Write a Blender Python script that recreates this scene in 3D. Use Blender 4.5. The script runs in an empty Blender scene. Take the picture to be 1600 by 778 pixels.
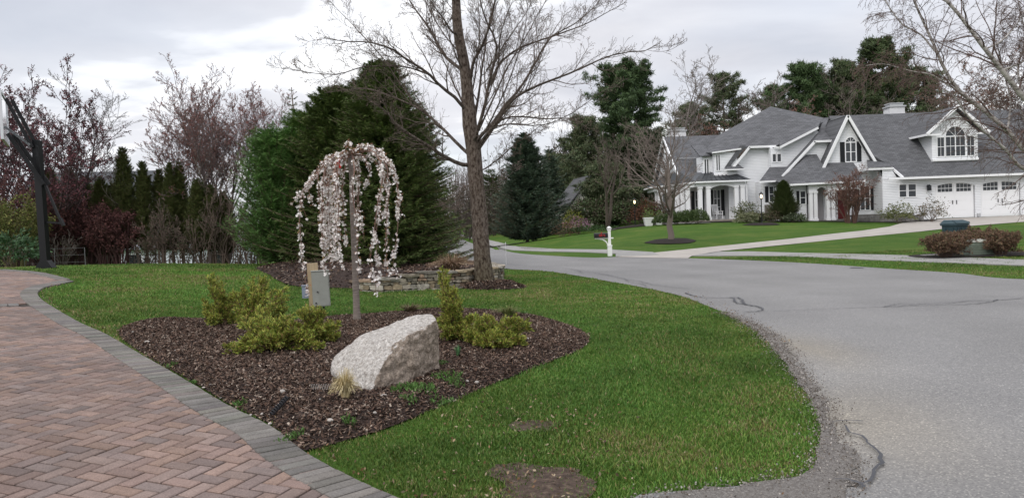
import bpy, bmesh, math, random
import numpy as np
from mathutils import Vector, Matrix
from mathutils.geometry import delaunay_2d_cdt
SC = bpy.context.scene
COL = SC.collection
R = math.radians
# ------------------------------------------------------------------ camera
FP, CAMH, PITCH, ROLL = 1200., 1.4, R(1.8), R(2.1)
cam = bpy.data.cameras.new('camera'); camo = bpy.data.objects.new('camera', cam); COL.objects.link(camo)
cam.sensor_width = 36; cam.lens = FP / 1600 * 36; cam.clip_start = .05; cam.clip_end = 2000
_r = Vector((math.cos(ROLL), -math.sin(ROLL) * math.sin(PITCH), -math.sin(ROLL) * math.cos(PITCH)))
_u = Vector((math.sin(ROLL), math.cos(ROLL) * math.sin(PITCH), math.cos(ROLL) * math.cos(PITCH)))
_b = Vector((0, -math.cos(PITCH), math.sin(PITCH)))
camo.matrix_world = Matrix(((_r.x, _u.x, _b.x, 0), (_r.y, _u.y, _b.y, 0), (_r.z, _u.z, _b.z, CAMH), (0, 0, 0, 1)))
SC.camera = camo
# ------------------------------------------------------------------ overcast sky and weak soft sun
SUN_EL, SUN_AZ = R(42), R(215)       # azimuth clockwise from +Y
w = bpy.data.worlds.new('World'); SC.world = w; w.use_nodes = True
nt = w.node_tree; N = nt.nodes; L = nt.links; N.clear()
def nd(t, **k):
    n = N.new(t)
    for a, v in k.items(): setattr(n, a, v)
    return n
out = nd('ShaderNodeOutputWorld'); bg = nd('ShaderNodeBackground'); bg.inputs[1].default_value = .132
sky = nd('ShaderNodeTexSky', sky_type='NISHITA', sun_disc=False, sun_elevation=SUN_EL, sun_rotation=SUN_AZ)
tc = nd('ShaderNodeTexCoord'); sep = nd('ShaderNodeSeparateXYZ'); L.new(tc.outputs['Generated'], sep.inputs[0])
# cloud deck: project the view direction on a flat layer overhead
zc = nd('ShaderNodeMath', operation='ADD'); L.new(sep.outputs[2], zc.inputs[0]); zc.inputs[1].default_value = .16
zm = nd('ShaderNodeMath', operation='MAXIMUM'); L.new(zc.outputs[0], zm.inputs[0]); zm.inputs[1].default_value = .05
dv = nd('ShaderNodeVectorMath', operation='DIVIDE'); cmb = nd('ShaderNodeCombineXYZ')
for i in range(3): L.new(zm.outputs[0], cmb.inputs[i])
L.new(tc.outputs['Generated'], dv.inputs[0]); L.new(cmb.outputs[0], dv.inputs[1])
mp = nd('ShaderNodeMapping'); mp.inputs['Location'].default_value = (3.1, 1.35, 0); mp.inputs['Scale'].default_value = (.75, .9, .0)
L.new(dv.outputs[0], mp.inputs[0])
n1 = nd('ShaderNodeTexNoise'); n1.inputs['Scale'].default_value = 1.25; n1.inputs['Detail'].default_value = 6; n1.inputs['Roughness'].default_value = .52
n1.inputs['Distortion'].default_value = .35; L.new(mp.outputs[0], n1.inputs['Vector'])
cr = nd('ShaderNodeValToRGB'); L.new(n1.outputs[0], cr.inputs[0])
e = cr.color_ramp.elements
e[0].position = .30; e[0].color = (4.5, 4.6, 5.05, 1); e[1].position = .70; e[1].color = (10.5, 10.5, 10.5, 1)
for p_, c_ in ((.45, (5.5, 5.55, 5.95, 1)), (.55, (6.2, 6.25, 6.6, 1)), (.60, (7.9, 7.9, 8.1, 1))):
    k_ = cr.color_ramp.elements.new(p_); k_.color = c_
# overcast brightening towards the zenith
mz = nd('ShaderNodeMapRange'); L.new(sep.outputs[2], mz.inputs[0])
mz.inputs[1].default_value = .30; mz.inputs[2].default_value = 1.; mz.inputs[3].default_value = 1.; mz.inputs[4].default_value = 2.1
ml = nd('ShaderNodeVectorMath', operation='SCALE'); L.new(cr.outputs[0], ml.inputs[0]); L.new(mz.outputs[0], ml.inputs['Scale'])
n2 = nd('ShaderNodeTexNoise'); n2.inputs['Scale'].default_value = 1.1; n2.inputs['Detail'].default_value = 3; L.new(mp.outputs[0], n2.inputs['Vector'])
mr = nd('ShaderNodeMapRange'); L.new(n2.outputs[0], mr.inputs[0]); mr.inputs[1].default_value = .3; mr.inputs[2].default_value = .62; mr.inputs[3].default_value = .78; mr.inputs[4].default_value = 1
mx = nd('ShaderNodeMixRGB'); L.new(mr.outputs[0], mx.inputs[0]); L.new(sky.outputs[0], mx.inputs[1]); L.new(ml.outputs[0], mx.inputs[2])
L.new(mx.outputs[0], bg.inputs[0]); L.new(bg.outputs[0], out.inputs[0])
sl = bpy.data.lights.new('sun', 'SUN'); sl.energy = 1.0; sl.angle = R(28); sl.color = (1, .96, .9)
so = bpy.data.objects.new('sun', sl); COL.objects.link(so)
so.rotation_euler = (R(90) - SUN_EL, 0, -SUN_AZ + math.pi)
SC.view_settings.view_transform = 'Standard'; SC.view_settings.look = 'None'; SC.view_settings.exposure = .13; SC.view_settings.gamma = 1
SC.render.engine = 'CYCLES'; SC.cycles.max_bounces = 5; SC.cycles.diffuse_bounces = 3; SC.cycles.transparent_max_bounces = 4
# ------------------------------------------------------------------ pixel -> world helpers (photo pixels, 1600x778)
def ray(x, y):
    u = (x - 800) / FP; v = (389 - y) / FP
    a = u * math.cos(ROLL) + v * math.sin(ROLL); b = -u * math.sin(ROLL) + v * math.cos(ROLL)
    return a, math.cos(PITCH) + b * math.sin(PITCH), -math.sin(PITCH) + b * math.cos(PITCH)
def P(x, y, D):
    a, b, c = ray(x, y); t = D / b
    return (a * t, D, CAMH + c * t)
# ------------------------------------------------------------------ terrain height: thin plate spline through surveyed points
CP = [(600,774,4.0),(359,638,5.6),(218,555,7.7),(92,487,10.6),(61,458,12.6),(117,441,14.5),(72,420,18),(0,422,18),
(250,413,25),(400,413,27),(190,510,9.6),(558,500,11),(760,450,16.3),(600,455,15.5),(440,440,18),
(1174,512,9.0),(1270,640,5.4),(1500,778,3.75),(1000,775,3.9),(1600,600,5.6),(1600,436,15.5),(1382,420,19.5),
(1080,403,28),(953,400,31),(850,400,30.5),(771,391,36),(722,372,75),(744,371,70),
(1600,407,20),(1520,402,21.5),(1237,397,28),(1118,394,33),(1020,396,32),
(1440,362,40),(1509,354,44),(1600,347,45),(1130,346,60),(1270,345,54.5),(1411,349,51),(1530,340,54),(1048,378,38),(880,370,52),(1000,352,60),
(950,348.5,75),(790,368,70),(880,352,95)]
RAW = [(0,0,0),(6,0,-.02),(-6,0,0.05),(3,-8,0),(-8,-8,0),(12,-8,0),(25,5,0),(-25,10,.8),(-16,34,-.2),(-30,30,-.2),(-14,48,-1.0),(-45,48,-1),(0,40,-.2),(-3,24,.15),(3,60,.1),(-10,75,0),(60,70,1.5),(40,110,2.0),(0,140,2.5),(15,90,1.5),(-60,110,-.5),(60,20,.2),(-60,0,1),(60,-20,0),(-50,-20,.5),(90,120,3),(-100,160,0),(60,200,5),(0,220,4),(-40,25,.3),(40,30,.3)]
_pts = np.array([P(*c) for c in CP] + RAW, float)
def _U(r2): return np.where(r2 > 0, .5 * r2 * np.log(r2 + 1e-12), 0)
def _fit(lam=.5):
    n = len(_pts); X = _pts[:, :2]
    A = np.zeros((n + 3, n + 3)); A[:n, :n] = _U(((X[:, None] - X[None]) ** 2).sum(-1)) + lam * np.eye(n)
    A[:n, n] = 1; A[:n, n+1:] = X; A[n, :n] = 1; A[n+1:, :n] = X.T
    return np.linalg.solve(A, np.r_[_pts[:, 2], 0, 0, 0])
_W = _fit()
def TZ(x, y):
    x = np.asarray(x, float); y = np.asarray(y, float); s = x.shape; x = x.ravel(); y = y.ravel(); o = np.empty(len(x))
    for i in range(0, len(x), 20000):
        q = np.stack([x[i:i+20000], y[i:i+20000]], 1)
        o[i:i+20000] = _U(((q[:, None] - _pts[None, :, :2]) ** 2).sum(-1)) @ _W[:-3] + _W[-3] + q @ _W[-2:]
    return o.reshape(s)
def tz(x, y): return float(TZ([x], [y])[0])
_DD = np.concatenate([np.arange(1.5, 60, .1), np.arange(60, 320, .5)])
def g(x, y):
    a, b, c = ray(x, y); Z = CAMH + c * _DD / b; d = Z - TZ(a * _DD / b, _DD); i = int(np.argmax(d < 0))
    t = d[i-1] / (d[i-1] - d[i]); D = _DD[i-1] + t * (_DD[i] - _DD[i-1]); return (a * D / b, D)
def G3(x, y):
    a, b = g(x, y); return (a, b, tz(a, b))
def onpx(px, D):                     # ground point seen in column px at depth D
    a, b, c = ray(px, 370); x = a * D / b; return (x, D, tz(x, D))
# ------------------------------------------------------------------ mesh building
class Geo:
    def __init__(s): s.v = []; s.f = []; s.c = []; s.n = 0
    def add(s, V, F, tint=None):
        V = np.asarray(V, float).reshape(-1, 3); F = np.asarray(F, int)
        s.v.append(V); s.f.append(F + s.n); s.n += len(V)
        if tint is None: tint = (1, 1, 1)
        T = np.asarray(tint, float); T = np.broadcast_to(T, (len(V), 3)) if T.ndim == 1 else T
        s.c.append(T)
    def poly(s, V, tint=None): s.add(V, [list(range(len(V)))], tint)
    def box(s, x0, x1, y0, y1, z0, z1, tint=None):
        V = [(x, y, z) for x in (x0, x1) for y in (y0, y1) for z in (z0, z1)]
        s.add(V, [(0,1,3,2),(4,6,7,5),(0,4,5,1),(2,3,7,6),(0,2,6,4),(1,5,7,3)], tint)
    def slab(s, pts, off, tint=None):  # polygon extruded by vector off
        n = len(pts); A = np.asarray(pts, float); B = A + np.asarray(off, float)
        s.add(np.r_[A, B], [list(range(n))], tint); base = s.n - 2 * n
        s.f.append(np.array([[n + n - 1 - i for i in range(n)]]) + base)
        s.f.append(np.array([[i, n + i, n + (i + 1) % n, (i + 1) % n] for i in range(n)]) + base)
    def bar(s, a, b, w, h=None, tint=None, up=(0, 0, 1)):
        h = h or w; a = np.array(a, float); b = np.array(b, float); d = b - a; d /= np.linalg.norm(d)
        u = np.array(up, float)
        if abs(d @ u) > .98: u = np.array((0, 1., 0))
        r_ = np.cross(d, u); r_ /= np.linalg.norm(r_); u = np.cross(r_, d)
        V = [p + r_ * sx * w / 2 + u * sz * h / 2 for p in (a, b) for sx, sz in ((-1,-1),(1,-1),(1,1),(-1,1))]
        s.add(V, [(3,2,1,0),(4,5,6,7),(0,1,5,4),(1,2,6,5),(2,3,7,6),(3,0,4,7)], tint)
    def tubes(s, paths, radii, k=5, tint=None):    # paths (B,N,3), radii (B,N)
        Pt = np.asarray(paths, float); Rd = np.asarray(radii, float); B, n, _ = Pt.shape
        if B == 0: return
        T = np.gradient(Pt, axis=1); T /= np.linalg.norm(T, axis=2, keepdims=True) + 1e-9
        ref = np.where(np.abs(T[:, :1, 2:3]) > .9, np.array([[[1., 0, 0]]]), np.array([[[0, 0, 1.]]]))
        ref = np.broadcast_to(ref, T.shape)
        A = np.cross(T, ref); A /= np.linalg.norm(A, axis=2, keepdims=True) + 1e-9; Bn = np.cross(T, A)
        th = np.arange(k) * 2 * np.pi / k
        V = Pt[:, :, None] + Rd[:, :, None, None] * (A[:, :, None] * np.cos(th)[None, None, :, None] + Bn[:, :, None] * np.sin(th)[None, None, :, None])
        idx = np.arange(B * n * k).reshape(B, n, k)
        a = idx[:, :-1, :]; b = idx[:, 1:, :]; a2 = np.roll(a, -1, 2); b2 = np.roll(b, -1, 2)
        F = np.stack([a, a2, b2, b], -1).reshape(-1, 4)
        tt = None
        if tint is not None:
            tt = np.asarray(tint, float)
            if tt.ndim == 2: tt = np.repeat(tt, n * k, 0)
        s.add(V.reshape(-1, 3), F, tt)
    def lathe(s, prof, cx, cy, k=16, tint=None, squash=(1, 1)):  # prof [(r,z)...]
        pr = np.array(prof, float); n = len(pr); th = np.arange(k) * 2 * np.pi / k
        V = np.stack([cx + pr[:, None, 0] * np.cos(th) * squash[0], cy + pr[:, None, 0] * np.sin(th) * squash[1], np.repeat(pr[:, 1:2], k, 1)], -1).reshape(-1, 3)
        i = np.arange(n - 1)[:, None] * k; j = np.arange(k)[None]; j2 = (j + 1) % k
        s.add(V, np.stack([i + j, i + j2, i + k + j2, i + k + j], -1).reshape(-1, 4), tint)
        b = s.n - len(V); s.f.append(np.array([[b + x for x in range(k)][::-1]])); s.f.append(np.array([[b + (n - 1) * k + x for x in range(k)]]))
    def build(s, name, mat, parent=None, smooth=False, loc=None):
        V = np.concatenate(s.v); C = np.concatenate(s.c)
        org = np.array(loc if loc is not None else (0, 0, 0), float); V = V - org
        me = bpy.data.meshes.new(name); me.vertices.add(len(V)); me.vertices.foreach_set('co', V.ravel())
        loops = np.concatenate([f.ravel() for f in s.f]); cnt = np.concatenate([np.full(len(f), f.shape[1]) for f in s.f])
        me.loops.add(len(loops)); me.loops.foreach_set('vertex_index', loops)
        me.polygons.add(len(cnt)); me.polygons.foreach_set('loop_start', np.r_[0, np.cumsum(cnt)[:-1]]); me.polygons.foreach_set('loop_total', cnt)
        me.polygons.foreach_set('use_smooth', np.full(len(cnt), bool(smooth)))
        ca = me.color_attributes.new('tint', 'FLOAT_COLOR', 'POINT'); ca.data.foreach_set('color', np.c_[C, np.ones(len(C))].ravel())
        me.update(calc_edges=True); me.validate()
        me.materials.append(mat)
        o = bpy.data.objects.new(name, me); COL.objects.link(o)
        if parent is not None: o.parent = parent
        if loc is not None and parent is None: o.location = org
        return o
def tag(o, label=None, cat=None, group=None, kind=None):
    if label: o['label'] = label
    if cat: o['category'] = cat
    if group: o['group'] = group
    if kind: o['kind'] = kind
    return o
def thing(name, label, cat, loc=(0, 0, 0), group=None):
    o = bpy.data.objects.new(name, None); COL.objects.link(o); o.location = loc; o.empty_display_size = .1
    return tag(o, label, cat, group)
def copy_thing(r_, loc, rz=0, sc=1, label=None):
    c = r_.copy(); COL.objects.link(c); c.location = loc; c.rotation_euler = (0, 0, rz)
    c.scale = (sc, sc, sc) if not isinstance(sc, tuple) else sc
    if label: c['label'] = label
    for ch in list(r_.children):
        d = ch.copy(); COL.objects.link(d); d.parent = c
        for g_ in list(ch.children):
            h_ = g_.copy(); COL.objects.link(h_); h_.parent = d
    return c
# ------------------------------------------------------------------ materials
def mat(name, col=(.5, .5, .5), rough=.8, noise=None, bump=None, tint=False, spec=.3, metal=0, cols=None, emit=None, sub=None, wood=None):
    """noise=(scale, amount), cols=list of (pos,color) ramp over noise, bump=(scale,dist)"""
    m = bpy.data.materials.new(name); m.use_nodes = True; t = m.node_tree; n = t.nodes; l = t.links; n.clear()
    o = n.new('ShaderNodeOutputMaterial'); b = n.new('ShaderNodeBsdfPrincipled'); l.new(b.outputs[0], o.inputs[0])
    b.inputs['Roughness'].default_value = rough; b.inputs['Specular IOR Level'].default_value = spec; b.inputs['Metallic'].default_value = metal
    tc_ = n.new('ShaderNodeTexCoord'); cur = None
    rgb = n.new('ShaderNodeRGB'); rgb.outputs[0].default_value = (*col, 1); cur = rgb.outputs[0]
    def N_(scale, det=5, rg=.6, sc3=None):
        x = n.new('ShaderNodeTexNoise'); x.inputs['Scale'].default_value = scale; x.inputs['Detail'].default_value = det; x.inputs['Roughness'].default_value = rg
        if sc3:
            mp_ = n.new('ShaderNodeMapping'); mp_.inputs['Scale'].default_value = sc3; l.new(tc_.outputs['Object'], mp_.inputs[0]); l.new(mp_.outputs[0], x.inputs['Vector'])
        else: l.new(tc_.outputs['Object'], x.inputs['Vector'])
        return x.outputs[0]
    def mul(a, b_):
        x = n.new('ShaderNodeMixRGB'); x.blend_type = 'MULTIPLY'; x.inputs[0].default_value = 1; l.new(a, x.inputs[1]); l.new(b_, x.inputs[2]); return x.outputs[0]
    if cols:
        rp = n.new('ShaderNodeValToRGB'); l.new(N_(noise[0], 6, .65, wood), rp.inputs[0]); els = rp.color_ramp.elements
        for i, (p_, c_) in enumerate(cols):
            el = els[i] if i < 2 else els.new(p_)
            el.position = p_; el.color = (*c_, 1)
        cur = rp.outputs[0]
    elif noise:
        for k, (sc_, am) in enumerate(noise if isinstance(noise, list) else [noise]):
            r_ = n.new('ShaderNodeMapRange'); l.new(N_(sc_, 5, .6, wood), r_.inputs[0])
            r_.inputs[1].default_value = .25; r_.inputs[2].default_value = .75; r_.inputs[3].default_value = 1 - am; r_.inputs[4].default_value = 1 + am
            c_ = n.new('ShaderNodeCombineXYZ')
            for i in range(3): l.new(r_.outputs[0], c_.inputs[i])
            cur = mul(cur, c_.outputs[0])
    if tint:
        a_ = n.new('ShaderNodeVertexColor'); a_.layer_name = 'tint'; cur = mul(cur, a_.outputs[0])
    l.new(cur, b.inputs['Base Color'])
    if bump:
        bs = bump if isinstance(bump, list) else [bump]; prev = None
        for sc_, ds in bs:
            bp = n.new('ShaderNodeBump'); bp.inputs['Distance'].default_value = ds; bp.inputs['Strength'].default_value = 1
            l.new(N_(sc_, 6, .6, wood), bp.inputs['Height'])
            if prev: l.new(prev, bp.inputs['Normal'])
            prev = bp.outputs[0]
        l.new(prev, b.inputs['Normal'])
    if emit: b.inputs['Emission Color'].default_value = (*emit[0], 1); b.inputs['Emission Strength'].default_value = emit[1]
    if sub: b.inputs['Subsurface Weight'].default_value = sub
    return m
def inpoly(x, y, poly):
    x = np.asarray(x); y = np.asarray(y); c = np.zeros(x.shape, bool); p = np.asarray(poly, float); n = len(p); j = n - 1
    for i in range(n):
        xi, yi = p[i, :2]; xj, yj = p[j, :2]
        if yi != yj:
            k = ((yi > y) != (yj > y)) & (x < (xj - xi) * (y - yi) / (yj - yi) + xi); c ^= k
        j = i
    return c
def smooth_line(pts, step, closed=False):       # Catmull-Rom resample
    p = [np.array(q[:2], float) for q in pts]; n = len(p); o = []
    rng_ = range(n if closed else n - 1)
    for i in rng_:
        p1, p2 = p[i], p[(i+1) % n]
        p0 = p[(i-1) % n] if (closed or i > 0) else 2 * p1 - p2
        p3 = p[(i+2) % n] if (closed or i + 2 < n) else 2 * p2 - p1
        m_ = max(1, int(np.linalg.norm(p2 - p1) / step)); t01 = max(np.linalg.norm(p1-p0), 1e-3) ** .5; t12 = max(np.linalg.norm(p2-p1), 1e-3) ** .5; t23 = max(np.linalg.norm(p3-p2), 1e-3) ** .5
        m1 = (p2 - p1) + t12 * ((p1 - p0) / t01 - (p2 - p0) / (t01 + t12)); m2 = (p2 - p1) + t12 * ((p3 - p2) / t23 - (p3 - p1) / (t12 + t23))
        for k in range(m_):
            t = k / m_; o.append((2*t**3-3*t*t+1)*p1 + (t**3-2*t*t+t)*m1 + (-2*t**3+3*t*t)*p2 + (t**3-t*t)*m2)
    if not closed: o.append(p[-1])
    return np.array(o)
def sheet(name, poly, off, matl, res=.5, thick=0., height=None, jit=0, seed=1, tint=None):
    """draped polygon sheet: boundary + interior grid, triangulated"""
    poly = np.asarray(poly, float)[:, :2]; rs = np.random.RandomState(seed)
    if jit: poly = poly + rs.normal(0, jit, poly.shape)
    x0, y0 = poly.min(0); x1, y1 = poly.max(0)
    gx, gy = np.meshgrid(np.arange(x0, x1, res), np.arange(y0, y1, res)); gx = gx.ravel() + rs.uniform(-.2, .2, gx.size) * res; gy = gy.ravel() + rs.uniform(-.2, .2, gy.size) * res
    k = inpoly(gx, gy, poly); gx = gx[k]; gy = gy[k]
    vs = [Vector((a, b)) for a, b in poly] + [Vector((a, b)) for a, b in zip(gx, gy)]; n = len(poly)
    v2, _, f2, *_r2 = delaunay_2d_cdt(vs, [(i, (i+1) % n) for i in range(n)], [list(range(n))], 1, 1e-5)
    A = np.array([(v[0], v[1]) for v in v2]); F = np.array([f for f in f2 if len(f) == 3])
    cx = A[F].mean(1); F = F[inpoly(cx[:, 0], cx[:, 1], poly)]
    Z = TZ(A[:, 0], A[:, 1]) + off
    if height is not None: Z = Z + height(A[:, 0], A[:, 1], poly)
    G_ = Geo(); G_.add(np.c_[A, Z], F, tint)
    if thick:
        B = np.c_[poly, TZ(poly[:, 0], poly[:, 1]) + off]; Cc = B.copy(); Cc[:, 2] -= thick; m_ = len(B)
        G_.add(np.r_[B, Cc], [(i, (i+1) % m_, m_ + (i+1) % m_, m_ + i) for i in range(m_)])
    return G_.build(name, matl, smooth=(thick == 0))
def edge_dist(x, y, poly):
    p = np.asarray(poly, float)[:, :2]; q = np.roll(p, -1, 0); d = np.full(len(x), 1e9)
    for a, b in zip(p, q):
        ab = b - a; L2 = ab @ ab + 1e-12; t = np.clip(((x - a[0]) * ab[0] + (y - a[1]) * ab[1]) / L2, 0, 1)
        d = np.minimum(d, np.hypot(x - a[0] - t * ab[0], y - a[1] - t * ab[1]))
    return d
def vnoise(x, y, s, seed=0):                   # smooth value noise 0..1
    x = np.asarray(x) / s + 137.3; y = np.asarray(y) / s + 91.7; xi = np.floor(x).astype(int); yi = np.floor(y).astype(int); fx = x - xi; fy = y - yi
    fx = fx*fx*(3-2*fx); fy = fy*fy*(3-2*fy)
    def h_(a, b):
        n_ = (a * 374761393 + b * 668265263 + seed * 974634777) & 0x7fffffff; n_ = ((n_ ^ (n_ >> 13)) * 1274126177) & 0x7fffffff
        return ((n_ ^ (n_ >> 16)) & 0xffff) / 65535.
    return (h_(xi, yi)*(1-fx) + h_(xi+1, yi)*fx)*(1-fy) + (h_(xi, yi+1)*(1-fx) + h_(xi+1, yi+1)*fx)*fy
# ================================================================== GROUND
def pxline(L_): return [g(*q) for q in L_]
# driveway outer edge (photo pixels), nearest first
DW_OUT = pxline([(600,774),(478,711),(427,672),(359,638),(291,597),(218,555),(165,524),(131,509),(92,487),(66,470),(60,459),(72,450.5),(92,446),(117,440.5)])
x_, y_ = DW_OUT[0]; near = [(2.2, 1.2), (1.1, 2.3), (0.1, 3.25)]
DW_LINE = smooth_line(near + DW_OUT, .12)
BACK = pxline([(97,434.5),(63,427),(24,423.5),(0,422.5)])
BACK_LINE = smooth_line([DW_OUT[-1]] + BACK + [(-16, 18.6), (-24, 18)], .15)
DRIVE = np.r_[DW_LINE, BACK_LINE[1:], [(-30, 17), (-30, -6), (3.5, -6), (3.2, 0)]]
BED = smooth_line(pxline([(612,752),(480,710),(427,668),(359,634),(291,593),(218,551),(186,520),(200,510),(260,503),(330,505),(430,508),(520,499),(600,494),(680,488),(780,491),(850,500),(905,517),(920,532),(905,548),(850,570),(760,606),(680,640),(600,672),(540,690),(500,704),(545,728),(590,750)])[1:-1], .12, closed=True)
bed_px = [(478,706),(427,667),(359,633),(291,592),(218,550),(186,520),(200,510),(260,503),(330,505),(430,508),(520,499),(600,494),(680,488),(780,491),(850,500),(905,517),(920,532),(905,548),(850,570),(760,606),(680,640),(600,672),(540,690),(505,700)]
BED = smooth_line(pxline(bed_px), .12, closed=True)
# road near edge (lawn / asphalt), from behind the wall round the corner to the camera side
RN = pxline([(700,402),(745,411),(780,419.5),(850,424),(900,431),(950,440),(1000,449),(1063,463),(1100,477),(1140,493),(1174,512),(1217,555),(1243,590),(1269,631),(1282,666),(1280,700),(1269,738),(1243,755),(1174,760),(1087,768),(1000,775)])
ROAD_NEAR = smooth_line(RN, .15)
RF = pxline([(1600,437),(1491,427),(1382,420),(1274,412.5),(1165,407),(1075,404),(1020,403),(962,401.8),(935,403),(871,400.5),(807,395.7),(773,390),(745,383),(730,377.5),(718,373)])
ROAD_FAR = smooth_line([(30, 10.5), (16, 13.3)] + RF, .3)
RLEFT = [g(697,374), g(692,381), g(690,390)]
ROAD = np.r_[ROAD_NEAR, [(0.2, 3.4), (1.3, 2.4), (2.4, 1.3), (3.4, 0), (3.6, -6), (40, -6), (40, 9)], ROAD_FAR, RLEFT]
SW1 = pxline([(1080,400.5),(1160,400.3),(1237,401.2),(1300,404),(1382,408),(1491,412),(1600,416)]) + [(17, 16.2), (30, 12.4), (30, 14.2), (18, 18.2)] + pxline([(1600,407),(1491,403),(1455,401.5),(1380,399),(1237,395.7),(1170,393.6),(1118,394)])
SW2 = pxline([(962,401.2),(962,397),(914,394.5),(850,393.5),(799,391.5),(773.5,385.2),(744,378.5),(724,371.5),(716,367.2),(722,366.6),(744,371),(775.6,378),(807.5,385.5),(871,390),(956,390.8),(1020,394.6),(1030,399)])
ND = pxline([(962,402),(1000,397),(1020,395.5),(1129,384.5),(1237,373.4),(1346,361),(1390,354.5),(1411,348.5),(1455,345)]) + [(29.6,53.95),(40,53.95),(41,50),(40,44)] + pxline([(1600,347),(1509,354),(1440,362),(1346,371),(1237,382),(1129,392.5),(1080,401),(1075,404.3),(1020,403.5)])
FIELD = []   # polygons without lawn
m_soil = mat('soil', cols=[(.3, (.035,.023,.017)), (.55, (.085,.058,.043)), (.75, (.19,.145,.105))], noise=(22, 0), rough=.95, bump=[(60, .012), (14, .02)])
def lawn_mat():
    m = bpy.data.materials.new('lawn'); m.use_nodes = True; t = m.node_tree; n = t.nodes; l = t.links; b = n['Principled BSDF']
    b.inputs['Roughness'].default_value = .9; b.inputs['Specular IOR Level'].default_value = .1
    tc_ = n.new('ShaderNodeTexCoord')
    def ns(s_, d_, r_=.6):
        x = n.new('ShaderNodeTexNoise'); x.inputs['Scale'].default_value = s_; x.inputs['Detail'].default_value = d_; x.inputs['Roughness'].default_value = r_; l.new(tc_.outputs['Object'], x.inputs['Vector']); return x
    a = ns(.45, 9, .72); rp = n.new('ShaderNodeValToRGB'); l.new(a.outputs[0], rp.inputs[0]); e_ = rp.color_ramp.elements
    e_[0].position = .3; e_[0].color = (.040, .095, .012, 1); e_[1].position = .72; e_[1].color = (.125, .155, .034, 1)
    k = e_.new(.5); k.color = (.062, .120, .017, 1)
    c = ns(28, 5, .7); r2 = n.new('ShaderNodeMapRange'); l.new(c.outputs[0], r2.inputs[0]); r2.inputs[1].default_value = .3; r2.inputs[2].default_value = .7; r2.inputs[3].default_value = .6; r2.inputs[4].default_value = 1.35
    mm = n.new('ShaderNodeVectorMath'); mm.operation = 'SCALE'; l.new(rp.outputs[0], mm.inputs[0]); l.new(r2.outputs[0], mm.inputs['Scale']); l.new(mm.outputs[0], b.inputs['Base Color'])
    bp = n.new('ShaderNodeBump'); bp.inputs['Distance'].default_value = .04; l.new(c.outputs[0], bp.inputs['Height']); l.new(bp.outputs[0], b.inputs['Normal'])
    return m
m_lawn = lawn_mat()
# base ground sheet to the horizon
xs = np.r_[-420, -300, -220, -160, -120, np.arange(-100, -24, 4), np.arange(-24, 20, .3), np.arange(20, 60, 1.2), np.arange(60, 120, 5), 140, 180, 240, 320, 450]
ys = np.r_[-60, -30, np.arange(-16, 2, 2), np.arange(2, 34, .3), np.arange(34, 70, .8), np.arange(70, 140, 4), np.arange(140, 240, 12), 260, 320, 400, 520, 700]
gx, gy = np.meshgrid(xs, ys); cx_ = np.clip(gx, -100, 100); cy_ = np.clip(gy, -40, 220)
gz = TZ(cx_, cy_)
G_ = Geo(); nx = len(xs); i_ = np.arange(len(ys) - 1)[:, None] * nx + np.arange(nx - 1)[None]
G_.add(np.stack([gx, gy, gz], -1).reshape(-1, 3), np.stack([i_, i_ + 1, i_ + nx + 1, i_ + nx], -1).reshape(-1, 4))
tag(G_.build('ground', m_lawn, smooth=True), 'green spring lawn on gently rolling ground', kind='structure')
# road
def asphalt():
    m = bpy.data.materials.new('asphalt'); m.use_nodes = True; t = m.node_tree; n = t.nodes; l = t.links; b = n['Principled BSDF']
    b.inputs['Roughness'].default_value = .85; b.inputs['Specular IOR Level'].default_value = .25
    tc_ = n.new('ShaderNodeTexCoord')
    vo = n.new('ShaderNodeTexVoronoi'); vo.inputs['Scale'].default_value = 105; l.new(tc_.outputs['Object'], vo.inputs['Vector'])
    rp = n.new('ShaderNodeValToRGB'); l.new(vo.outputs['Color'], rp.inputs[0]); e_ = rp.color_ramp.elements
    e_[0].position = .0; e_[0].color = (.15, .147, .145, 1); e_[1].position = 1; e_[1].color = (.42, .405, .375, 1)
    k = e_.new(.35); k.color = (.205, .20, .197, 1); k = e_.new(.75); k.color = (.245, .24, .232, 1)
    ns = n.new('ShaderNodeTexNoise'); ns.inputs['Scale'].default_value = .5; ns.inputs['Detail'].default_value = 5; l.new(tc_.outputs['Object'], ns.inputs['Vector'])
    r2 = n.new('ShaderNodeMapRange'); l.new(ns.outputs[0], r2.inputs[0]); r2.inputs[1].default_value = .3; r2.inputs[2].default_value = .7; r2.inputs[3].default_value = .9; r2.inputs[4].default_value = 1.1
    mm = n.new('ShaderNodeVectorMath'); mm.operation = 'SCALE'; l.new(rp.outputs[0], mm.inputs[0]); l.new(r2.outputs[0], mm.inputs['Scale'])
    at = n.new('ShaderNodeVertexColor'); at.layer_name = 'tint'; m2 = n.new('ShaderNodeMixRGB'); m2.blend_type = 'MULTIPLY'; m2.inputs[0].default_value = 1
    l.new(mm.outputs[0], m2.inputs[1]); l.new(at.outputs[0], m2.inputs[2]); l.new(m2.outputs[0], b.inputs['Base Color'])
    bp = n.new('ShaderNodeBump'); bp.inputs['Distance'].default_value = .004; l.new(vo.outputs['Distance'], bp.inputs['Height']); l.new(bp.outputs[0], b.inputs['Normal'])
    return m
m_asph = asphalt()
def dist_line(x, y, ln):
    d = np.full(len(x), 1e9)
    for a, b in zip(ln[:-1], ln[1:]):
        ab = b - a; t = np.clip(((x - a[0]) * ab[0] + (y - a[1]) * ab[1]) / (ab @ ab + 1e-12), 0, 1)
        d = np.minimum(d, np.hypot(x - a[0] - t * ab[0], y - a[1] - t * ab[1]))
    return d
o = sheet('road', ROAD, .012, m_asph, res=.3)
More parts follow.
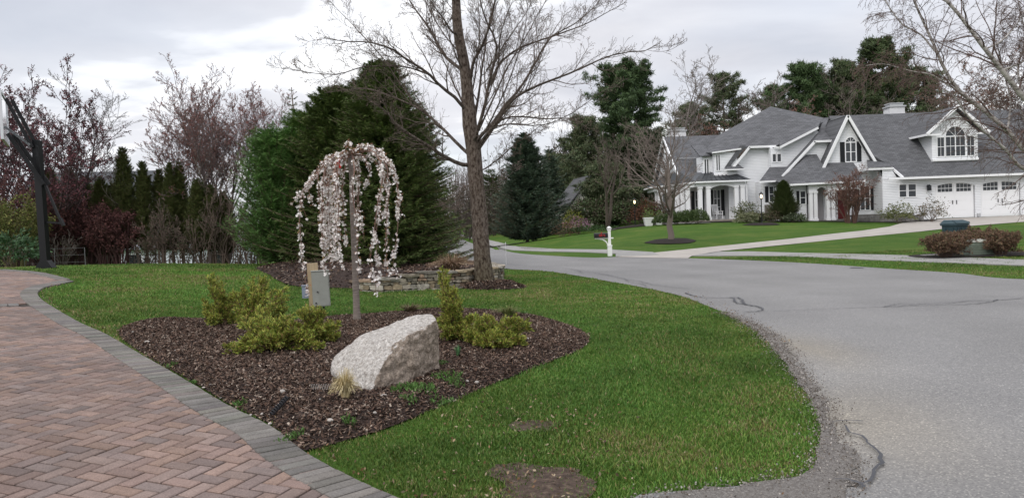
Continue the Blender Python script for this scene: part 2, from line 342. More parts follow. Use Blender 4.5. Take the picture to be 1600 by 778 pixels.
me = o.data; co = np.empty(len(me.vertices) * 3); me.vertices.foreach_get('co', co); co = co.reshape(-1, 3)
sx, sy = g(1330, 660); s2x, s2y = g(1260, 545)   # sand washed along the edge
d_ = np.exp(-(((co[:, 0] - sx) / .55) ** 2 + ((co[:, 1] - sy) / .9) ** 2)) * .6 + .6 * np.exp(-(((co[:, 0] - s2x) / .35) ** 2 + ((co[:, 1] - s2y) / 1.0) ** 2))
ldist = dist_line(co[:, 0], co[:, 1], ROAD_NEAR[:-30]); lane = np.exp(-((ldist - 1.7) / .5) ** 2) + np.exp(-((ldist - 3.4) / .5) ** 2) + np.exp(-((ldist - 5.3) / .5) ** 2); mott = vnoise(co[:, 0], co[:, 1], 1.7, 31)
tn = np.ones((len(co), 4)); tn[:, :3] *= (.92 + .07 * lane + .10 * (mott - .5))[:, None]; tn[:, 0] += .22 * d_; tn[:, 1] += .10 * d_; tn[:, 2] -= .12 * d_
me.color_attributes['tint'].data.foreach_set('color', tn.ravel()); tag(o, 'light grey worn asphalt street curving into the distance', kind='structure')
# gutter: darker broken asphalt edge along the lawn corner
GUT = pxline([(1130,490),(1174,512),(1217,555),(1243,590),(1269,631),(1282,666),(1276,705),(1262,740),(1180,757),(1060,772),(1000,790),(1120,800),(1290,800),(1330,778),(1340,750),(1333,715),(1314,690),(1303,668),(1294,640),(1272,608),(1252,578),(1236,556),(1223,538),(1208,524),(1190,515),(1174,505)])
GUTL = smooth_line(GUT, .08, closed=True)
m_gut = mat('gutter', cols=[(.3, (.14,.125,.112)), (.52, (.205,.188,.172)), (.72, (.32,.30,.275))], noise=(60, 0), rough=.95, bump=[(90, .02), (20, .02)])
tag(sheet('gutter', GUTL, .018, m_gut, res=.15, jit=.022), 'dark crumbling asphalt edge beside the lawn corner', kind='structure')
SOILS = [pxline([(760,735),(800,724),(850,730),(900,733),(908,748),(895,775),(880,800),(760,800),(770,760)]), pxline([(795,662),(840,657),(882,664),(870,674),(815,673)])]
SOILS = [(lambda l_, r_: l_ + np.cumsum(r_.normal(0, .020, l_.shape), 0) * np.sin(np.linspace(0, np.pi, len(l_)))[:, None])(smooth_line(s_, .05, closed=True), np.random.RandomState(60 + i)) for i, s_ in enumerate(SOILS)]
for i, s_ in enumerate(SOILS):
    tag(sheet('soil_patch', s_, .010 + .014 * (i == 2), m_soil, res=.08, jit=.015, seed=i), kind='structure')
# tar-sealed cracks
m_tar = mat('tar', (.055, .056, .062), rough=.6, noise=(30, .2))
def crack(pts, w0, closed=False, seed=0, z=.017):
    ln = smooth_line(pxline(pts), .06); rs = np.random.RandomState(seed); ln = ln + rs.normal(0, .012, ln.shape)
    w0 = w0 * .42; T = np.gradient(ln, axis=0); T /= np.linalg.norm(T, axis=1)[:, None] + 1e-9; Nn = np.c_[-T[:, 1], T[:, 0]]; ww = w0 * rs.uniform(.5, 1.5, len(ln))[:, None] / 2
    A = ln + Nn * ww; B = ln - Nn * ww; n = len(ln); G_ = Geo()
    V = np.r_[A, B]; G_.add(np.c_[V, TZ(V[:, 0], V[:, 1]) + z], [(i, i + 1, n + i + 1, n + i) for i in range(n - 1)]); return G_
CR = [([(1165,489),(1230,487),(1300,484),(1380,481),(1450,476),(1530,472),(1600,468)], .035), ([(1380,481),(1410,476),(1470,477),(1520,471),(1570,470),(1600,467)], .03),
      ([(1380,482),(1440,479),(1500,478),(1545,474),(1560,470)], .05), ([(1070,459),(1090,465),(1110,467),(1140,467),(1152,475),(1180,480),(1192,486),(1180,489),(1162,489)], .07),
      ([(1140,467),(1150,466),(1165,477),(1178,480)], .07), ([(775,412),(830,417),(880,420),(905,424),(940,429),(975,437),(1000,441),(1020,446),(1050,450),(1076,452)], .05),
      ([(905,424),(912,428),(960,432)], .04), ([(975,437),(985,442),(1003,445),(1010,450)], .04), ([(1322,672),(1345,690),(1368,705),(1374,730),(1362,752),(1345,765)], .04),
      ([(1300,665),(1330,663),(1352,664)], .035), ([(1300,758),(1330,757),(1350,770)], .035)]
for i, (c_, w_) in enumerate(CR): tag(crack(c_, w_, seed=i, z=.0215 + .0012 * i).build('crack_seal', m_tar), kind='structure')
tag(crack([(1330,419.2),(1349,419.6)], .45, seed=50, z=.02).build('storm_drain', m_tar), 'dark iron storm drain grate at the far road edge', 'drain')
# concrete
m_conc = mat('sidewalk', cols=[(.3, (.225,.22,.21)), (.7, (.32,.31,.295))], noise=(2.5, 0), rough=.9, bump=(80, .003))
m_dwc = mat('concrete_drive', cols=[(.3, (.33,.30,.27)), (.7, (.43,.40,.36))], noise=(1.2, 0), rough=.9, bump=(60, .004))
tag(sheet('neighbour_driveway', ND, .020, m_dwc, res=.8), 'pale concrete driveway leading up to the garage', kind='structure')
tag(sheet('sidewalk', SW1, .028, m_conc, res=.6, thick=.06), 'grey sidewalk along the far side of the road, right stretch', kind='structure')
tag(sheet('sidewalk', SW2, .028, m_conc, res=.8, thick=.06), 'grey sidewalk behind the mailbox curving away', kind='structure')
# ------------------------------------------------------------------ brick driveway: herringbone pavers in a soldier-course border
m_joint = mat('joint_sand', cols=[(.3, (.025,.020,.016)), (.7, (.06,.05,.04))], noise=(30, 0), rough=1)
tag(sheet('driveway_base', DRIVE, .006, m_joint, res=.35), 'sand joints under the brick driveway', kind='structure')
def bricks(name, cx, cy, ax, L_, W_, H, colfun, m, seed, gap=.011, bev=.007):
    """cx,cy centres, ax angle, L_,W_ arrays; one mesh of bevelled pavers"""
    rs = np.random.RandomState(seed); n = len(cx); L_ = np.broadcast_to(L_, n) / 2 - gap / 2; W_ = np.broadcast_to(W_, n) / 2 - gap / 2
    c, s_ = np.cos(ax), np.sin(ax); V = []
    dz = rs.normal(0, .0012, n); tx = rs.normal(0, .006, n); ty = rs.normal(0, .006, n)
    for lev, (ins, hh) in enumerate(((0, -.03), (0, H - bev * .7), (bev, H))):
        for a, b in ((-1,-1),(1,-1),(1,1),(-1,1)):
            u = a * (L_ - ins); v = b * (W_ - ins); x = cx + c * u - s_ * v; y = cy + s_ * u + c * v
            V.append(np.stack([x, y, TZ(x, y) + hh + dz + tx * u + ty * v], 1))
    V = np.stack(V, 1).reshape(-1, 3); base = np.arange(n)[:, None, None] * 12
    f = np.array([[0,1,5,4],[1,2,6,5],[2,3,7,6],[3,0,4,7],[4,5,9,8],[5,6,10,9],[6,7,11,10],[7,4,8,11],[8,9,10,11]])
    G_ = Geo(); G_.add(V, (f[None] + base).reshape(-1, 4), np.repeat(colfun(n, rs, cx, cy), 12, 0)); return G_.build(name, m)
m_brick = mat('brick_paver', (1, 1, 1), rough=.9, noise=[(110, .38), (9, .16), (.8, .12)], bump=(160, .004), tint=True)
A0 = R(-20); ca, sa = math.cos(A0), math.sin(A0); bl = .2; bw = .1
I, J = np.meshgrid(np.arange(-260, 260), np.arange(-130, 200)); cen = []
# herringbone cell pattern on a unit grid of bw
I = I.ravel(); J = J.ravel(); k_ = (I - J) % 4
hx = np.where(k_ == 0)[0]; vx = np.where(k_ == 3)[0]
U_ = np.r_[(I[hx] + 1) * bw, (I[vx] + .5) * bw]; V_ = np.r_[(J[hx] + .5) * bw, (J[vx] + 1) * bw]; AX = np.r_[np.full(len(hx), A0), np.full(len(vx), A0 + math.pi/2)]
BX = ca * U_ - sa * V_ - .03; BY = sa * U_ + ca * V_
near_k = (BY > 2.2) & (BX > -19) & (BY < 19.3) & (BX < 1.5) & (BX > -.72 * BY - 1.2)
BX, BY, AX = BX[near_k], BY[near_k], AX[near_k]
k = inpoly(BX, BY, DRIVE); BX, BY, AX = BX[k], BY[k], AX[k]
EDGE = np.r_[DW_LINE, BACK_LINE[1:]]
de = dist_line(BX, BY, EDGE); k = de > .15; BX, BY, AX = BX[k], BY[k], AX[k]
def bcol(n, rs, x, y):
    pal = np.array([(.268,.188,.155),(.258,.182,.155),(.252,.186,.160),(.228,.178,.160),(.282,.195,.155),(.222,.168,.150),(.258,.192,.165)])
    v = vnoise(x, y, 1.3, 5); return pal[rs.randint(0, len(pal), n)] * (rs.uniform(.64, .93, n) * (.84 + .3 * v))[:, None]
# crossing soldier row near the photo's left edge
c0 = np.array(g(0, 480)); c1 = np.array(g(60, 478)); cd = (c1 - c0) / np.linalg.norm(c1 - c0)
dd = (BX - c0[0]) * -cd[1] + (BY - c0[1]) * cd[0]; k = np.abs(dd) > .2; BX, BY, AX = BX[k], BY[k], AX[k]
tag(bricks('driveway', BX, BY, AX, bl, bw, .022, bcol, m_brick, 3), 'red brown herringbone brick driveway', kind='structure')
def gcol(n, rs, x, y):
    return np.array((.158, .147, .132)) * rs.uniform(.7, 1.2, (n, 1)) + rs.normal(0, .003, (n, 3))
m_bord = mat('border_paver', (1, 1, 1), rough=.92, noise=[(100, .36), (7, .2)], bump=(150, .004), tint=True)
def course(line, wid, pitch):
    seg = np.r_[0, np.cumsum(np.linalg.norm(np.diff(line, axis=0), axis=1))]; s_ = np.arange(pitch / 2, seg[-1], pitch)
    x = np.interp(s_, seg, line[:, 0]); y = np.interp(s_, seg, line[:, 1]); e_ = .05
    tx = np.interp(s_ + e_, seg, line[:, 0]) - np.interp(s_ - e_, seg, line[:, 0]); ty = np.interp(s_ + e_, seg, line[:, 1]) - np.interp(s_ - e_, seg, line[:, 1])
    a = np.arctan2(ty, tx); return x - np.sin(a) * wid / 2, y + np.cos(a) * wid / 2, a
cx, cy, ca_ = course(DW_LINE, .25, .088); tag(bricks('driveway_border', cx, cy, ca_, .088, .25, .030, gcol, m_bord, 4, gap=.011), 'grey paver border curving beside the mulch bed', kind='structure')
cx, cy, ca_ = course(BACK_LINE[2:], .25, .10); tag(bricks('driveway_border', cx, cy, ca_, .10, .25, .030, gcol, m_bord, 5, gap=.012), 'grey paver border along the rear lawn', kind='structure')
ln = np.array([c0 - cd * 12, c0 + cd * .9]); cx, cy, ca_ = course(ln, .26, .135)
k = (dist_line(cx, cy, DW_LINE) > .32) & inpoly(cx, cy, DRIVE); tag(bricks('driveway_border', cx[k], cy[k] - .1, ca_[k], .135, .26, .0295, gcol, m_bord, 6, gap=.009), 'single row of grey pavers crossing the driveway', kind='structure')
# ================================================================== plant tools
def nrm(a): return a / (np.linalg.norm(a, axis=-1, keepdims=True) + 1e-9)
def resample(pts, n):
    p = np.asarray(pts, float); s_ = np.r_[0, np.cumsum(np.linalg.norm(np.diff(p, axis=0), axis=1))]
    t = np.linspace(0, s_[-1], n); return np.stack([np.interp(t, s_, p[:, i]) for i in range(3)], 1)
def plen(Pt): return np.linalg.norm(np.diff(Pt, axis=1), axis=2).sum(1)
def at_t(A, t):                      # A (B,N,k), t (B,)
    n = A.shape[1]; x = t * (n - 1); i = np.minimum(x.astype(int), n - 2); f_ = (x - i)[:, None]; b = np.arange(len(A))
    return A[b, i] * (1 - f_) + A[b, i + 1] * f_
def grow(Pt, Rd, m, rs, t0=.25, t1=1., ang=(30, 55), ratio=.5, n=6, up=.15, wob=.16, rr=.62, tip=.25, rmin=.003, shrink=.55, lmin=0.):
    """m children per metre-free parent: returns child paths and radii"""
    B = len(Pt); idx = np.repeat(np.arange(B), m); K = len(idx)
    t = t0 + (t1 - t0) * ((np.tile(np.arange(m), B) + rs.uniform(0, 1, K)) / m); t = np.clip(t, 0, 1)
    pos = at_t(Pt[idx], t); rad = at_t(Rd[idx][:, :, None], t)[:, 0]
    tan = nrm(at_t(np.gradient(Pt, axis=1)[idx], t))
    q = nrm(np.cross(tan, nrm(rs.normal(0, 1, (K, 3))))); a = np.radians(rs.uniform(*ang, K))[:, None]
    d = nrm(tan * np.cos(a) + q * np.sin(a)); L_ = plen(Pt)[idx] * ratio * (1 - shrink * t) * rs.uniform(.65, 1.25, K)
    L_ = np.maximum(L_, lmin); st = (L_ / (n - 1))[:, None]; path = [pos]; c = pos
    for i in range(n - 1):
        d = nrm(d + np.array([0, 0, up]) + rs.normal(0, wob, (K, 3))); c = c + d * st; path.append(c)
    Q = np.stack(path, 1); r0 = np.minimum(rad * rr, np.maximum(L_ * .035, rmin)); tt = np.linspace(0, 1, n)[None]
    return Q, np.maximum(r0[:, None] * (1 - (1 - tip) * tt), rmin)
def leaves(G_, pos, rs, size=.05, asp=.4, tint=((.1, .2, .05),), d=None, dspread=1., vary=.2, tris=False):
    """small rhombic blades at pos; d = preferred direction"""
    K = len(pos)
    if K == 0: return
    u = rs.normal(0, 1, (K, 3)); u = nrm(u) if d is None else nrm(nrm(d) + u * dspread)
    v = nrm(np.cross(u, rs.normal(0, 1, (K, 3)))); s_ = (size * rs.uniform(.6, 1.35, K))[:, None]
    a = pos; b = pos + u * s_ * .5 + v * s_ * asp * .5; c = pos + u * s_; e_ = pos + u * s_ * .5 - v * s_ * asp * .5
    tn = np.array(tint, float); col = tn[rs.randint(0, len(tn), K)] * rs.uniform(1 - vary, 1 + vary, (K, 1))
    if tris: V = np.stack([b, c, e_], 1).reshape(-1, 3); G_.add(V, np.arange(K * 3).reshape(-1, 3), np.repeat(col, 3, 0))
    else: V = np.stack([a, b, c, e_], 1).reshape(-1, 3); G_.add(V, np.arange(K * 4).reshape(-1, 4), np.repeat(col, 4, 0))
def along(Pt, n, rs, jit=.0, t0=0.):
    """n random points on each path with their tangents"""
    idx = np.repeat(np.arange(len(Pt)), n); t = rs.uniform(t0, 1, len(idx)); p = at_t(Pt[idx], t)
    return p + rs.normal(0, jit, p.shape) if jit else p, nrm(at_t(np.gradient(Pt, axis=1)[idx], t)), idx
m_bark = mat('bark_grey', cols=[(.3, (.11,.085,.068)), (.7, (.24,.20,.165))], noise=(16, 0), rough=.95, bump=[(60, .01), (14, .02)], wood=(1, 1, .3), tint=True)
m_twig = mat('twig', (1, 1, 1), rough=.9, tint=True)
m_leaf = mat('leaf', (1, 1, 1), rough=.65, tint=True, spec=.25)
def conifer(name, label, loc, H, Rb, seed, tints, group=None, z0=.03, dens=1., droop=.25, power=.8, spray=.26, wid=.22, twoside=True, trunk_r=None, nb=None, cat='tree', levels=None, gappy=0., parts=None, narrow=1.):
    rs = np.random.RandomState(seed); th = thing(name, label, cat, loc, group)
    tr = trunk_r or H * .018; G_ = Geo(); p = resample([(0,0,-.1),(rs.normal(0,.01)*H,rs.normal(0,.01)*H,H*.5),(0,0,H*.985)], 10)
    G_.tubes([p], [np.linspace(tr, tr * .12, 10)], 7, (.16, .12, .09))
    G_.build('trunk', m_twig, th)
    lv = levels or int(H * 4.2 * dens ** .5); B = []; Ls = []
    for i in range(lv):
        u = (i + rs.uniform(-.3, .3)) / lv; z = H * (z0 + (1 - z0) * u); r_ = Rb * (1 - u) ** power * rs.uniform(.85, 1.1) + .03 * Rb
        k = nb or max(5, int(13 * (1 - u) + 4))
        k = max(4, int(k * dens ** .5))
        for a in rs.uniform(0, 2*np.pi) + np.arange(k) * 2*np.pi/k + rs.normal(0, .2, k):
            if rs.rand() < gappy: continue
            L_ = r_ * rs.uniform(.72, 1.12); up0 = .55 - .6 * (1 - u) ** 1 * (droop * 2) ; s_ = np.linspace(0, 1, 7)
            zz = z + L_ * (up0 * s_ - droop * 1.1 * s_ ** 1.5 + .22 * s_ ** 3)
            rr_ = L_ * s_; bend = rs.normal(0, .12) * s_ ** 2
            B.append(np.stack([np.cos(a + bend) * rr_, np.sin(a + bend) * rr_, zz], 1)); Ls.append(L_)
    B = np.array(B); Ls = np.array(Ls); G2 = Geo()
    G_b = Geo(); G_b.tubes(B, np.linspace(1, .3, 7)[None] * (Ls * .012 + .004)[:, None], 3, (.12, .09, .06))
    cl = rs.uniform(.75, 1.25, len(B)); tn = np.array(tints, float)
    nside = int(9 * dens)
    idx = np.repeat(np.arange(len(B)), nside * 2); t = rs.uniform(.12, 1, len(idx)); pp = at_t(B[idx], t); tg = nrm(at_t(np.gradient(B, axis=1)[idx], t))
    side = nrm(np.cross(tg, [0, 0, 1.])) * rs.choice([-1, 1], len(idx))[:, None]
    dirn = nrm(tg * .75 + side * rs.uniform(.2, 1, (len(idx), 1)) + np.array([0, 0, -.12]) + rs.normal(0, .15, (len(idx), 3)))
    sl_ = np.minimum(spray, Ls[idx] * .6) * (1.15 - .6 * t) * rs.uniform(.7, 1.3, len(idx)); sl_ = sl_[:, None]
    up_ = nrm(np.cross(side, dirn)) * 1.
    for kk, cr_ in enumerate((0, 1) if twoside else (0,)):
        wv = nrm(np.cross(dirn, up_ if cr_ == 0 else side) + rs.normal(0, .25, dirn.shape)) * sl_ * wid * (1 if cr_ == 0 else .8) * .5
        # a spray = three narrow blades fanning from the twig
        for fan in (-1, 0, 1):
            st = pp + dirn * sl_ * (.12 * (fan + 1)); dv = nrm(dirn + nrm(wv) * .55 * fan)
            ln_ = sl_ * (.95 if fan == 0 else .6); w3 = nrm(np.cross(dv, up_ + rs.normal(0, .4, dv.shape))) * sl_ * wid * .22
            V = np.stack([st, st + dv * ln_ * .45 + w3, st + dv * ln_, st + dv * ln_ * .45 - w3], 1).reshape(-1, 3)
            col = tn[rs.randint(0, len(tn), len(idx))] * (cl[idx] * rs.uniform(.8, 1.2, len(idx)))[:, None]
            G2.add(V, np.arange(len(V)).reshape(-1, 4), np.repeat(col, 4, 0))
    G2.f and G2.add(np.concatenate(G_b.v), np.concatenate(G_b.f), np.concatenate(G_b.c))
    G2.build('crown', m_leaf, th); return th
def pine(name, label, loc, H, Rc, seed, tints, base=.4, group=None, nbr=46, tuft=.55, ntuft=26, cat='tree', lean=0, shape=1.):
    """white pine: bare lower trunk, irregular tiered plumes of needles"""
    rs = np.random.RandomState(seed); th = thing(name, label, cat, loc, group)
    p = resample([(0,0,-.2),(lean*.4+rs.normal(0,.01)*H,0,H*.5),(lean,0,H)], 10); tr = H * .013
    G_ = Geo(); G_.tubes([p], [np.linspace(tr, tr * .15, 10)], 7, (.13, .10, .085)); G_.build('trunk', m_twig, th)
    B = []; nbr = int(nbr * 1.45)
    for i in range(nbr):
        u = (i + rs.rand()) / nbr; z = H * (base + (1 - base) * u ** .95); a = i * 2.399 + rs.normal(0, .4)
        prof = (np.interp(u, [0, .12, .35, .6, .8, .93, 1], [.55, .85, 1, .9, .68, .42, .15])) * shape + (1 - shape) * (1 - u)
        L_ = Rc * prof * rs.uniform(.42, 1.15) * (1.3 if rs.rand() < .12 else 1); s_ = np.linspace(0, 1, 7); cz = np.interp(z, p[:, 2], p[:, 0])
        B.append(np.stack([cz + np.cos(a) * L_ * s_, np.sin(a) * L_ * s_, z + L_ * ((-.12 + .75 * u ** 1.5) * s_ + .14 * s_ ** 2)], 1))
    B = np.array(B); Rb_ = np.linspace(1, .25, 7)[None] * (plen(B) * .010 + .010)[:, None]
    C_, Rc_ = grow(B, Rb_, 9, rs, t0=.2, ang=(30, 65), ratio=.36, n=4, up=.05, rmin=.008); C_[:, :, 2] = C_[:, :1, 2] + (C_[:, :, 2] - C_[:, :1, 2]) * .45
    G2 = Geo(); G2.tubes(B, Rb_, 4, (.13, .10, .085)); G2.tubes(C_, Rc_, 3, (.13, .10, .085))
    E_, Er = grow(C_, Rc_, 3, rs, t0=.25, ang=(20, 50), ratio=.7, n=3, up=.06, rmin=.006); E_[:, :, 2] = E_[:, :1, 2] + (E_[:, :, 2] - E_[:, :1, 2]) * .45
    A = np.concatenate([C_[:, 1:].reshape(-1, 3), E_[:, 1:].reshape(-1, 3), B[:, -3:].reshape(-1, 3)]); A = A + rs.normal(0, .2, A.shape) * tuft * np.array([1, 1, .4])
    kz = (H - tuft * .3) / A[:, 2].max(); A[:, 2] *= kz
    for g__ in G2.v: g__[:, 2] *= kz
    c1 = .72 + .56 * vnoise(A[:, 0] * 1.0 + A[:, 2] * .7, A[:, 1] + A[:, 2] * .5, Rc * .22, seed); k = max(3, int(ntuft / 7)); tuft = tuft * .62; idx = np.repeat(np.arange(len(A)), k); tn = np.array(tints, float)
    u = nrm(rs.normal(0, 1, (len(idx), 3)) + np.array([0, 0, .45])); v = nrm(np.cross(u, rs.normal(0, 1, u.shape))); s_ = (tuft * rs.uniform(.5, 1.3, len(idx)))[:, None]
    q = A[idx] + rs.normal(0, .2, u.shape) * tuft; V = np.stack([q - u * s_ * .3, q + v * s_ * .075, q + u * s_ * .7, q - v * s_ * .075], 1).reshape(-1, 3)
    col = tn[rs.randint(0, len(tn), len(idx))] * (c1[idx] * rs.uniform(.8, 1.2, len(idx)))[:, None]
    G2.add(V, np.arange(len(V)).reshape(-1, 4), np.repeat(col, 4, 0)); G2.build('crown', m_leaf, th); return th
def bare_tree(name, label, loc, H, W_, seed, group=None, trunk=.28, tr=None, col=(.17, .14, .12), limbs=9, lv=3, m=(6, 6, 5), up=.2, bud=None, nbud=4, budsize=.06, rmin=.008, cat='tree', ang0=(18, 48), stems=1, wob=.16, ratio=.5, ratios=None, leafpart='buds'):
    rs = np.random.RandomState(seed); th = thing(name, label, cat, loc, group); tr = tr or H * .014; c = np.array(col)
    S_ = []; SR = []
    for i in range(stems):
        a = rs.uniform(0, 6.28); sp = 0 if stems == 1 else W_ * rs.uniform(.1, .5); hh = H * rs.uniform(.75, 1) if stems > 1 else H
        p = np.array([(rs.normal(0, .05) * (stems > 1), rs.normal(0, .05) * (stems > 1), -.15), (math.cos(a) * sp * .35, math.sin(a) * sp * .35, hh * .35), (math.cos(a) * sp * .8, math.sin(a) * sp * .8, hh * .7), (math.cos(a) * sp + rs.normal(0, .03) * H, math.sin(a) * sp, hh * .97)])
        q = resample(p, 12); q[1:-1] += rs.normal(0, .0035 * H, (10, 3)); S_.append(q); SR.append(np.linspace(1, .12, 12) * tr * (1 if stems == 1 else .6))
    S_ = np.array(S_); SR = np.maximum(np.array(SR), rmin)
    K, KR = grow(S_, SR, limbs, rs, t0=trunk, t1=.97, ang=ang0, ratio=W_ / H * 1.15, n=9, up=up, wob=wob * .7, rr=.6, rmin=rmin, shrink=.45)
    lev = K; lr = KR; lv_ = []
    for i in range(lv):
        lev, lr = grow(lev, lr, m[i], rs, t0=.15, t1=1, ang=(25, 55), ratio=(ratios or (ratio,) * 4)[i], n=6 if i < 2 else 4, up=up * .6, wob=wob, rmin=rmin * (1 if i == 0 else .8)); lv_.append((lev, lr))
    pts = lev.reshape(-1, 3); kz = H / np.percentile(pts[:, 2], 99.7); kx = (W_ / 2) / np.percentile(np.hypot(pts[:, 0], pts[:, 1]), 93); kx = min(max(kx, .5), 1.6); sc_ = np.array([kx, kx, kz])
    S_ = S_ * sc_; K = K * sc_; lv_ = [(a_ * sc_, b_) for a_, b_ in lv_]
    G_ = Geo(); G_.tubes(S_, SR, 8, c); G_.tubes(K, KR, 5, c); G_.build('trunk', m_twig, th, smooth=True)
    G2 = Geo()
    for i, (a_, b_) in enumerate(lv_): G2.tubes(a_, b_, 4 if i == 0 else 3, c * rs.uniform(.85, 1.15))
    G2.build('crown', m_twig, th); lev = lv_[-1][0]
    if bud:
        G3 = Geo(); pp, tg, _ = along(lev, nbud, rs, jit=budsize * .3); leaves(G3, pp, rs, budsize, .5, bud); G3.build(leafpart, m_leaf, th)
    return th
def shrub(name, label, loc, rx, ry, h_, seed, tints, n=2500, size=.06, asp=.5, group=None, stemc=(.13, .10, .08), cat='shrub', lump=.18, flat=.0, box=False, parent=None, stems=10, up=.0):
    """leafy shrub: stems and leaf blades packed near an uneven surface"""
    rs = np.random.RandomState(seed); th = thing(name, label, cat, loc, group)
    d = nrm(rs.normal(0, 1, (n, 3))); d[:, 2] = np.abs(d[:, 2]) * 1.0 - .25; d = nrm(d)
    if box: d = np.sign(d) * np.abs(d) ** .45; d = d / np.abs(d).max(1, keepdims=True) ** .8
    ph = rs.uniform(0, 6.28, 6); lum = 1 + lump * (np.sin(d[:, 0] * 4 + ph[0]) * np.sin(d[:, 1] * 5 + ph[1]) + .7 * np.sin(d[:, 2] * 7 + ph[2] + d[:, 0] * 3) + .4 * np.sin(d[:, 0] * 11 + d[:, 1] * 9 + ph[3]))
    r_ = lum * rs.uniform(0, 1, n) ** .22 * rs.uniform(.93, 1.06, n)
    pos = d * r_[:, None] * np.array([rx, ry, h_ * .62]) + np.array([0, 0, h_ * .38]); pos[:, 2] = np.maximum(pos[:, 2], .02)
    G_ = Geo(); leaves(G_, pos, rs, size, asp, tints, d=d + np.array([0, 0, up]), dspread=.8); G_.build('foliage', m_leaf, th)
    e_ = nrm(rs.normal(0, 1, (stems, 3))); e_[:, 2] = np.abs(e_[:, 2]) + .4; e_ = nrm(e_) * np.array([rx, ry, h_]) * .85
    s0 = rs.normal(0, .1, (stems, 3)) * np.array([rx, ry, 0]); Q = s0[:, None] + (e_ - s0)[:, None] * np.linspace(0, 1, 6)[None, :, None]; Q[:, 1:-1] += rs.normal(0, .02 * h_, (stems, 4, 3))
    G2 = Geo(); rr_ = np.linspace(1, .3, 6)[None] * np.full((stems, 1), .012 * max(h_, .4)); G2.tubes(Q, rr_, 4, stemc); c2, r2 = grow(Q, rr_, 5, rs, n=5, ratio=.5, rmin=.003); G2.tubes(c2, r2, 3, stemc)
    G2.build('stems', m_twig, th); return th
def twig_shrub(name, label, loc, rx, h_, seed, col, group=None, stems=16, m=(6, 5), rmin=.005, bud=None, nbud=3, budsize=.04, cat='shrub', up=.12, spread=.9, ry=None, r0=None, ratio=.5, dome=.35):
    rs = np.random.RandomState(seed); th = thing(name, label, cat, loc, group); ry = ry or rx
    a = rs.uniform(0, 6.28, stems); rr_ = rs.uniform(.15, 1, stems) * spread; n = 8; s_ = np.linspace(0, 1, n)
    base = np.stack([np.cos(a) * rx * .15, np.sin(a) * ry * .15, np.full(stems, -.05)], 1)
    end = np.stack([np.cos(a) * rx * rr_, np.sin(a) * ry * rr_, h_ * (1 - dome * rr_ ** 2) * rs.uniform(.8, 1, stems)], 1)
    Q = base[:, None] + (end - base)[:, None] * s_[None, :, None]; Q[:, :, 2] = base[:, None, 2] + (end - base)[:, None, 2] * (s_ ** .8)[None]; Q[:, 1:] += np.cumsum(rs.normal(0, .012 * h_, (stems, n - 1, 3)), 1)
    Rr = np.maximum(np.linspace(1, .25, n)[None] * np.full((stems, 1), r0 or .009 * h_ + .004), rmin); c = np.array(col)
    G_ = Geo(); G_.tubes(Q, Rr, 5, c); G_.build('stems', m_twig, th)
    G2 = Geo(); lev, lr = Q, Rr
    for mm in m:
        lev, lr = grow(lev, lr, mm, rs, t0=.2, ang=(20, 55), ratio=ratio, n=5, up=up, wob=.18, rmin=rmin); G2.tubes(lev, lr, 3, np.repeat((c[None] * rs.uniform(.75, 1.3, (len(lev), 1))), 1, 0))
    if bud:
        pp, tg, _ = along(lev, nbud, rs, jit=budsize * .4); leaves(G2, pp, rs, budsize, .55, bud)
    G2.build('twigs', m_twig, th); return th
def grass_clump(name, label, loc, R_, h_, seed, tints, n=260, wid=.012, group=None, cat='grass clump', arch=.6, mat_=None):
    rs = np.random.RandomState(seed); a = rs.uniform(0, 6.28, n); r0 = R_ * .25 * np.sqrt(rs.rand(n)); out = rs.uniform(.1, 1, n) ** .8
    L_ = h_ * rs.uniform(.7, 1.2, n); k = 5; s_ = np.linspace(0, 1, k); dx, dy = np.cos(a), np.sin(a)
    X = (r0[:, None] + (R_ - r0)[:, None] * out[:, None] * s_[None] ** 1.6); Zz = L_[:, None] * (s_[None] - arch * out[:, None] * s_[None] ** 2.6 * .8)
    A = np.stack([dx[:, None] * X, dy[:, None] * X, Zz], -1); wv = np.stack([-dy, dx, np.zeros(n)], 1)[:, None] * (wid * (1 - .85 * s_))[None, :, None] * .5
    wv = wv + rs.normal(0, .15, wv.shape) * wid * .5
    V = np.stack([A - wv, A + wv], 2).reshape(-1, 3); b = np.arange(n)[:, None] * k * 2 + np.arange(k - 1)[None] * 2
    F = np.stack([b, b + 1, b + 3, b + 2], -1).reshape(-1, 4); tn = np.array(tints, float); col = tn[rs.randint(0, len(tn), n)] * rs.uniform(.75, 1.25, (n, 1))
    G_ = Geo(); G_.add(V, F, np.repeat(col, k * 2, 0)); o = G_.build(name, m_leaf); o.location = loc; return tag(o, label, cat, group)
# ================================================================== MULCH BED
def bed_h(x, y, poly):
    e_ = edge_dist(x, y, poly); return np.minimum(e_ * .35, .07) + .02 * (vnoise(x, y, .5, 3) - .5) * np.minimum(e_ * 4, 1)
m_mulch = mat('mulch_ground', cols=[(.25, (.020,.013,.010)), (.75, (.065,.043,.035))], noise=(28, 0), rough=1, bump=[(45, .02), (120, .008)])
tag(sheet('mulch_bed', BED, .012, m_mulch, res=.12, height=bed_h), 'dark bark mulch bed', kind='structure')
def BZ(x, y): return TZ(x, y) + .012 + bed_h(np.asarray(x), np.asarray(y), BED)
m_chip = mat('mulch_chip', (1, 1, 1), rough=.95, tint=True, noise=(60, .25))
def gb(px, py, extra=None):
    a, b, c = ray(px, py); D = np.arange(2.5, 40, .03); X = a * D / b; Z = CAMH + c * D / b
    S = BZ(X, D) if extra is None else TZ(X, D) + extra
    S = np.where(inpoly(X, D, BED), S, TZ(X, D)) if extra is None else S
    i = int(np.argmax(Z - S < 0)); return (X[i], D[i])
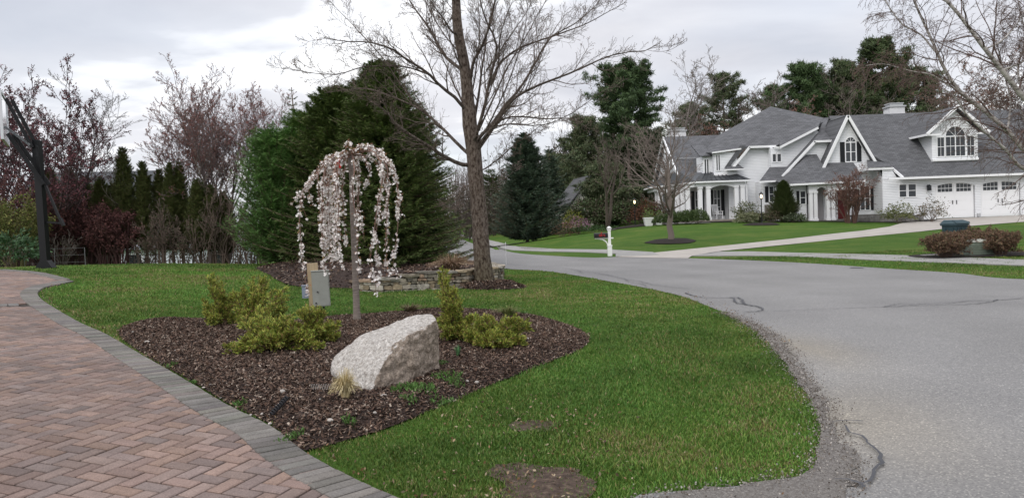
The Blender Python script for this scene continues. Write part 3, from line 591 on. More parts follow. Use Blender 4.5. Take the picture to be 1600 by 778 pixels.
def chips(name, poly, n, zf, seed, label, size=.042, pal=None):
    rs = np.random.RandomState(seed); p = np.asarray(poly); x0, y0 = p.min(0); x1, y1 = p.max(0)
    x = rs.uniform(x0, x1, n * 2); y = rs.uniform(y0, y1, n * 2); k = inpoly(x, y, p); x, y = x[k][:n], y[k][:n]; n = len(x)
    ed = edge_dist(x, y, p); x = x + rs.normal(0, .015, n); z = zf(x, y) + rs.uniform(.0, .016, n)
    a = rs.uniform(0, 6.28, n); L_ = size * rs.uniform(.4, 1.5, n); W_ = L_ * rs.uniform(.18, .5, n); ti = rs.normal(0, .45, n); tj = rs.normal(0, .45, n)
    u = np.stack([np.cos(a) * np.cos(ti), np.sin(a) * np.cos(ti), np.sin(ti)], 1) * L_[:, None] / 2; v = np.stack([-np.sin(a) * np.cos(tj), np.cos(a) * np.cos(tj), np.sin(tj)], 1) * W_[:, None] / 2
    c = np.stack([x, y, z], 1); V = np.stack([c - u - v, c + u - v * .7, c + u * .9 + v, c - u * .8 + v], 1).reshape(-1, 3)
    pal = np.array(pal or [(.062,.037,.026),(.092,.056,.040),(.034,.022,.017),(.135,.086,.060),(.20,.145,.11),(.080,.044,.030),(.32,.26,.21)])
    pr = np.array([.22,.2,.16,.17,.11,.09,.06]); pr = pr / pr.sum()
    col = pal[rs.choice(len(pal), n, p=pr[:len(pal)] / pr[:len(pal)].sum())] * rs.uniform(.7, 1.25, (n, 1))
    G_ = Geo(); G_.add(V, np.arange(4 * n).reshape(-1, 4), np.repeat(col, 4, 0)); return tag(G_.build(name, m_chip), label, kind='stuff')
chips('mulch_chips', BED, 150000, BZ, 11, 'shredded dark brown bark chips of the mulch bed', size=.026)
# pebbles in the bed, one by one
m_peb = mat('pebble', (1, 1, 1), rough=.7, tint=True, noise=(40, .15))
def pebble_mesh(seed):
    bm = bmesh.new(); bmesh.ops.create_icosphere(bm, subdivisions=2, radius=1); rs = random.Random(seed)
    f = [rs.uniform(.75, 1.2) for _ in range(3)]
    for v in bm.verts:
        n_ = 1 + .12 * math.sin(v.co.x * 3 + seed) * math.cos(v.co.y * 2.5 + seed); v.co = Vector((v.co.x * f[0] * n_, v.co.y * f[1] * .75, v.co.z * .5 * f[2]))
    for fc in bm.faces: fc.smooth = True
    me = bpy.data.meshes.new('pebble'); bm.to_mesh(me); bm.free()
    c_ = rs.choice([(.42,.38,.34),(.5,.46,.42),(.33,.30,.27),(.45,.36,.30)]); a_ = me.color_attributes.new('tint', 'FLOAT_COLOR', 'POINT'); a_.data.foreach_set('color', [*c_, 1] * len(me.vertices)); me.materials.append(m_peb); return me
PM = [pebble_mesh(i) for i in range(6)]
peb = [(600,620,.025),(441,615,.03),(478,627,.017),(436,635,.018),(422,668,.02),(516,660,.024),(545,650,.013),(586,647,.02),(230,535,.03),(236,540,.022),(345,590,.014),(350,596,.012),(330,602,.016),(385,603,.012),(320,610,.018),(300,520,.016),(345,625,.014),(410,650,.016),(730,597,.02),(745,599,.026),(655,600,.014),(700,570,.014),(825,530,.02),(400,545,.015),(275,548,.014),(208,520,.02),(222,528,.016),(370,640,.016),(392,655,.014),(500,625,.012)]
rs = random.Random(5)
for i, (px, py, r_) in enumerate(peb):
    x, y = gb(px, py); o = bpy.data.objects.new('pebble', PM[i % 6]); COL.objects.link(o); o.location = (x, y, float(BZ([x], [y])[0]) + r_ * .3); o.scale = (r_,) * 3; o.rotation_euler = (0, 0, rs.uniform(0, 6))
    pl = {0: 'flat pale pebble on the mulch just right of the straw tuft', 1: 'largest pale pebble, left of the wire coil', 5: 'pale pebble in the mulch nearest the front tip of the bed', 8: 'larger of the two whitish stones at the far left tip of the bed', 9: 'smaller of the two whitish stones at the far left tip of the bed', 19: 'long pale stone lying on mulch to the right below the boulder'}
    tag(o, pl.get(i, 'tiny pale pebble scattered among the dark mulch chips'), 'pebble', 'pebbles scattered in the mulch bed')
# ================================================================== LAWN BLADES
def blades():
    rs = np.random.RandomState(2)
    # distance-graded candidates in camera-frame fan
    n = 900000; y = 3.2 * (27 / 3.2) ** (rs.rand(n) ** .92); u = rs.uniform(-.74, .74, n); x = u * y
    dens = rs.rand(n)
    k = np.ones(n, bool)
    for pol in (DRIVE, ROAD, BED, WBED): k &= ~inpoly(x, y, pol)
    gl = inpoly(x, y, GUTL + rs.normal(0, .00, GUTL.shape)) & (rs.rand(n) > .06); k &= ~gl
    for s_ in SOILS: k &= ~(inpoly(x, y, s_) & (rs.rand(n) > .06 + .9 * np.exp(-edge_dist(x, y, s_) / .06)))
    de_ = dist_line(x, y, DW_LINE); k &= ~((de_ < .10) & (rs.rand(n) > .35))
    cl = vnoise(x, y, .22, 8); k &= rs.rand(n) < (.45 + .75 * cl)
    dm = np.hypot(x - BT[0], y - BT[1]); k &= dm > .62
    x, y = x[k], y[k]; n = len(x)
    z = TZ(x, y); D = y; w_ = .0030 + .00075 * D; h_ = (.015 + .021 * vnoise(x, y, .3, 4)) * rs.uniform(.6, 1.35, n) * (1 + .012 * D)
    tall = rs.rand(n) < .012; h_ = h_ * np.where(tall, 1.6, 1)
    a = rs.uniform(0, 6.28, n); la = rs.uniform(0, 6.28, n); le = rs.uniform(.1, .9, n) * h_
    side = np.stack([np.cos(a), np.sin(a), 0 * a], 1) * (w_ / 2)[:, None]; p = np.stack([x, y, z - .004], 1)
    tip = p + np.stack([np.cos(la) * le, np.sin(la) * le, h_], 1); mid = p + np.stack([np.cos(la) * le * .35, np.sin(la) * le * .35, h_ * .62], 1)
    v1 = vnoise(x, y, 1.1, 21); v2 = vnoise(x, y, .35, 22); v3 = vnoise(x, y, 3.1, 23); dry = np.clip((v1 * .6 + v2 * .5 + v3 * .35 - .76) * 2.6, 0, .8)
    gx_, gy_ = g(1180, 600); band = np.exp(-((x - (gx_ - .25)) / .28) ** 2) * (y > 4.5) * (y < 9) * .5 * v2; dry = np.clip(dry + band, 0, .9)
    pal = np.array([(.082,.172,.024),(.112,.200,.034),(.060,.138,.020),(.155,.212,.046),(.095,.182,.034)]); col = pal[rs.randint(0, 5, n)]
    yel = np.array([(.20,.17,.065),(.13,.15,.035),(.26,.22,.11)])[rs.randint(0, 3, n)]; isd = rs.rand(n) < (.05 + dry * .8)
    col = np.where(isd[:, None], yel, col * (1 + .7 * (v3[:, None] - .5) + .4 * (v2[:, None] - .5)) * (1 + np.array([.35, .05, .1]) * (v1[:, None] - .4))) * rs.uniform(.8, 1.2, (n, 1))
    V = np.stack([p - side, p + side, mid + side * .75, mid - side * .75, tip], 1).reshape(-1, 3); b = np.arange(n) * 5
    G_ = Geo(); G_.add(V, np.stack([b, b+1, b+2, b+3], 1), np.repeat(col, 5, 0)); G_.f.append(np.stack([b+3, b+2, b+4], 1))
    tag(G_.build('grass', m_leaf), 'short green lawn grass with straw coloured patches', kind='stuff')
BT = np.array(g(757, 449)) # big tree foot
# terraced mulch bed behind the stone wall
WL = pxline([(556,452),(572,455),(588,456),(620,455),(650,453.5),(690,452),(729,449.5),(748,445)])
wl = [tuple(q) for q in WL]; xe, ye = wl[-1]
wl += [(xe + .35, ye + .55), (xe + .45, ye + 1.4), (xe + .2, ye + 2.6), (xe - .1, ye + 4.2)]
WALL = smooth_line(wl, .1)
WBED = np.r_[WALL, [(-1.6, 23), (-2.5, 25.5), (-5, 27), (-8, 26), (-7.4, 22), (-6.2, 19.6), (-5.6, 18.2)], smooth_line(pxline([(440,441),(455,447),(490,450),(530,451)]), .3)]
def wb_h(x, y, poly):
    d_ = dist_line(x, y, WALL[6:]); e_ = edge_dist(x, y, poly); t = np.clip((x + 3.6) / 2.0, 0, 1)
    return np.where(d_ < e_ + .05, np.minimum(.34, .12 + .30 * t) , np.minimum(e_ * .22, .34)) * 1.0
tag(sheet('mulch_terrace', WBED, .02, m_mulch, res=.25, height=wb_h), 'raised mulch bed under the tall spruce behind the stone wall', kind='structure')
chips('mulch_chips', WBED, 9000, lambda x, y: TZ(x, y) + .02 + wb_h(x, y, WBED), 12, 'reddish brown bark mulch of the terrace behind the wall', size=.07)
def stone_wall():
    th = thing('stone_wall', 'low dry stacked tan stone wall curving round the mulch terrace behind the tree', 'stone wall', (WALL[20][0], WALL[20][1], tz(*WALL[20])))
    org = np.array(th.location); rs = np.random.RandomState(4)
    seg = np.r_[0, np.cumsum(np.linalg.norm(np.diff(WALL, axis=0), axis=1))]; tot = seg[-1]
    def pt(s_, off, z):
        x = np.interp(s_, seg, WALL[:, 0]); y = np.interp(s_, seg, WALL[:, 1]); a = np.interp(s_ + .05, seg, WALL[:, 0]) - np.interp(s_ - .05, seg, WALL[:, 0]); b = np.interp(s_ + .05, seg, WALL[:, 1]) - np.interp(s_ - .05, seg, WALL[:, 1]); l_ = math.hypot(a, b) or 1
        xx, yy = x + b / l_ * off, y - a / l_ * off; return (xx, yy, tz(xx, yy) + z)
    def hgt(s_): return .20 + .19 * min(1, s_ / 1.7)
    pal = np.array([(.27,.235,.18),(.22,.20,.165),(.33,.29,.23),(.19,.17,.13),(.36,.33,.28),(.24,.17,.12),(.30,.24,.16)])
    def stone(G_, s0, s1, z0, z1, o0, o1):
        n = 4; V = []; jo = rs.uniform(-.012, .02)
        for k in range(n + 1):
            s_ = s0 + (s1 - s0) * k / n; e_ = .0 if 0 < k < n else .006
            for off, z in ((o0 + jo, z0 + e_), (o0 + jo + rs.normal(0, .003), z1 - e_), (o1, z1 - e_), (o1, z0 + e_)):
                V.append(np.array(pt(s_, off - e_ * np.sign(o0), z)) + rs.normal(0, .0035, 3) - org)
        F = [(4*k+a, 4*k+(a+1) % 4, 4*k+4+(a+1) % 4, 4*k+4+a) for k in range(n) for a in range(4)] + [(3, 2, 1, 0), (4*n, 4*n+1, 4*n+2, 4*n+3)]
        G_.add(V, F, pal[rs.randint(len(pal))] * rs.uniform(.6, 1.35))
    G_ = Geo(); G2 = Geo(); s_ = 0
    z = -.06
    for row in range(6):
        z1 = z + rs.uniform(.055, .10); s_ = rs.uniform(0, .15)
        while s_ < tot - .3:
            w_ = rs.uniform(.07, .24); top = hgt(s_) - .055; zz1 = min(z1, top)
            if zz1 - z > .02: stone(G_, s_ + .006, s_ + w_ - .006, z + .004, zz1 - .004 + rs.normal(0, .005), .10 + rs.normal(0, .012), -.09)
            s_ += w_
        z = z1
    s_ = 0.
    while s_ < tot - .2:
        w_ = rs.uniform(.22, .5); stone(G2, s_ + .004, s_ + w_ - .004, hgt(s_) - .052, hgt(s_) - .004, .135, -.17); s_ += w_
    m_st = mat('wall_stone', (1, 1, 1), rough=.95, tint=True, noise=[(25, .3), (6, .25)], bump=[(70, .006), (18, .012)])
    G_.build('wall_stones', m_st, th); G2.build('cap_stones', m_st, th)
stone_wall()
blades()
# ================================================================== BOULDER
def boulder():
    def C(a, b, D): return P(480 + a / 4.096, 470 + b / 4.096, D - .62)
    pts = [C(415,578,6.50),(C(320,575,6.58)),C(200,505,6.75),C(150,452,6.95),C(143,412,7.0),C(160,358,7.08),C(230,315,7.12),C(330,225,7.2),C(400,190,7.25),C(470,430,6.58),C(530,290,6.74),C(600,215,6.92),C(640,110,7.42),C(720,88,7.45),C(798,86,7.36),C(830,120,7.16),C(845,180,7.2),C(835,425,7.22),C(640,500,6.92),C(520,520,6.70)]
    b_ = np.array(pts); cen = b_.mean(0)
    extra = [(-1.4, 6.9, .25), (-.72, 7.05, .15), (-1.05, 7.0, .5), (-1.0, 6.0, -.1), (-.68, 6.75, -.1), (-1.5, 6.5, -.1), (-.75, 7.0, -.1), (-1.4, 6.9, -.1), (-1.25, 6.15, -.1)]
    bm = bmesh.new()
    for p in list(b_) + extra: bm.verts.new(p)
    bmesh.ops.convex_hull(bm, input=bm.verts)
    for v in [v for v in bm.verts if not v.link_faces]: bm.verts.remove(v)
    bmesh.ops.triangulate(bm, faces=bm.faces)
    for it in range(5):
        es = [e for e in bm.edges if e.calc_length() > .035]
        if not es: break
        bmesh.ops.subdivide_edges(bm, edges=es, cuts=1, use_grid_fill=False); bmesh.ops.triangulate(bm, faces=bm.faces)
    for _ in range(2): bmesh.ops.smooth_vert(bm, verts=bm.verts, factor=.45, use_axis_x=True, use_axis_y=True, use_axis_z=True)
    bm.normal_update(); from mathutils import noise
    for v in bm.verts:
        p = v.co; n1 = noise.noise(p * 3.1); n2 = noise.noise(p * 9 + Vector((5, 2, 1))); n3 = noise.noise(p * 26)
        rg = 1.7 if (v.normal.x > .15 and v.normal.y < 0) else .7      # broken right face is rougher
        v.co += v.normal * (.024 * n1 + .020 * rg * (abs(n2) - .2) + .011 * rg * n3)
        # scooped facet on the right face
        q = Vector((-.74, 6.38, .45)); d_ = (p - q).length
        if d_ < .2: v.co -= v.normal * .035 * (1 - d_ / .2)
    org = Vector((-1.05, 6.5, tz(-1.05, 6.5)))
    for v in bm.verts: v.co -= org
    me = bpy.data.meshes.new('boulder'); bm.to_mesh(me); bm.free()
    for f in me.polygons: f.use_smooth = True
    m = mat('granite', cols=[(.28, (.20,.175,.15)), (.40, (.36,.33,.295)), (.55, (.47,.44,.405)), (.72, (.62,.595,.56))], noise=(34, 0), rough=.85, bump=[(110, .010), (34, .010), (7, .03)])
    # crystals; darker, browner tone on the faces turned to the right
    t = m.node_tree; n = t.nodes; l = t.links; b = n['Principled BSDF']; src = b.inputs['Base Color'].links[0].from_socket
    tc_ = n.new('ShaderNodeTexCoord'); vo = n.new('ShaderNodeTexVoronoi'); vo.inputs['Scale'].default_value = 95; l.new(tc_.outputs['Object'], vo.inputs['Vector'])
    r_ = n.new('ShaderNodeMapRange'); l.new(vo.outputs['Color'], r_.inputs[0]); r_.inputs[3].default_value = .6; r_.inputs[4].default_value = 1.35
    s_ = n.new('ShaderNodeVectorMath'); s_.operation = 'SCALE'; l.new(src, s_.inputs[0]); l.new(r_.outputs[0], s_.inputs['Scale'])
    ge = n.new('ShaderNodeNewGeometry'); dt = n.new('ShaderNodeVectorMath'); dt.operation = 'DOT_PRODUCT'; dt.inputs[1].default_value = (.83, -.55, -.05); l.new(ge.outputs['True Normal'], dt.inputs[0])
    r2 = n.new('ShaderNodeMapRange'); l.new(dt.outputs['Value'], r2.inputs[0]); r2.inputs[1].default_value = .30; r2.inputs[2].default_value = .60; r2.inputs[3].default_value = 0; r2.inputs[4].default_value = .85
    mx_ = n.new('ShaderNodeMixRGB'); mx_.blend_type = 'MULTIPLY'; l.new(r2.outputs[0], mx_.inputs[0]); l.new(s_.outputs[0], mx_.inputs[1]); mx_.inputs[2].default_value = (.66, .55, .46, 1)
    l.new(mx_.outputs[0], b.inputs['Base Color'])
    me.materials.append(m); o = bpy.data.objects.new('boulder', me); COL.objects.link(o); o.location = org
    tag(o, 'large angular pale granite boulder sitting in the mulch bed', 'boulder')
boulder()
def bedpt(px, py): x, y = gb(px, py); return (x, y, float(BZ([x], [y])[0]))
STRAW = ((.52,.44,.24),(.60,.52,.32),(.44,.35,.18),(.36,.27,.13))
grass_clump('dry_grass_tuft', 'small tuft of bleached straw coloured grass in front of the boulder', bedpt(540, 622), .13, .27, 3, STRAW, n=420, wid=.007, arch=1.0)
# ------------------------------------------------------------------ coil of corrugated drip hose
def helix(p0, p1, r_, turns, n, wr, tint, name, label, cat):
    p0 = np.array(p0); p1 = np.array(p1); d = nrm(p1 - p0); s_ = nrm(np.cross(d, [0, 0, 1.])); u = np.cross(s_, d); t = np.linspace(0, 1, n)
    Q = p0 + (p1 - p0) * t[:, None] + r_ * (s_ * np.cos(t * turns * 6.283)[:, None] + u * np.sin(t * turns * 6.283)[:, None])
    G_ = Geo(); G_.tubes([Q - p0], [np.full(n, wr)], 5, tint); o = G_.build(name, m_leaf); o.location = p0; return tag(o, label, cat)
a_ = bedpt(487, 614); b_ = bedpt(531, 613); helix(np.array(a_) + (0, 0, .04), np.array(b_) + (0, 0, .04), .022, 12, 200, .0016, (.30, .28, .26), 'wire_coil', 'stretched grey wire coil lying on mulch left of the straw tuft', 'wire coil')
a_ = bedpt(424, 655); b_ = bedpt(450, 630); helix(np.array(a_) + (0, 0, .025), np.array(b_) + (0, 0, .05), .014, 9, 120, .006, (.025, .025, .028), 'corrugated_hose', 'short black corrugated hose end poking from the mulch', 'hose')
def litter():
    rs = np.random.RandomState(77); P_ = []
    ln = ROAD_NEAR[:-25]; i = rs.randint(0, len(ln), 900); P_.append(ln[i] + rs.normal(0, .14, (900, 2)))
    i = rs.randint(0, len(DW_LINE), 700); P_.append(DW_LINE[i] + rs.normal(0, .05, (700, 2)) + np.array([.05, .03]))
    for s_ in SOILS: c_ = s_.mean(0) if hasattr(s_, 'mean') else np.mean(s_, 0); P_.append(np.array(c_) + rs.normal(0, .35, (260, 2)))
    q = np.concatenate(P_); q = q[(q[:, 1] > 3.3) & (q[:, 1] < 14)]; G_ = Geo()
    leaves(G_, np.c_[q, TZ(q[:, 0], q[:, 1]) + rs.uniform(.022, .04, len(q))], rs, .024, .5, ((.16,.09,.045),(.24,.17,.10),(.09,.06,.04),(.30,.24,.16)), d=np.array([1., 0, 0]) + 0 * np.c_[q, q[:, 0]], dspread=2.2)
    tag(G_.build('leaf_litter', m_leaf), 'scattered dry leaf bits along the lawn edges', kind='stuff')
litter()
def grit():
    rs = np.random.RandomState(78); gl = GUTL; i = rs.randint(0, len(gl), 5000); q = gl[i] + rs.normal(0, .035, (5000, 2)); j = rs.randint(0, len(gl), 3000); q = np.r_[q, gl[j] + rs.normal(0, .07, (3000, 2))]
    x = rs.uniform(0, 3, 9000); y = rs.uniform(3.3, 9.5, 9000); k = inpoly(x, y, gl); q = np.r_[q, np.c_[x[k], y[k]]]; q = q[q[:, 1] > 3.2]
    G_ = Geo(); n = len(q); leaves(G_, np.c_[q, TZ(q[:, 0], q[:, 1]) + rs.uniform(.018, .026, n)], rs, .012, .8, ((.15,.13,.11),(.20,.18,.16),(.27,.245,.22),(.11,.085,.065),(.36,.33,.30)), d=np.tile([1., 0, 0], (n, 1)), dspread=1.6)
    tag(G_.build('grit', m_leaf), 'fine grit and soil crumbs washed along the asphalt edge', kind='stuff')
grit()
# ------------------------------------------------------------------ weeds
def weeds(name, spots, seed, label):
    rs = np.random.RandomState(seed); G_ = Geo()
    for px, py, r_, n in spots:
        x, y = g(px, py); a = rs.uniform(0, 6.28, n); q = r_ * np.sqrt(rs.rand(n)); X = x + np.cos(a) * q; Y = y + np.sin(a) * q; Zz = (BZ(X, Y) if inpoly([x], [y], BED)[0] else TZ(X, Y)) + rs.uniform(0, .02, n)
        leaves(G_, np.stack([X, Y, Zz], 1), rs, .035, .3, ((.07,.15,.03),(.10,.18,.05),(.05,.11,.02)), d=np.array([0, 0, 1.]), dspread=.7)
    return tag(G_.build(name, m_leaf), label, kind='stuff')
weeds('weeds', [(660,625,.13,240),(640,622,.08,120),(700,605,.12,150),(712,612,.08,110),(548,675,.05,70),(620,628,.05,60),(690,585,.08,60),(375,638,.05,60),(266,577,.05,50),(302,601,.04,50),(441,695,.05,50),(460,690,.06,60),(690,635,.1,90),(640,640,.07,70),(820,500,.06,60),(183,515,.05,60)], 3, 'small green weeds sprouting through the mulch')
# ------------------------------------------------------------------ junipers
JUN = ((.22,.28,.05),(.16,.23,.042),(.33,.35,.06),(.10,.15,.03),(.28,.22,.065),(.18,.10,.045))
def juniper(label, px, py, stems, seed, tints=JUN, leafn=7, size=.05):
    """stems: list of (end px, end py, depth shift) arching from the foot"""
    rs = np.random.RandomState(seed); foot = np.array(bedpt(px, py)); D = foot[1]; th = thing('juniper', label, 'juniper', tuple(foot)); Q = []
    for ex, ey, dd in stems:
        for rep in range(3):
            e_ = np.array(P(ex + rs.normal(0, 5), ey + rs.normal(0, 4), D + dd + rs.normal(0, .1))) - foot; mid = e_ * np.array([.55, .55, .35 if e_[2] < .25 else .5]) + np.array([0, 0, .05])
            e_[2] = max(e_[2], .04)
            q = resample([rs.normal(0, .02, 3) * [1, 1, 0], mid * .5, mid + rs.normal(0, .015, 3), e_], 9); Q.append(q)
    Q = np.array(Q); Rr = np.linspace(1, .3, 9)[None] * np.full((len(Q), 1), .008)
    G_ = Geo(); G_.tubes(Q, Rr, 5, (.14, .09, .06)); G_.build('stems', m_twig, th)
    A, Ar = grow(Q, Rr, 14, rs, t0=.15, ang=(22, 42), ratio=.30, n=6, up=.10, rmin=.002, lmin=.05, shrink=.7); B_, Br = grow(A, Ar, 6, rs, t0=.2, ang=(18, 36), ratio=.48, n=4, up=.08, rmin=.0015, lmin=.035)
    G2 = Geo(); G2.tubes(A, Ar, 3, (.12, .09, .05)); c1 = rs.uniform(.75, 1.25, len(B_))
    TIP = ((.33,.36,.065),(.26,.32,.055),(.38,.36,.08)); pp, tg, ix = along(B_, 3, rs, jit=.003, t0=.6); leaves(G2, pp, rs, size * .6, .26, TIP, d=tg, dspread=.25, vary=.2)
    pp, tg, ix = along(B_, leafn, rs, jit=.004); pz = pp[:, 2]; tn = np.array(tints)
    leaves(G2, pp, rs, size * .62, .26, tints, d=tg, dspread=.30, vary=.35); pp, tg, ix = along(A, leafn, rs, jit=.006); leaves(G2, pp, rs, size * .7, .24, tints, d=tg, dspread=.45, vary=.25)
    G2.build('foliage', m_leaf, th); return th
juniper('upright yellow green juniper at the far left of the mulch bed', 348, 508, [(334,438,0),(340,460,.05),(350,455,-.05),(326,486,0),(368,474,.1),(360,462,.1),(330,500,-.15),(372,495,0)], 21)
juniper('arching golden juniper between the upright one and the utility post', 390, 522, [(395,447,.1),(412,446,0),(432,462,-.1),(440,482,-.1),(372,462,.1),(368,492,0),(420,486,-.2),(400,470,.0)], 22)
juniper('low sprawling juniper at the front of the left shrub group', 437, 546, [(365,556,-.25),(380,548,.0),(398,520,.1),(372,505,.15),(420,508,0),(450,500,.1),(480,530,0),(500,548,-.1),(430,530,-.35),(390,535,-.3),(410,490,.2),(462,520,-.1)], 23)
juniper('bushy juniper in front of the utility post', 490, 532, [(470,490,0),(485,486,.05),(505,490,.1),(518,510,0),(522,540,0),(460,512,-.1),(498,515,-.2),(478,545,-.2)], 24)
juniper('tall tapering golden juniper right behind the boulder', 712, 532, [(688,430,.1),(696,445,.05),(706,460,0),(718,480,.0),(732,500,0),(694,478,0),(690,500,-.05),(742,520,-.1),(700,520,-.1),(725,515,-.2)], 25)
juniper('low spreading juniper at the right side of the bed', 762, 540, [(745,505,.1),(765,502,.1),(790,505,0),(812,508,0),(828,512,0),(800,530,-.1),(815,545,-.1),(735,530,-.1),(775,530,-.25),(750,545,-.2),(790,548,-.2)], 26)
grass_clump('brown_seedling', 'small brown leafed plant on mulch at the lawn edge behind the boulder', bedpt(641, 487), .24, .13, 31, ((.13,.10,.05),(.09,.11,.03),(.17,.11,.07),(.22,.18,.11)), n=190, wid=.014, cat='plant')
grass_clump('green_seedling', 'small green and tan tufted plant at the bed edge right of the tall juniper', bedpt(795, 494), .26, .17, 32, ((.12,.15,.04),(.09,.13,.03),(.20,.18,.08)), n=190, wid=.010, cat='plant')
grass_clump('sprout', 'young bluish green bulb leaves right of the boulder', bedpt(716, 556), .05, .12, 33, ((.05,.13,.05),(.07,.16,.06)), n=14, wid=.02, cat='plant', arch=.3)
grass_clump('ornamental_grass', 'dormant coppery ornamental grass clump above the stone wall', (lambda p: (p[0], p[1], tz(*p) + .33))(gb(706, 421, .36)), .62, .42, 34, ((.24,.15,.09),(.30,.20,.12),(.19,.12,.08),(.36,.27,.18)), n=650, wid=.016, arch=.9)
# ------------------------------------------------------------------ utility post
def utility_post():
    x, y, z = bedpt(493, 497); b = thing('utility_post', 'short wooden post carrying a grey metal box behind the junipers', 'utility post', (x, y, z))
    sc = 1 / 109.                      # metres per photo pixel at this depth
    m_w = mat('post_wood', cols=[(.3, (.36,.27,.17)), (.7, (.48,.38,.25))], noise=(12, 0), rough=.85, bump=(40, .003), wood=(6, 6, .4))
    m_g = mat('galvanised_box', (.30, .31, .28), rough=.6, noise=[(8, .1)], metal=0, spec=.4); m_d = mat('dark_conduit', (.05, .05, .05), rough=.6); m_bl = mat('blue_grey_cover', (.25, .29, .36), rough=.5)
    G_ = Geo(); G_.box(-.075, .075, -.05, .05, -.2, .715); G_.build('post', m_w, b)
    G_ = Geo(); G_.box(-.015, .225, -.185, -.052, .10, .60); G_.box(-.022, .232, -.196, -.045, .60, .612); bx_ = G_.build('metal_box', m_g, b)
    G_ = Geo(); G_.box(-.006, .216, -.192, -.1855, .112, .588); G_.build('box_door', m_g, bx_)
    for dx, dz in ((.05, .30), (.02, .14)):
        G_ = Geo(); G_.box(dx, dx + .018, -.204, -.1925, dz, dz + .022); G_.build('latch', m_d, bx_)
    G_ = Geo(); G_.tubes([resample([(.09, -.11, -.1), (.09, -.11, .10)], 3), resample([(.13, -.11, -.1), (.13, -.11, .10)], 3), resample([(.05, -.11, -.1), (.05, -.11, .10)], 3)], np.full((3, 3), .013), 8); G_.build('conduit', m_d, b)
    G_ = Geo(); G_.box(-.165, -.078, -.05, .03, .22, .40); G_.box(-.172, -.078, -.058, .038, .395, .408); G_.box(-.150, -.095, -.056, -.0505, .25, .36); G_.build('outlet_cover', m_bl, b)
    b.rotation_euler = (0, R(-1.0), R(12))
utility_post()
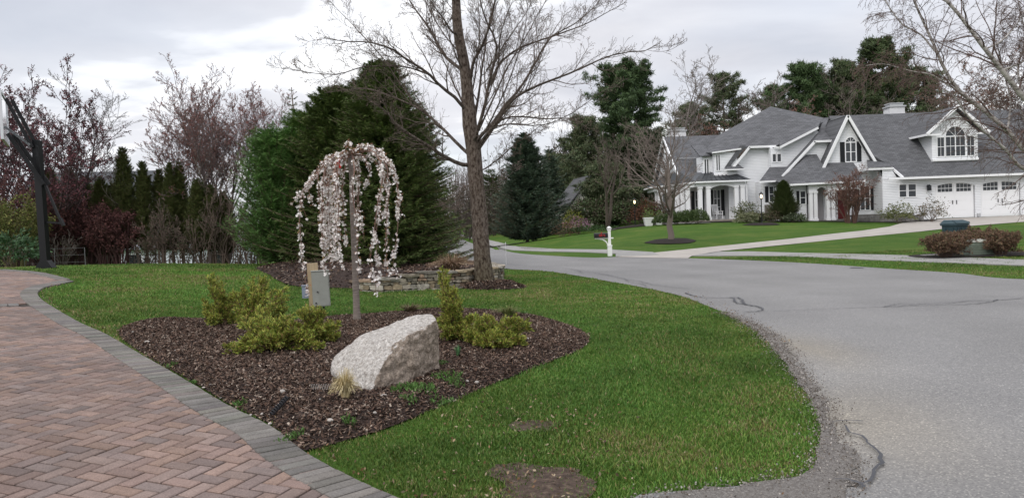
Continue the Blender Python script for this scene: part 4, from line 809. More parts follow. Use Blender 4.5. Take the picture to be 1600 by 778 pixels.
# ================================================================== WEEPING CHERRY
def cherry():
    rs = np.random.RandomState(7); D = 11.; foot = np.array(bedpt(557, 500)); th = thing('weeping_cherry', 'weeping cherry with white blossom strands and a straight slim trunk', 'tree', tuple(foot))
    def q(px, py, dd=0): return np.array(P(px, py, foot[1] + dd)) - foot
    G_ = Geo(); tp = resample([q(558,506), q(556,450), q(553,380), q(550,310), q(549,258), q(547,240)], 14); G_.tubes([tp], [np.r_[.062, np.linspace(.046, .031, 11), .040, .034]], 10, (1, 1, 1))
    m_b = mat('cherry_bark', cols=[(.3, (.15,.12,.10)), (.7, (.31,.265,.235))], noise=(14, 0), rough=.8, bump=(50, .006), wood=(.8, .8, 6)); G_.build('trunk', m_b, th, smooth=True)
    S = [ # (points, density)
     ([(548,245,0),(530,242,-.1),(508,256,-.2),(488,278,-.3),(470,300,-.3),(450,320,-.3)],1.0),
     ([(508,256,-.2),(488,280,-.25),(472,305,-.3),(468,345,-.3),(471,395,-.3),(476,440,-.3),(478,458,-.3)],1.05),
     ([(545,245,0),(525,240,.2),(500,262,.3),(485,290,.35),(490,320,.3)],.9),
     ([(547,243,0),(520,245,-.3),(503,280,-.4),(503,330,-.4),(506,390,-.4),(512,428,-.4)],1.2),
     ([(547,243,0),(528,250,-.2),(515,285,-.3),(512,340,-.3),(516,390,-.3),(517,425,-.3)],1.3),
     ([(547,243,0),(530,250,.1),(520,290,.2),(520,340,.2),(524,385,.2),(528,410,.2)],1.2),
     ([(547,243,0),(530,246,.3),(512,275,.45),(508,320,.5),(513,370,.5),(519,400,.5)],1.1),
     ([(547,243,0),(535,255,-.3),(530,300,-.35),(530,350,-.35),(537,395,-.35),(543,420,-.35)],1.1),
     ([(547,243,0),(540,255,.25),(535,290,.3),(536,340,.3),(540,385,.3)],.8),
     ([(550,243,0),(556,262,-.3),(553,300,-.35),(560,350,-.35),(563,400,-.35),(566,428,-.35)],.6),
     ([(550,243,0),(560,262,.3),(560,310,.4),(566,350,.4),(570,378,.4)],.5),
     ([(550,240,0),(570,234,.1),(590,242,.1),(600,270,.1),(596,320,.1),(589,370,.1),(594,420,.1),(592,452,.1)],1.05),
     ([(550,240,0),(575,236,-.2),(600,250,-.3),(610,290,-.3),(606,340,-.3),(604,390,-.3),(610,440,-.3)],.8),
     ([(550,240,0),(580,230,.1),(606,250,.2),(620,290,.2),(622,330,.2),(620,375,.2),(614,418,.2),(624,436,.2)],1.0),
     ([(550,240,0),(575,232,-.2),(597,262,-.4),(590,310,-.4),(583,360,-.4),(578,405,-.4),(586,440,-.4),(586,462,-.4)],.7),
     ([(550,242,0),(565,245,.4),(580,262,.5),(575,280,.5),(568,290,.5)],1.0),
     ([(550,240,0),(585,238,0),(612,262,-.1),(624,300,-.1),(627,322,-.1)],.9),
     ([(550,240,0),(562,228,-.1),(585,232,-.1),(600,248,0),(615,262,0)],.9),
     ([(550,240,0),(545,222,0),(540,226,0)],.4), ([(550,240,0),(556,226,-.2),(575,225,-.2)],.5),
     ([(506,320,-.3),(500,350,-.3),(505,385,-.35),(503,410,-.3)],.8)]
    for k in range(9):   # extra strands front and back for a round crown
        a = rs.uniform(0, 6.28); r_ = rs.uniform(.35, .62); px = 549 + math.cos(a) * r_ * 109 * .95; dd = math.sin(a) * r_; bot = rs.uniform(350, 425)
        S.append(([(549,243,0),((549+px)/2,240 + rs.uniform(-5,8),dd*.5),(px,270,dd),(px+2,320,dd*1.05),(px+rs.normal(0,4),bot,dd)], .55))
    Q = np.array([resample(smooth3([q(*p) for p in pts]), 16) for pts, _ in S]); Q[:, 2:] += np.cumsum(rs.normal(0, .006, Q[:, 2:].shape), 1)
    Rr = np.linspace(1, .18, 16)[None] * np.full((len(Q), 1), .013); G_ = Geo(); G_.tubes(Q, Rr, 5, (.20, .125, .10))
    T_, Tr = grow(Q, Rr, 5, rs, t0=.1, ang=(20, 60), ratio=.12, n=4, up=-.3, rmin=.002); G_.tubes(T_, Tr, 3, (.22, .13, .10)); G_.build('branches', m_twig, th)
    # blossoms: clusters of five-petalled flowers
    cen = []
    for (pts, dn), path in zip(S, Q):
        L_ = plen(path[None])[0]; n = int(L_ * 32 * dn); t = rs.uniform(.12, 1, n); keep = (np.sin(t * L_ * 23 + rs.uniform(0, 6)) > -.75); t = t[keep]
        c = at_t(np.repeat(path[None], len(t), 0), t); nf = rs.randint(2, 6, len(t)); c = np.repeat(c, nf, 0); cen.append(c + nrm(rs.normal(0, 1, c.shape)) * rs.uniform(.008, .042, (len(c), 1)))
    pp, _, _ = along(T_, 3, rs, .01); cen.append(pp); cen = np.concatenate(cen); K = len(cen)
    nn = nrm(rs.normal(0, 1, (K, 3)) + np.array([0, -.5, -.1])); a1 = nrm(np.cross(nn, rs.normal(0, 1, (K, 3)))); a2 = np.cross(nn, a1); s_ = rs.uniform(.015, .026, K)[:, None]
    V = []
    for k in range(5):
        th_ = k * 1.2566; d = a1 * math.cos(th_) + a2 * math.sin(th_); e_ = np.cross(nn, d)
        V += [cen, cen + d * s_ * .6 + e_ * s_ * .38 + nn * s_ * .25, cen + d * s_ + nn * s_ * .45, cen + d * s_ * .6 - e_ * s_ * .38 + nn * s_ * .25]
    V = np.stack(V, 1).reshape(-1, 3); col = np.array([(.85,.80,.77),(.89,.86,.82),(.80,.71,.67),(.87,.84,.80)])[rs.randint(0, 4, K)] * rs.uniform(.85, 1.05, (K, 1))
    G_ = Geo(); G_.add(V, np.arange(len(V)).reshape(-1, 4), np.repeat(col, 20, 0)); G_.build('blossoms', m_leaf, th)
    G_ = Geo(); pp, tg, _ = along(Q, 70, rs, .022, .1); leaves(G_, pp, rs, .030, .5, ((.25,.13,.07),(.20,.10,.06),(.22,.17,.07))); G_.build('leaves', m_leaf, th)
    m_r = mat('red_ribbon', (.70, .015, .012), rough=.4); G_ = Geo()
    A = [q(524,250,-.35), q(528,249,-.35), q(533,262,-.36), q(530,263,-.36)]; G_.slab(A, (0, .012, 0)); A = [q(526,249,-.36), q(530,246,-.36), q(531,252,-.36), q(526,254,-.36)]; G_.slab(A, (0, -.02, 0)); G_.build('red_tag', m_r, th)
def smooth3(pts):
    p = np.array(pts); n = len(p); o = []
    for i in range(n - 1):
        p0 = p[i-1] if i else 2*p[0]-p[1]; p3 = p[i+2] if i + 2 < n else 2*p[-1]-p[-2]
        for t in np.linspace(0, 1, 6, endpoint=False): o.append(.5*((2*p[i])+(-p0+p[i+1])*t+(2*p0-5*p[i]+4*p[i+1]-p3)*t*t+(-p0+3*p[i]-3*p[i+1]+p3)*t**3))
    o.append(p[-1]); return np.array(o)
cherry()
# ================================================================== BIG BARE TREE
def big_tree():
    rs = np.random.RandomState(17); D = BT[1]; foot = np.array([BT[0], BT[1], tz(*BT)]); th = thing('bare_tree', 'large bare maple with spreading limbs beside the stone wall', 'tree', tuple(foot))
    def q(px, py, dd=0): return np.array(P(px, py, D + dd)) - foot
    tp = resample(smooth3([q(758,456), q(756,430), q(753,390), q(748,330), q(744,280), q(740,236), q(735,205), q(731,150), q(724,95), q(716,50), q(712,0), q(708,-60), q(702,-130), q(700,-200)]), 36)
    yy = np.linspace(0, 1, 36); rad = np.interp(yy, [0, .03, .08, .25, .42, .5, .62, .8, 1], [.27, .215, .18, .165, .155, .12, .105, .07, .012])
    m_bt = mat('maple_bark', cols=[(.36, (.04,.027,.020)), (.44, (.10,.072,.055)), (.52, (.175,.14,.115)), (.72, (.27,.23,.195))], noise=(26, 0), rough=.95, bump=[(70, .02), (24, .04)], wood=(1, 1, .45), tint=True)
    G_ = Geo()
    th_n = 20; base = tp
    G_.tubes([tp], [rad], th_n); V = G_.v[-1]
    ang = np.tile(np.arange(th_n) * 2*np.pi/th_n, 36); zz = V[:, 2]; flare = np.clip(1 - zz / .5, 0, 1) ** 2; cc = np.repeat(tp, th_n, 0)
    V[:] = cc + (V - cc) * (1 + flare * .22 * np.sin(ang * 5 + 1) + .05 * np.sin(ang * 3 + zz * 4) + .035 * np.sin(zz * 11 + ang))[:, None]
    moss = np.clip(1.2 - zz / .9, 0, 1); G_.c[-1] = np.stack([(.82 - .18 * moss), (.80 - .14 * moss), (.80 - .26 * moss)], 1); G_.build('trunk', m_bt, th, smooth=True)
    # scars and plates of bark
    LB = [([(736,258,0),(721,257,-.1),(694,246,-.3),(671,231,-.5),(640,210,-.7),(620,194,-.8),(604,174,-.9),(587,164,-1),(575,155,-1),(572,140,-1.1)],.06),
     ([(738,246,0),(717,227,.2),(694,204,.5),(674,185,.8),(654,170,1),(627,157,1.2),(600,147,1.4),(574,140,1.6),(540,143,1.8),(507,147,2)],.05),
     ([(732,176,0),(707,150,-.3),(687,134,-.5),(671,117,-.7),(654,106,-.8),(634,95,-1),(617,82,-1.1),(600,75,-1.2),(574,68,-1.3),(540,68,-1.5),(507,63,-1.6)],.05),
     ([(671,117,-.7),(630,104,-.9),(574,104,-1.2),(550,110,-1.3),(523,117,-1.4),(483,115,-1.5),(442,108,-1.6)],.022),
     ([(725,112,0),(697,90,.3),(681,63,.5),(671,43,.6),(657,23,.7),(640,0,.9),(620,-35,1.1)],.05),
     ([(674,185,.8),(640,150,.9),(620,124,1),(600,94,1.1),(580,72,1.2),(557,47,1.3),(537,27,1.4),(512,0,1.5)],.022),
     ([(718,55,0),(707,50,-.2),(694,30,-.5),(680,10,-.7),(668,-15,-.9)],.035),
     ([(735,125,0),(740,97,-.2),(753,73,-.4),(763,47,-.6),(770,20,-.8),(775,0,-.9),(785,-50,-1)],.048),
     ([(738,222,0),(743,215,-.2),(757,167,-.4),(767,120,-.6),(777,80,-.8),(772,57,-.9),(763,37,-1),(752,0,-1.2),(745,-40,-1.3)],.055),
     ([(741,232,0),(753,210,.2),(773,190,.4),(787,167,.6),(807,144,.8),(827,114,1),(844,84,1.2),(854,67,1.3),(870,53,1.4),(897,40,1.6),(920,23,1.8),(940,0,2)],.052),
     ([(742,235,0),(763,207,-.3),(780,187,-.5),(800,157,-.7),(830,139,-.9),(860,127,-1),(894,112,-1.2),(927,97,-1.3),(960,85,-1.5),(987,80,-1.6),(1007,78,-1.7),(1027,67,-1.8)],.048),
     ([(744,240,0),(763,213,.3),(783,188,.6),(814,183,1),(854,187,1.4),(884,184,1.6),(907,167,1.8),(927,154,2),(945,138,2.1)],.035),
     ([(744,240,0),(767,204,-.5),(800,194,-.8),(834,197,-1.1),(860,194,-1.3),(885,185,-1.5),(905,190,-1.6)],.028),
     ([(738,205,0),(742,187,.3),(750,133,.6),(757,83,.8),(763,40,1),(773,0,1.2),(780,-40,1.3)],.042),
     ([(770,130,-.5),(780,100,-.6),(783,60,-.8),(790,30,-.9),(800,0,-1)],.025),
     ([(762,140,.3),(780,103,.3),(807,80,.2),(837,67,0),(864,58,-.1),(887,50,-.2),(920,37,-.4),(977,3,-.6)],.036),
     ([(746,268,0),(758,263,-.2),(773,252,-.4),(801,230,-.7),(830,212,-.9),(848,200,-1)],.022),
     ([(748,300,0),(762,297,.1),(780,288,.4),(792,275,.6),(810,262,.8)],.013),
     ([(746,306,0),(735,302,.1),(715,313,.3),(701,327,.5)],.013), ([(745,296,0),(730,301,-.2),(716,309,-.4),(700,322,-.5)],.010),
     ([(715,45,0),(712,10,.6),(722,-30,1),(735,-90,1.4)],.04), ([(712,5,0),(690,-40,-.6),(660,-90,-1)],.04), ([(709,-30,0),(735,-80,-.5),(765,-130,-.8)],.035),
     ([(748,205,-.2),(772,150,-.2),(795,100,0),(822,55,.2),(852,0,.4),(865,-30,.5)],.026), ([(735,160,0),(745,100,.5),(750,50,.8),(746,0,1),(742,-40,1.1)],.026), ([(727,118,0),(706,70,-.4),(694,30,-.6),(690,-10,-.7)],.022),
     ([(760,110,-.4),(790,70,-.2),(815,35,0),(838,-5,.2)],.020), ([(722,88,0),(690,50,.4),(668,10,.6),(655,-25,.8)],.022), ([(738,190,0),(712,140,.6),(690,90,1),(672,40,1.3),(662,0,1.5)],.026), ([(745,225,0),(775,170,-1),(800,110,-1.5),(818,50,-1.8),(825,0,-2)],.026)]
    Q = []; Rr = []
    for pts, r0 in LB:
        a = resample(smooth3([q(*p) for p in pts]), 16); a[2:] += np.cumsum(rs.normal(0, .006, a[2:].shape), 0); Q.append(a); Rr.append(np.linspace(r0 * .78, max(.0045, r0 * .12), 16))
    Q = np.array(Q); Rr = np.array(Rr); G_ = Geo(); G_.tubes(Q, Rr, 9, (.68, .68, .70)); G_.build('limbs', m_bt, th, smooth=True)
    lens = plen(Q); G2 = Geo(); c = np.array((.115, .090, .075))
    allA = []
    for sel, mm in ((lens < 1.4, 6), ((lens >= 1.4) & (lens < 2.6), 12), (lens >= 2.6, 17)):
        if not sel.any(): continue
        A, Ar = grow(Q[sel], Rr[sel], mm, rs, t0=.16, t1=1, ang=(22, 46), ratio=.31, n=8, up=.09, wob=.13, rr=.5, rmin=.0034, shrink=.6, lmin=.28); allA.append((A, Ar))
    A = np.concatenate([a for a, _ in allA]); Ar = np.concatenate([b for _, b in allA]); G2.tubes(A, Ar, 4, c)
    B_, Br = grow(A, Ar, 8, rs, t0=.12, ang=(25, 55), ratio=.46, n=6, up=.05, wob=.17, rmin=.0027, lmin=.14); G2.tubes(B_, Br, 3, c * 1.05)
    C_, Cr = grow(B_, Br, 4, rs, t0=.2, ang=(25, 60), ratio=.5, n=4, up=.08, wob=.2, rmin=.0022, lmin=.06); G2.tubes(C_, Cr, 3, c * 1.1)
    G2.build('twigs', m_twig, th)
    G3 = Geo(); pp = np.concatenate([C_[:, -1], B_[:, -1]]); leaves(G3, pp, rs, .022, .6, ((.16,.11,.09),(.22,.15,.12))); G3.build('buds', m_leaf, th)
    # mulch mound
    pol = np.array([(BT[0] + .68 * math.cos(a) * (1.1 if math.cos(a) > 0 else .95) + .15, BT[1] - .15 + .62 * math.sin(a)) for a in np.linspace(0, 6.283, 40, endpoint=False)])
    tag(sheet('mulch_mound', pol, .015, m_mulch, res=.08, height=lambda x, y, p: np.minimum(edge_dist(x, y, p) * .42, .13)), 'mulch ring round the foot of the big tree', kind='structure')
    chips('mulch_chips', pol, 2600, lambda x, y: TZ(x, y) + .015 + np.where(inpoly(x, y, pol), np.minimum(edge_dist(x, y, pol) * .42, .13), 0), 14, 'mulch chips around the big tree trunk', size=.05)
big_tree()
# ================================================================== WHITE HOUSE
def siding_mat(name, col, lap=.115):
    m = bpy.data.materials.new(name); m.use_nodes = True; t = m.node_tree; n = t.nodes; l = t.links; b = n['Principled BSDF']; b.inputs['Roughness'].default_value = .55
    tc_ = n.new('ShaderNodeTexCoord'); sp = n.new('ShaderNodeSeparateXYZ'); l.new(tc_.outputs['Object'], sp.inputs[0])
    dv_ = n.new('ShaderNodeMath'); dv_.operation = 'DIVIDE'; l.new(sp.outputs[2], dv_.inputs[0]); dv_.inputs[1].default_value = lap
    fr = n.new('ShaderNodeMath'); fr.operation = 'FRACT'; l.new(dv_.outputs[0], fr.inputs[0])
    rp = n.new('ShaderNodeValToRGB'); l.new(fr.outputs[0], rp.inputs[0]); e_ = rp.color_ramp.elements; e_[0].position = .0; e_[0].color = (.15, .15, .15, 1); e_[1].position = 1; e_[1].color = (.62, .62, .62, 1); k = e_.new(.12); k.color = (1, 1, 1, 1)
    bp = n.new('ShaderNodeBump'); bp.inputs['Distance'].default_value = .03; l.new(rp.outputs[0], bp.inputs['Height']); l.new(bp.outputs[0], b.inputs['Normal'])
    ns = n.new('ShaderNodeTexNoise'); ns.inputs['Scale'].default_value = 1.5; ns.inputs['Detail'].default_value = 5; l.new(tc_.outputs['Object'], ns.inputs['Vector'])
    r2 = n.new('ShaderNodeMapRange'); l.new(ns.outputs[0], r2.inputs[0]); r2.inputs[3].default_value = .88; r2.inputs[4].default_value = 1.06
    # shadow line under each lap, painted into the colour
    lt = n.new('ShaderNodeMath'); lt.operation = 'LESS_THAN'; l.new(fr.outputs[0], lt.inputs[0]); lt.inputs[1].default_value = .11
    ms = n.new('ShaderNodeMath'); ms.operation = 'MULTIPLY_ADD'; l.new(lt.outputs[0], ms.inputs[0]); ms.inputs[1].default_value = -.30; ms.inputs[2].default_value = 1
    mu = n.new('ShaderNodeMath'); mu.operation = 'MULTIPLY'; l.new(ms.outputs[0], mu.inputs[0]); l.new(r2.outputs[0], mu.inputs[1])
    sc_ = n.new('ShaderNodeVectorMath'); sc_.operation = 'SCALE'; sc_.inputs[0].default_value = col; l.new(mu.outputs[0], sc_.inputs['Scale']); l.new(sc_.outputs[0], b.inputs['Base Color']); return m
def shingle_mat(name='shingle', base=(.118, .119, .125)):
    m = bpy.data.materials.new(name); m.use_nodes = True; t = m.node_tree; n = t.nodes; l = t.links; b = n['Principled BSDF']; b.inputs['Roughness'].default_value = .9; b.inputs['Specular IOR Level'].default_value = .2
    tc_ = n.new('ShaderNodeTexCoord'); mp_ = n.new('ShaderNodeMapping'); mp_.inputs['Rotation'].default_value = (R(90), 0, 0); l.new(tc_.outputs['Object'], mp_.inputs[0])
    br = n.new('ShaderNodeTexBrick'); br.inputs['Scale'].default_value = 1; br.inputs['Brick Width'].default_value = .33; br.inputs['Row Height'].default_value = .10; br.inputs['Mortar Size'].default_value = .008; br.inputs['Bias'].default_value = 0
    br.inputs['Color1'].default_value = (*[c * .84 for c in base], 1); br.inputs['Color2'].default_value = (*[c * 1.22 for c in base], 1); br.inputs['Mortar'].default_value = (*[c * .4 for c in base], 1); l.new(mp_.outputs[0], br.inputs['Vector'])
    ns = n.new('ShaderNodeTexNoise'); ns.inputs['Scale'].default_value = .9; ns.inputs['Detail'].default_value = 6; l.new(tc_.outputs['Object'], ns.inputs['Vector'])
    r2 = n.new('ShaderNodeMapRange'); l.new(ns.outputs[0], r2.inputs[0]); r2.inputs[1].default_value = .3; r2.inputs[2].default_value = .7; r2.inputs[3].default_value = .93; r2.inputs[4].default_value = 1.1
    sc_ = n.new('ShaderNodeVectorMath'); sc_.operation = 'SCALE'; l.new(br.outputs[0], sc_.inputs[0]); l.new(r2.outputs[0], sc_.inputs['Scale']); l.new(sc_.outputs[0], b.inputs['Base Color'])
    bp = n.new('ShaderNodeBump'); bp.inputs['Distance'].default_value = .02; l.new(br.outputs[0], bp.inputs['Height']); l.new(bp.outputs[0], b.inputs['Normal']); return m
m_sid = siding_mat('white_siding', (.86, .87, .89)); m_trim = mat('white_trim', (.86, .86, .87), rough=.5); m_shin = shingle_mat()
m_metal = mat('standing_seam', (.055, .06, .065), rough=.4, spec=.5, metal=.3); m_shut = mat('shutter_black', (.012, .013, .016), rough=.5); m_glass = mat('window_glass', (.025, .03, .035), rough=.12, spec=.6)
m_stone = mat('field_stone', cols=[(.3, (.09,.085,.08)), (.55, (.20,.185,.17)), (.75, (.32,.30,.27))], noise=(3.5, 0), rough=.9, bump=(9, .04))
m_chim = siding_mat('painted_brick', (.72, .72, .73), .09); m_red = mat('red_door', (.12, .012, .012), rough=.4); m_greyd = mat('grey_panel', (.42, .40, .41), rough=.6)
m_deck = mat('deck', (.30, .26, .23), rough=.8); m_fla = mat('flashing', (.45, .46, .47), rough=.4)
HO = np.array((24., 58., 1.)); H = thing('house', 'large white clapboard house with grey shingle roofs and a two door garage', 'house', tuple(HO))
def hb(name, G_, m, parent=None): return G_.build(name, m, parent or H, loc=HO)
def wall(y, pts, t=.2, m=m_sid, name='wall'):
    G_ = Geo(); G_.slab([(x, y, z) for x, z in pts][::-1], (0, t, 0)); return hb(name, G_, m)
def roof(polys, th=.14, m=m_shin, name='roof'):
    G_ = Geo()
    for p in polys:
        p = np.array(p, float); n_ = np.zeros(3)
        for i in range(1, len(p) - 1): n_ += np.cross(p[i] - p[0], p[i+1] - p[0])
        n_ = nrm(n_); n_ = n_ if n_[2] > 0 else -n_
        G_.slab(p, -n_ * th)
    return hb(name, G_, m)
def trimbar(a, b, w=.16, h=.24, name='fascia'):
    G_ = Geo(); G_.bar(a, b, w, h * .72); return hb(name, G_, m_trim)
def window(x0, x1, z0, z1, y, nx=1, nz=2, shut=0., fr=.07, arch=False, mull=None):
    """frame proud of the wall at y, panes behind, optional shutters"""
    G_ = Geo(); yf = y - .05
    G_.box(x0 - fr, x0, yf, y + .02, z0 - fr, z1 + (0 if arch else fr)); G_.box(x1, x1 + fr, yf, y + .02, z0 - fr, z1 + (0 if arch else fr)); G_.box(x0, x1, yf + .002, y + .02, z0 - fr, z0)
    if not arch: G_.box(x0, x1, yf + .002, y + .02, z1, z1 + fr)
    for i in range(1, nx): x = x0 + (x1 - x0) * i / nx; G_.box(x - .035, x + .035, yf + .004, y + .018, z0, z1)
    for i in range(1, nz): z = z0 + (z1 - z0) * i / nz; G_.box(x0, x1, yf + .012, y + .016, z - .02, z + .02)
    for k in (mull or []): G_.box(x0 + (x1-x0)*k - .01, x0 + (x1-x0)*k + .01, yf + .016, y + .014, z0, z1)
    if arch:
        r_ = (x1 - x0) / 2; cx = (x0 + x1) / 2; A = [(cx - (r_ + fr) * math.cos(t), z1 + (r_ + fr) * math.sin(t)) for t in np.linspace(0, math.pi, 15)]; B = [(cx - r_ * math.cos(t), z1 + r_ * math.sin(t)) for t in np.linspace(0, math.pi, 15)]
        for i in range(14): G_.slab([(A[i][0], yf, A[i][1]), (A[i+1][0], yf, A[i+1][1]), (B[i+1][0], yf, B[i+1][1]), (B[i][0], yf, B[i][1])], (0, .07, 0))
        for t in (R(45), R(90), R(135)): G_.bar((cx, yf + .025, z1), (cx - r_ * math.cos(t), yf + .025, z1 + r_ * math.sin(t)), .03, .02)
        G_.box(x0, x1, yf + .006, y + .02, z1 - .035, z1 + .035)
    w_ = hb('window', G_, m_trim)
    G_ = Geo(); G_.box(x0, x1, y - .012, y - .004, z0, z1)
    if arch: G_.slab([(b[0], y - .012, b[1]) for b in B], (0, .008, 0))
    hb('pane', G_, m_glass, w_)
    if shut:
        for a, b in ((x0 - fr - shut, x0 - fr - .01), (x1 + fr + .01, x1 + fr + shut)):
            G_ = Geo(); G_.box(a, b, y - .045, y - .005, z0 - .04, z1 + .04)
            for z in np.arange(z0 + .05, z1 - .03, .09): G_.box(a + .05, b - .05, y - .056, y - .0455, z, z + .05)
            hb('shutter', G_, m_shut)
    return w_
def column(x, y, z0, z1, w_=.26):
    G_ = Geo(); G_.box(x - w_/2, x + w_/2, y - w_/2, y + w_/2, z0 + .16, z1 - .14); G_.box(x - w_/2 - .04, x + w_/2 + .04, y - w_/2 - .04, y + w_/2 + .04, z0, z0 + .16); G_.box(x - w_/2 - .035, x + w_/2 + .035, y - w_/2 - .035, y + w_/2 + .035, z1 - .14, z1); hb('column', G_, m_trim)
def arch_beam(x0, x1, y, z0, z1, rise, t=.3):
    xs_ = np.linspace(x0, x1, 14); G_ = Geo()
    for a, b in zip(xs_[:-1], xs_[1:]):
        f_ = lambda x: z0 + rise * max(0, math.sin(math.pi * (x - x0) / (x1 - x0))) ** .6
        G_.slab([(a, y, f_(a)), (b, y, f_(b)), (b, y, z1), (a, y, z1)], (0, t, 0))
    hb('arch_beam', G_, m_trim)
# --- garage wing
DZ = 3.12
def garage_front():
    G_ = Geo(); xs_ = [26.15, 29.85, 32.65, 33.05, 35.85, 37.6, 40.4, 42.2]
    for i in range(0, 7, 2): G_.box(xs_[i], xs_[i+1], 54., 54.2, .5, 3.75)
    for i in (1, 3, 5):
        a, b = xs_[i], xs_[i+1]; s_ = np.linspace(a, b, 13); f_ = lambda x: 2.98 + .22 * max(0, math.sin(math.pi * (x - a) / (b - a))) ** .8
        for p_, q_ in zip(s_[:-1], s_[1:]): G_.slab([(p_, 54., f_(p_)), (q_, 54., f_(q_)), (q_, 54., 3.75), (p_, 54., 3.75)], (0, .2, 0))
    G_.box(26.15, 26.35, 54.2, 63., .5, 3.75); G_.slab([(26.15, 54.2, 3.75), (26.15, 62.8, 3.75), (26.15, 58.5, 8.3)], (.2, 0, 0)); G_.box(42., 42.2, 54.2, 63., .5, 3.75); G_.slab([(42., 54.2, 3.75), (42., 62.8, 3.75), (42., 58.5, 8.3)], (.2, 0, 0)); G_.box(26.15, 42.2, 62.8, 63., .5, 3.75)
    hb('wall', G_, m_sid)
garage_front()
def garage_door(a, b):
    G_ = Geo(); y = 54.12; G_.box(a, b, y, y + .06, .74, 3.2)
    for z in (1.28, 1.92, 2.52): G_.box(a, b, y - .012, y - .001, z + .02, z + .56 - .02 + (0 if z < 2.5 else -.45))
    G_.box(a, b, y - .012, y - .001, .76, 1.26); G_.box((a+b)/2 - .04, (a+b)/2 + .04, y - .022, y - .0125, .76, 3.1)
    for s_ in (a + .03, b - .13): G_.box(s_, s_ + .1, y - .02, y - .0125, .76, 3.1)
    d = hb('garage_door', G_, m_trim); w_ = (b - a) / 2 - .30
    for k, x0 in enumerate((a + .17, (a+b)/2 + .13)):
        G_ = Geo(); H_ = Geo()
        for i in range(4):
            for j in range(2):
                xa = x0 + w_ * i / 4 + .02; xb = x0 + w_ * (i + 1) / 4 - .02; za = 2.60 + .27 * j; u = ((xa + xb) / 2 - a) / (b - a); zb = za + .22 + (.10 * (math.sin(math.pi * u) - .35) if j else 0); G_.box(xa, xb, y - .024, y - .0128, za, zb)
        hx_ = (a+b)/2 + (-.14 if k == 0 else .14); H_.box(hx_ - .02, hx_ + .02, y - .06, y - .023, 1.72, 1.98)
        hb('pane', G_, m_glass, d); hb('handle', H_, m_shut, d)
for a, b in ((29.9, 32.6), (33.1, 35.8), (37.65, 40.35)): garage_door(a, b)
roof([[(27.35,53.45,3.66),(42.5,53.45,3.66),(42.5,58.5,8.75),(24.4,58.5,8.75),(24.4,55.5,5.73),(26.0,55.35,5.57),(26.9,54.35,4.56)], [(24.4,58.5,8.75),(42.5,58.5,8.75),(42.5,63.6,3.6),(24.4,63.6,3.6)]])
trimbar((26.3,53.42,3.62), (42.5,53.42,3.62), .10, .20); trimbar((27.32,53.42,3.66), (26.86,54.3,4.52), .10, .22); trimbar((42.5,53.45,3.6), (42.5,58.5,8.68), .1, .24); trimbar((42.5,58.5,8.68), (42.5,63.6,3.55), .1, .24)
# eave return beside the gable
G_ = Geo(); G_.box(25.15, 26.85, 53.85, 55.3, 4.30, 4.46); hb('fascia', G_, m_trim); roof([[(25.05,53.8,4.475),(26.9,53.8,4.475),(26.5,55.3,5.1),(25.7,55.3,5.1)]], .012); wall(53.98, [(26.15,3.6),(27.25,3.6),(26.8,4.32),(26.15,4.32)], .015)
window(27.33, 27.80, 2.35, 3.2, 54., nz=2); window(27.96, 28.47, 2.35, 3.2, 54., nz=2)
# dormer over the garage
y = 54.5; G_ = Geo(); G_.slab([(29.95,y,4.75),(33.2,y,4.75),(33.2,y,6.8),(31.6,y,8.35),(29.95,y,6.8)][::-1], (0, .15, 0)); G_.slab([(29.95,y+.15,4.8),(29.95,y+.15,6.75),(29.95,56.6,6.75)], (.12, 0, 0)); G_.slab([(33.08,y+.15,4.8),(33.08,y+.15,6.75),(33.08,56.6,6.75)], (.12, 0, 0)); hb('wall', G_, m_sid)
roof([[(31.6,54.1,8.62),(31.6,58.5,8.62),(29.4,56.9,6.72),(29.4,54.1,6.72)], [(31.6,54.1,8.62),(31.6,58.5,8.62),(33.8,56.9,6.72),(33.8,54.1,6.72)]], .1)
trimbar((31.6,54.08,8.56), (29.4,54.08,6.66), .1, .26); trimbar((31.6,54.08,8.56), (33.8,54.08,6.66), .1, .26); trimbar((29.38,54.1,6.63), (29.38,56.8,6.63), .1, .2); trimbar((29.4,54.12,6.62), (30.35,54.12,6.62), .1, .16)
trimbar((32.8,54.12,6.62), (33.8,54.12,6.62), .1, .16); trimbar((29.95,54.44,4.86), (33.2,54.44,4.86), .1, .2)
window(30.33, 30.80, 5.12, 6.44, 54.5, nz=2, mull=(.5,)); window(32.42, 32.92, 5.12, 6.44, 54.5, nz=2, mull=(.5,)); window(30.92, 32.28, 5.12, 6.50, 54.5, nx=2, nz=2, arch=True, mull=(.25, .75))
# chimneys
def chimney(x0, x1, y0, y1, z0, z1):
    G_ = Geo(); G_.slab([(x0,y0,z0),(x1,y0,z0),(x1-.08,y0+.04,z1),(x0+.08,y0+.04,z1)][::-1], (0, y1-y0, 0)); c_ = hb('chimney', G_, m_chim)
    G_ = Geo(); G_.box(x0-.02, x1+.02, y0-.04, y1+.04, z1, z1+.1); G_.box(x0+.16, x1-.16, y0+.1, y1-.1, z1+.1, z1+.26, (.3,.3,.3)); G_.box(x0+.08, x1-.12, y0+.05, y1-.05, z1+.26, z1+.32); hb('chimney_cap', G_, m_fla, c_)
chimney(29.3, 30.6, 59.2, 60.2, 7.3, 9.35); chimney(14.1, 15.6, 67.2, 68.2, 7, 9.0)
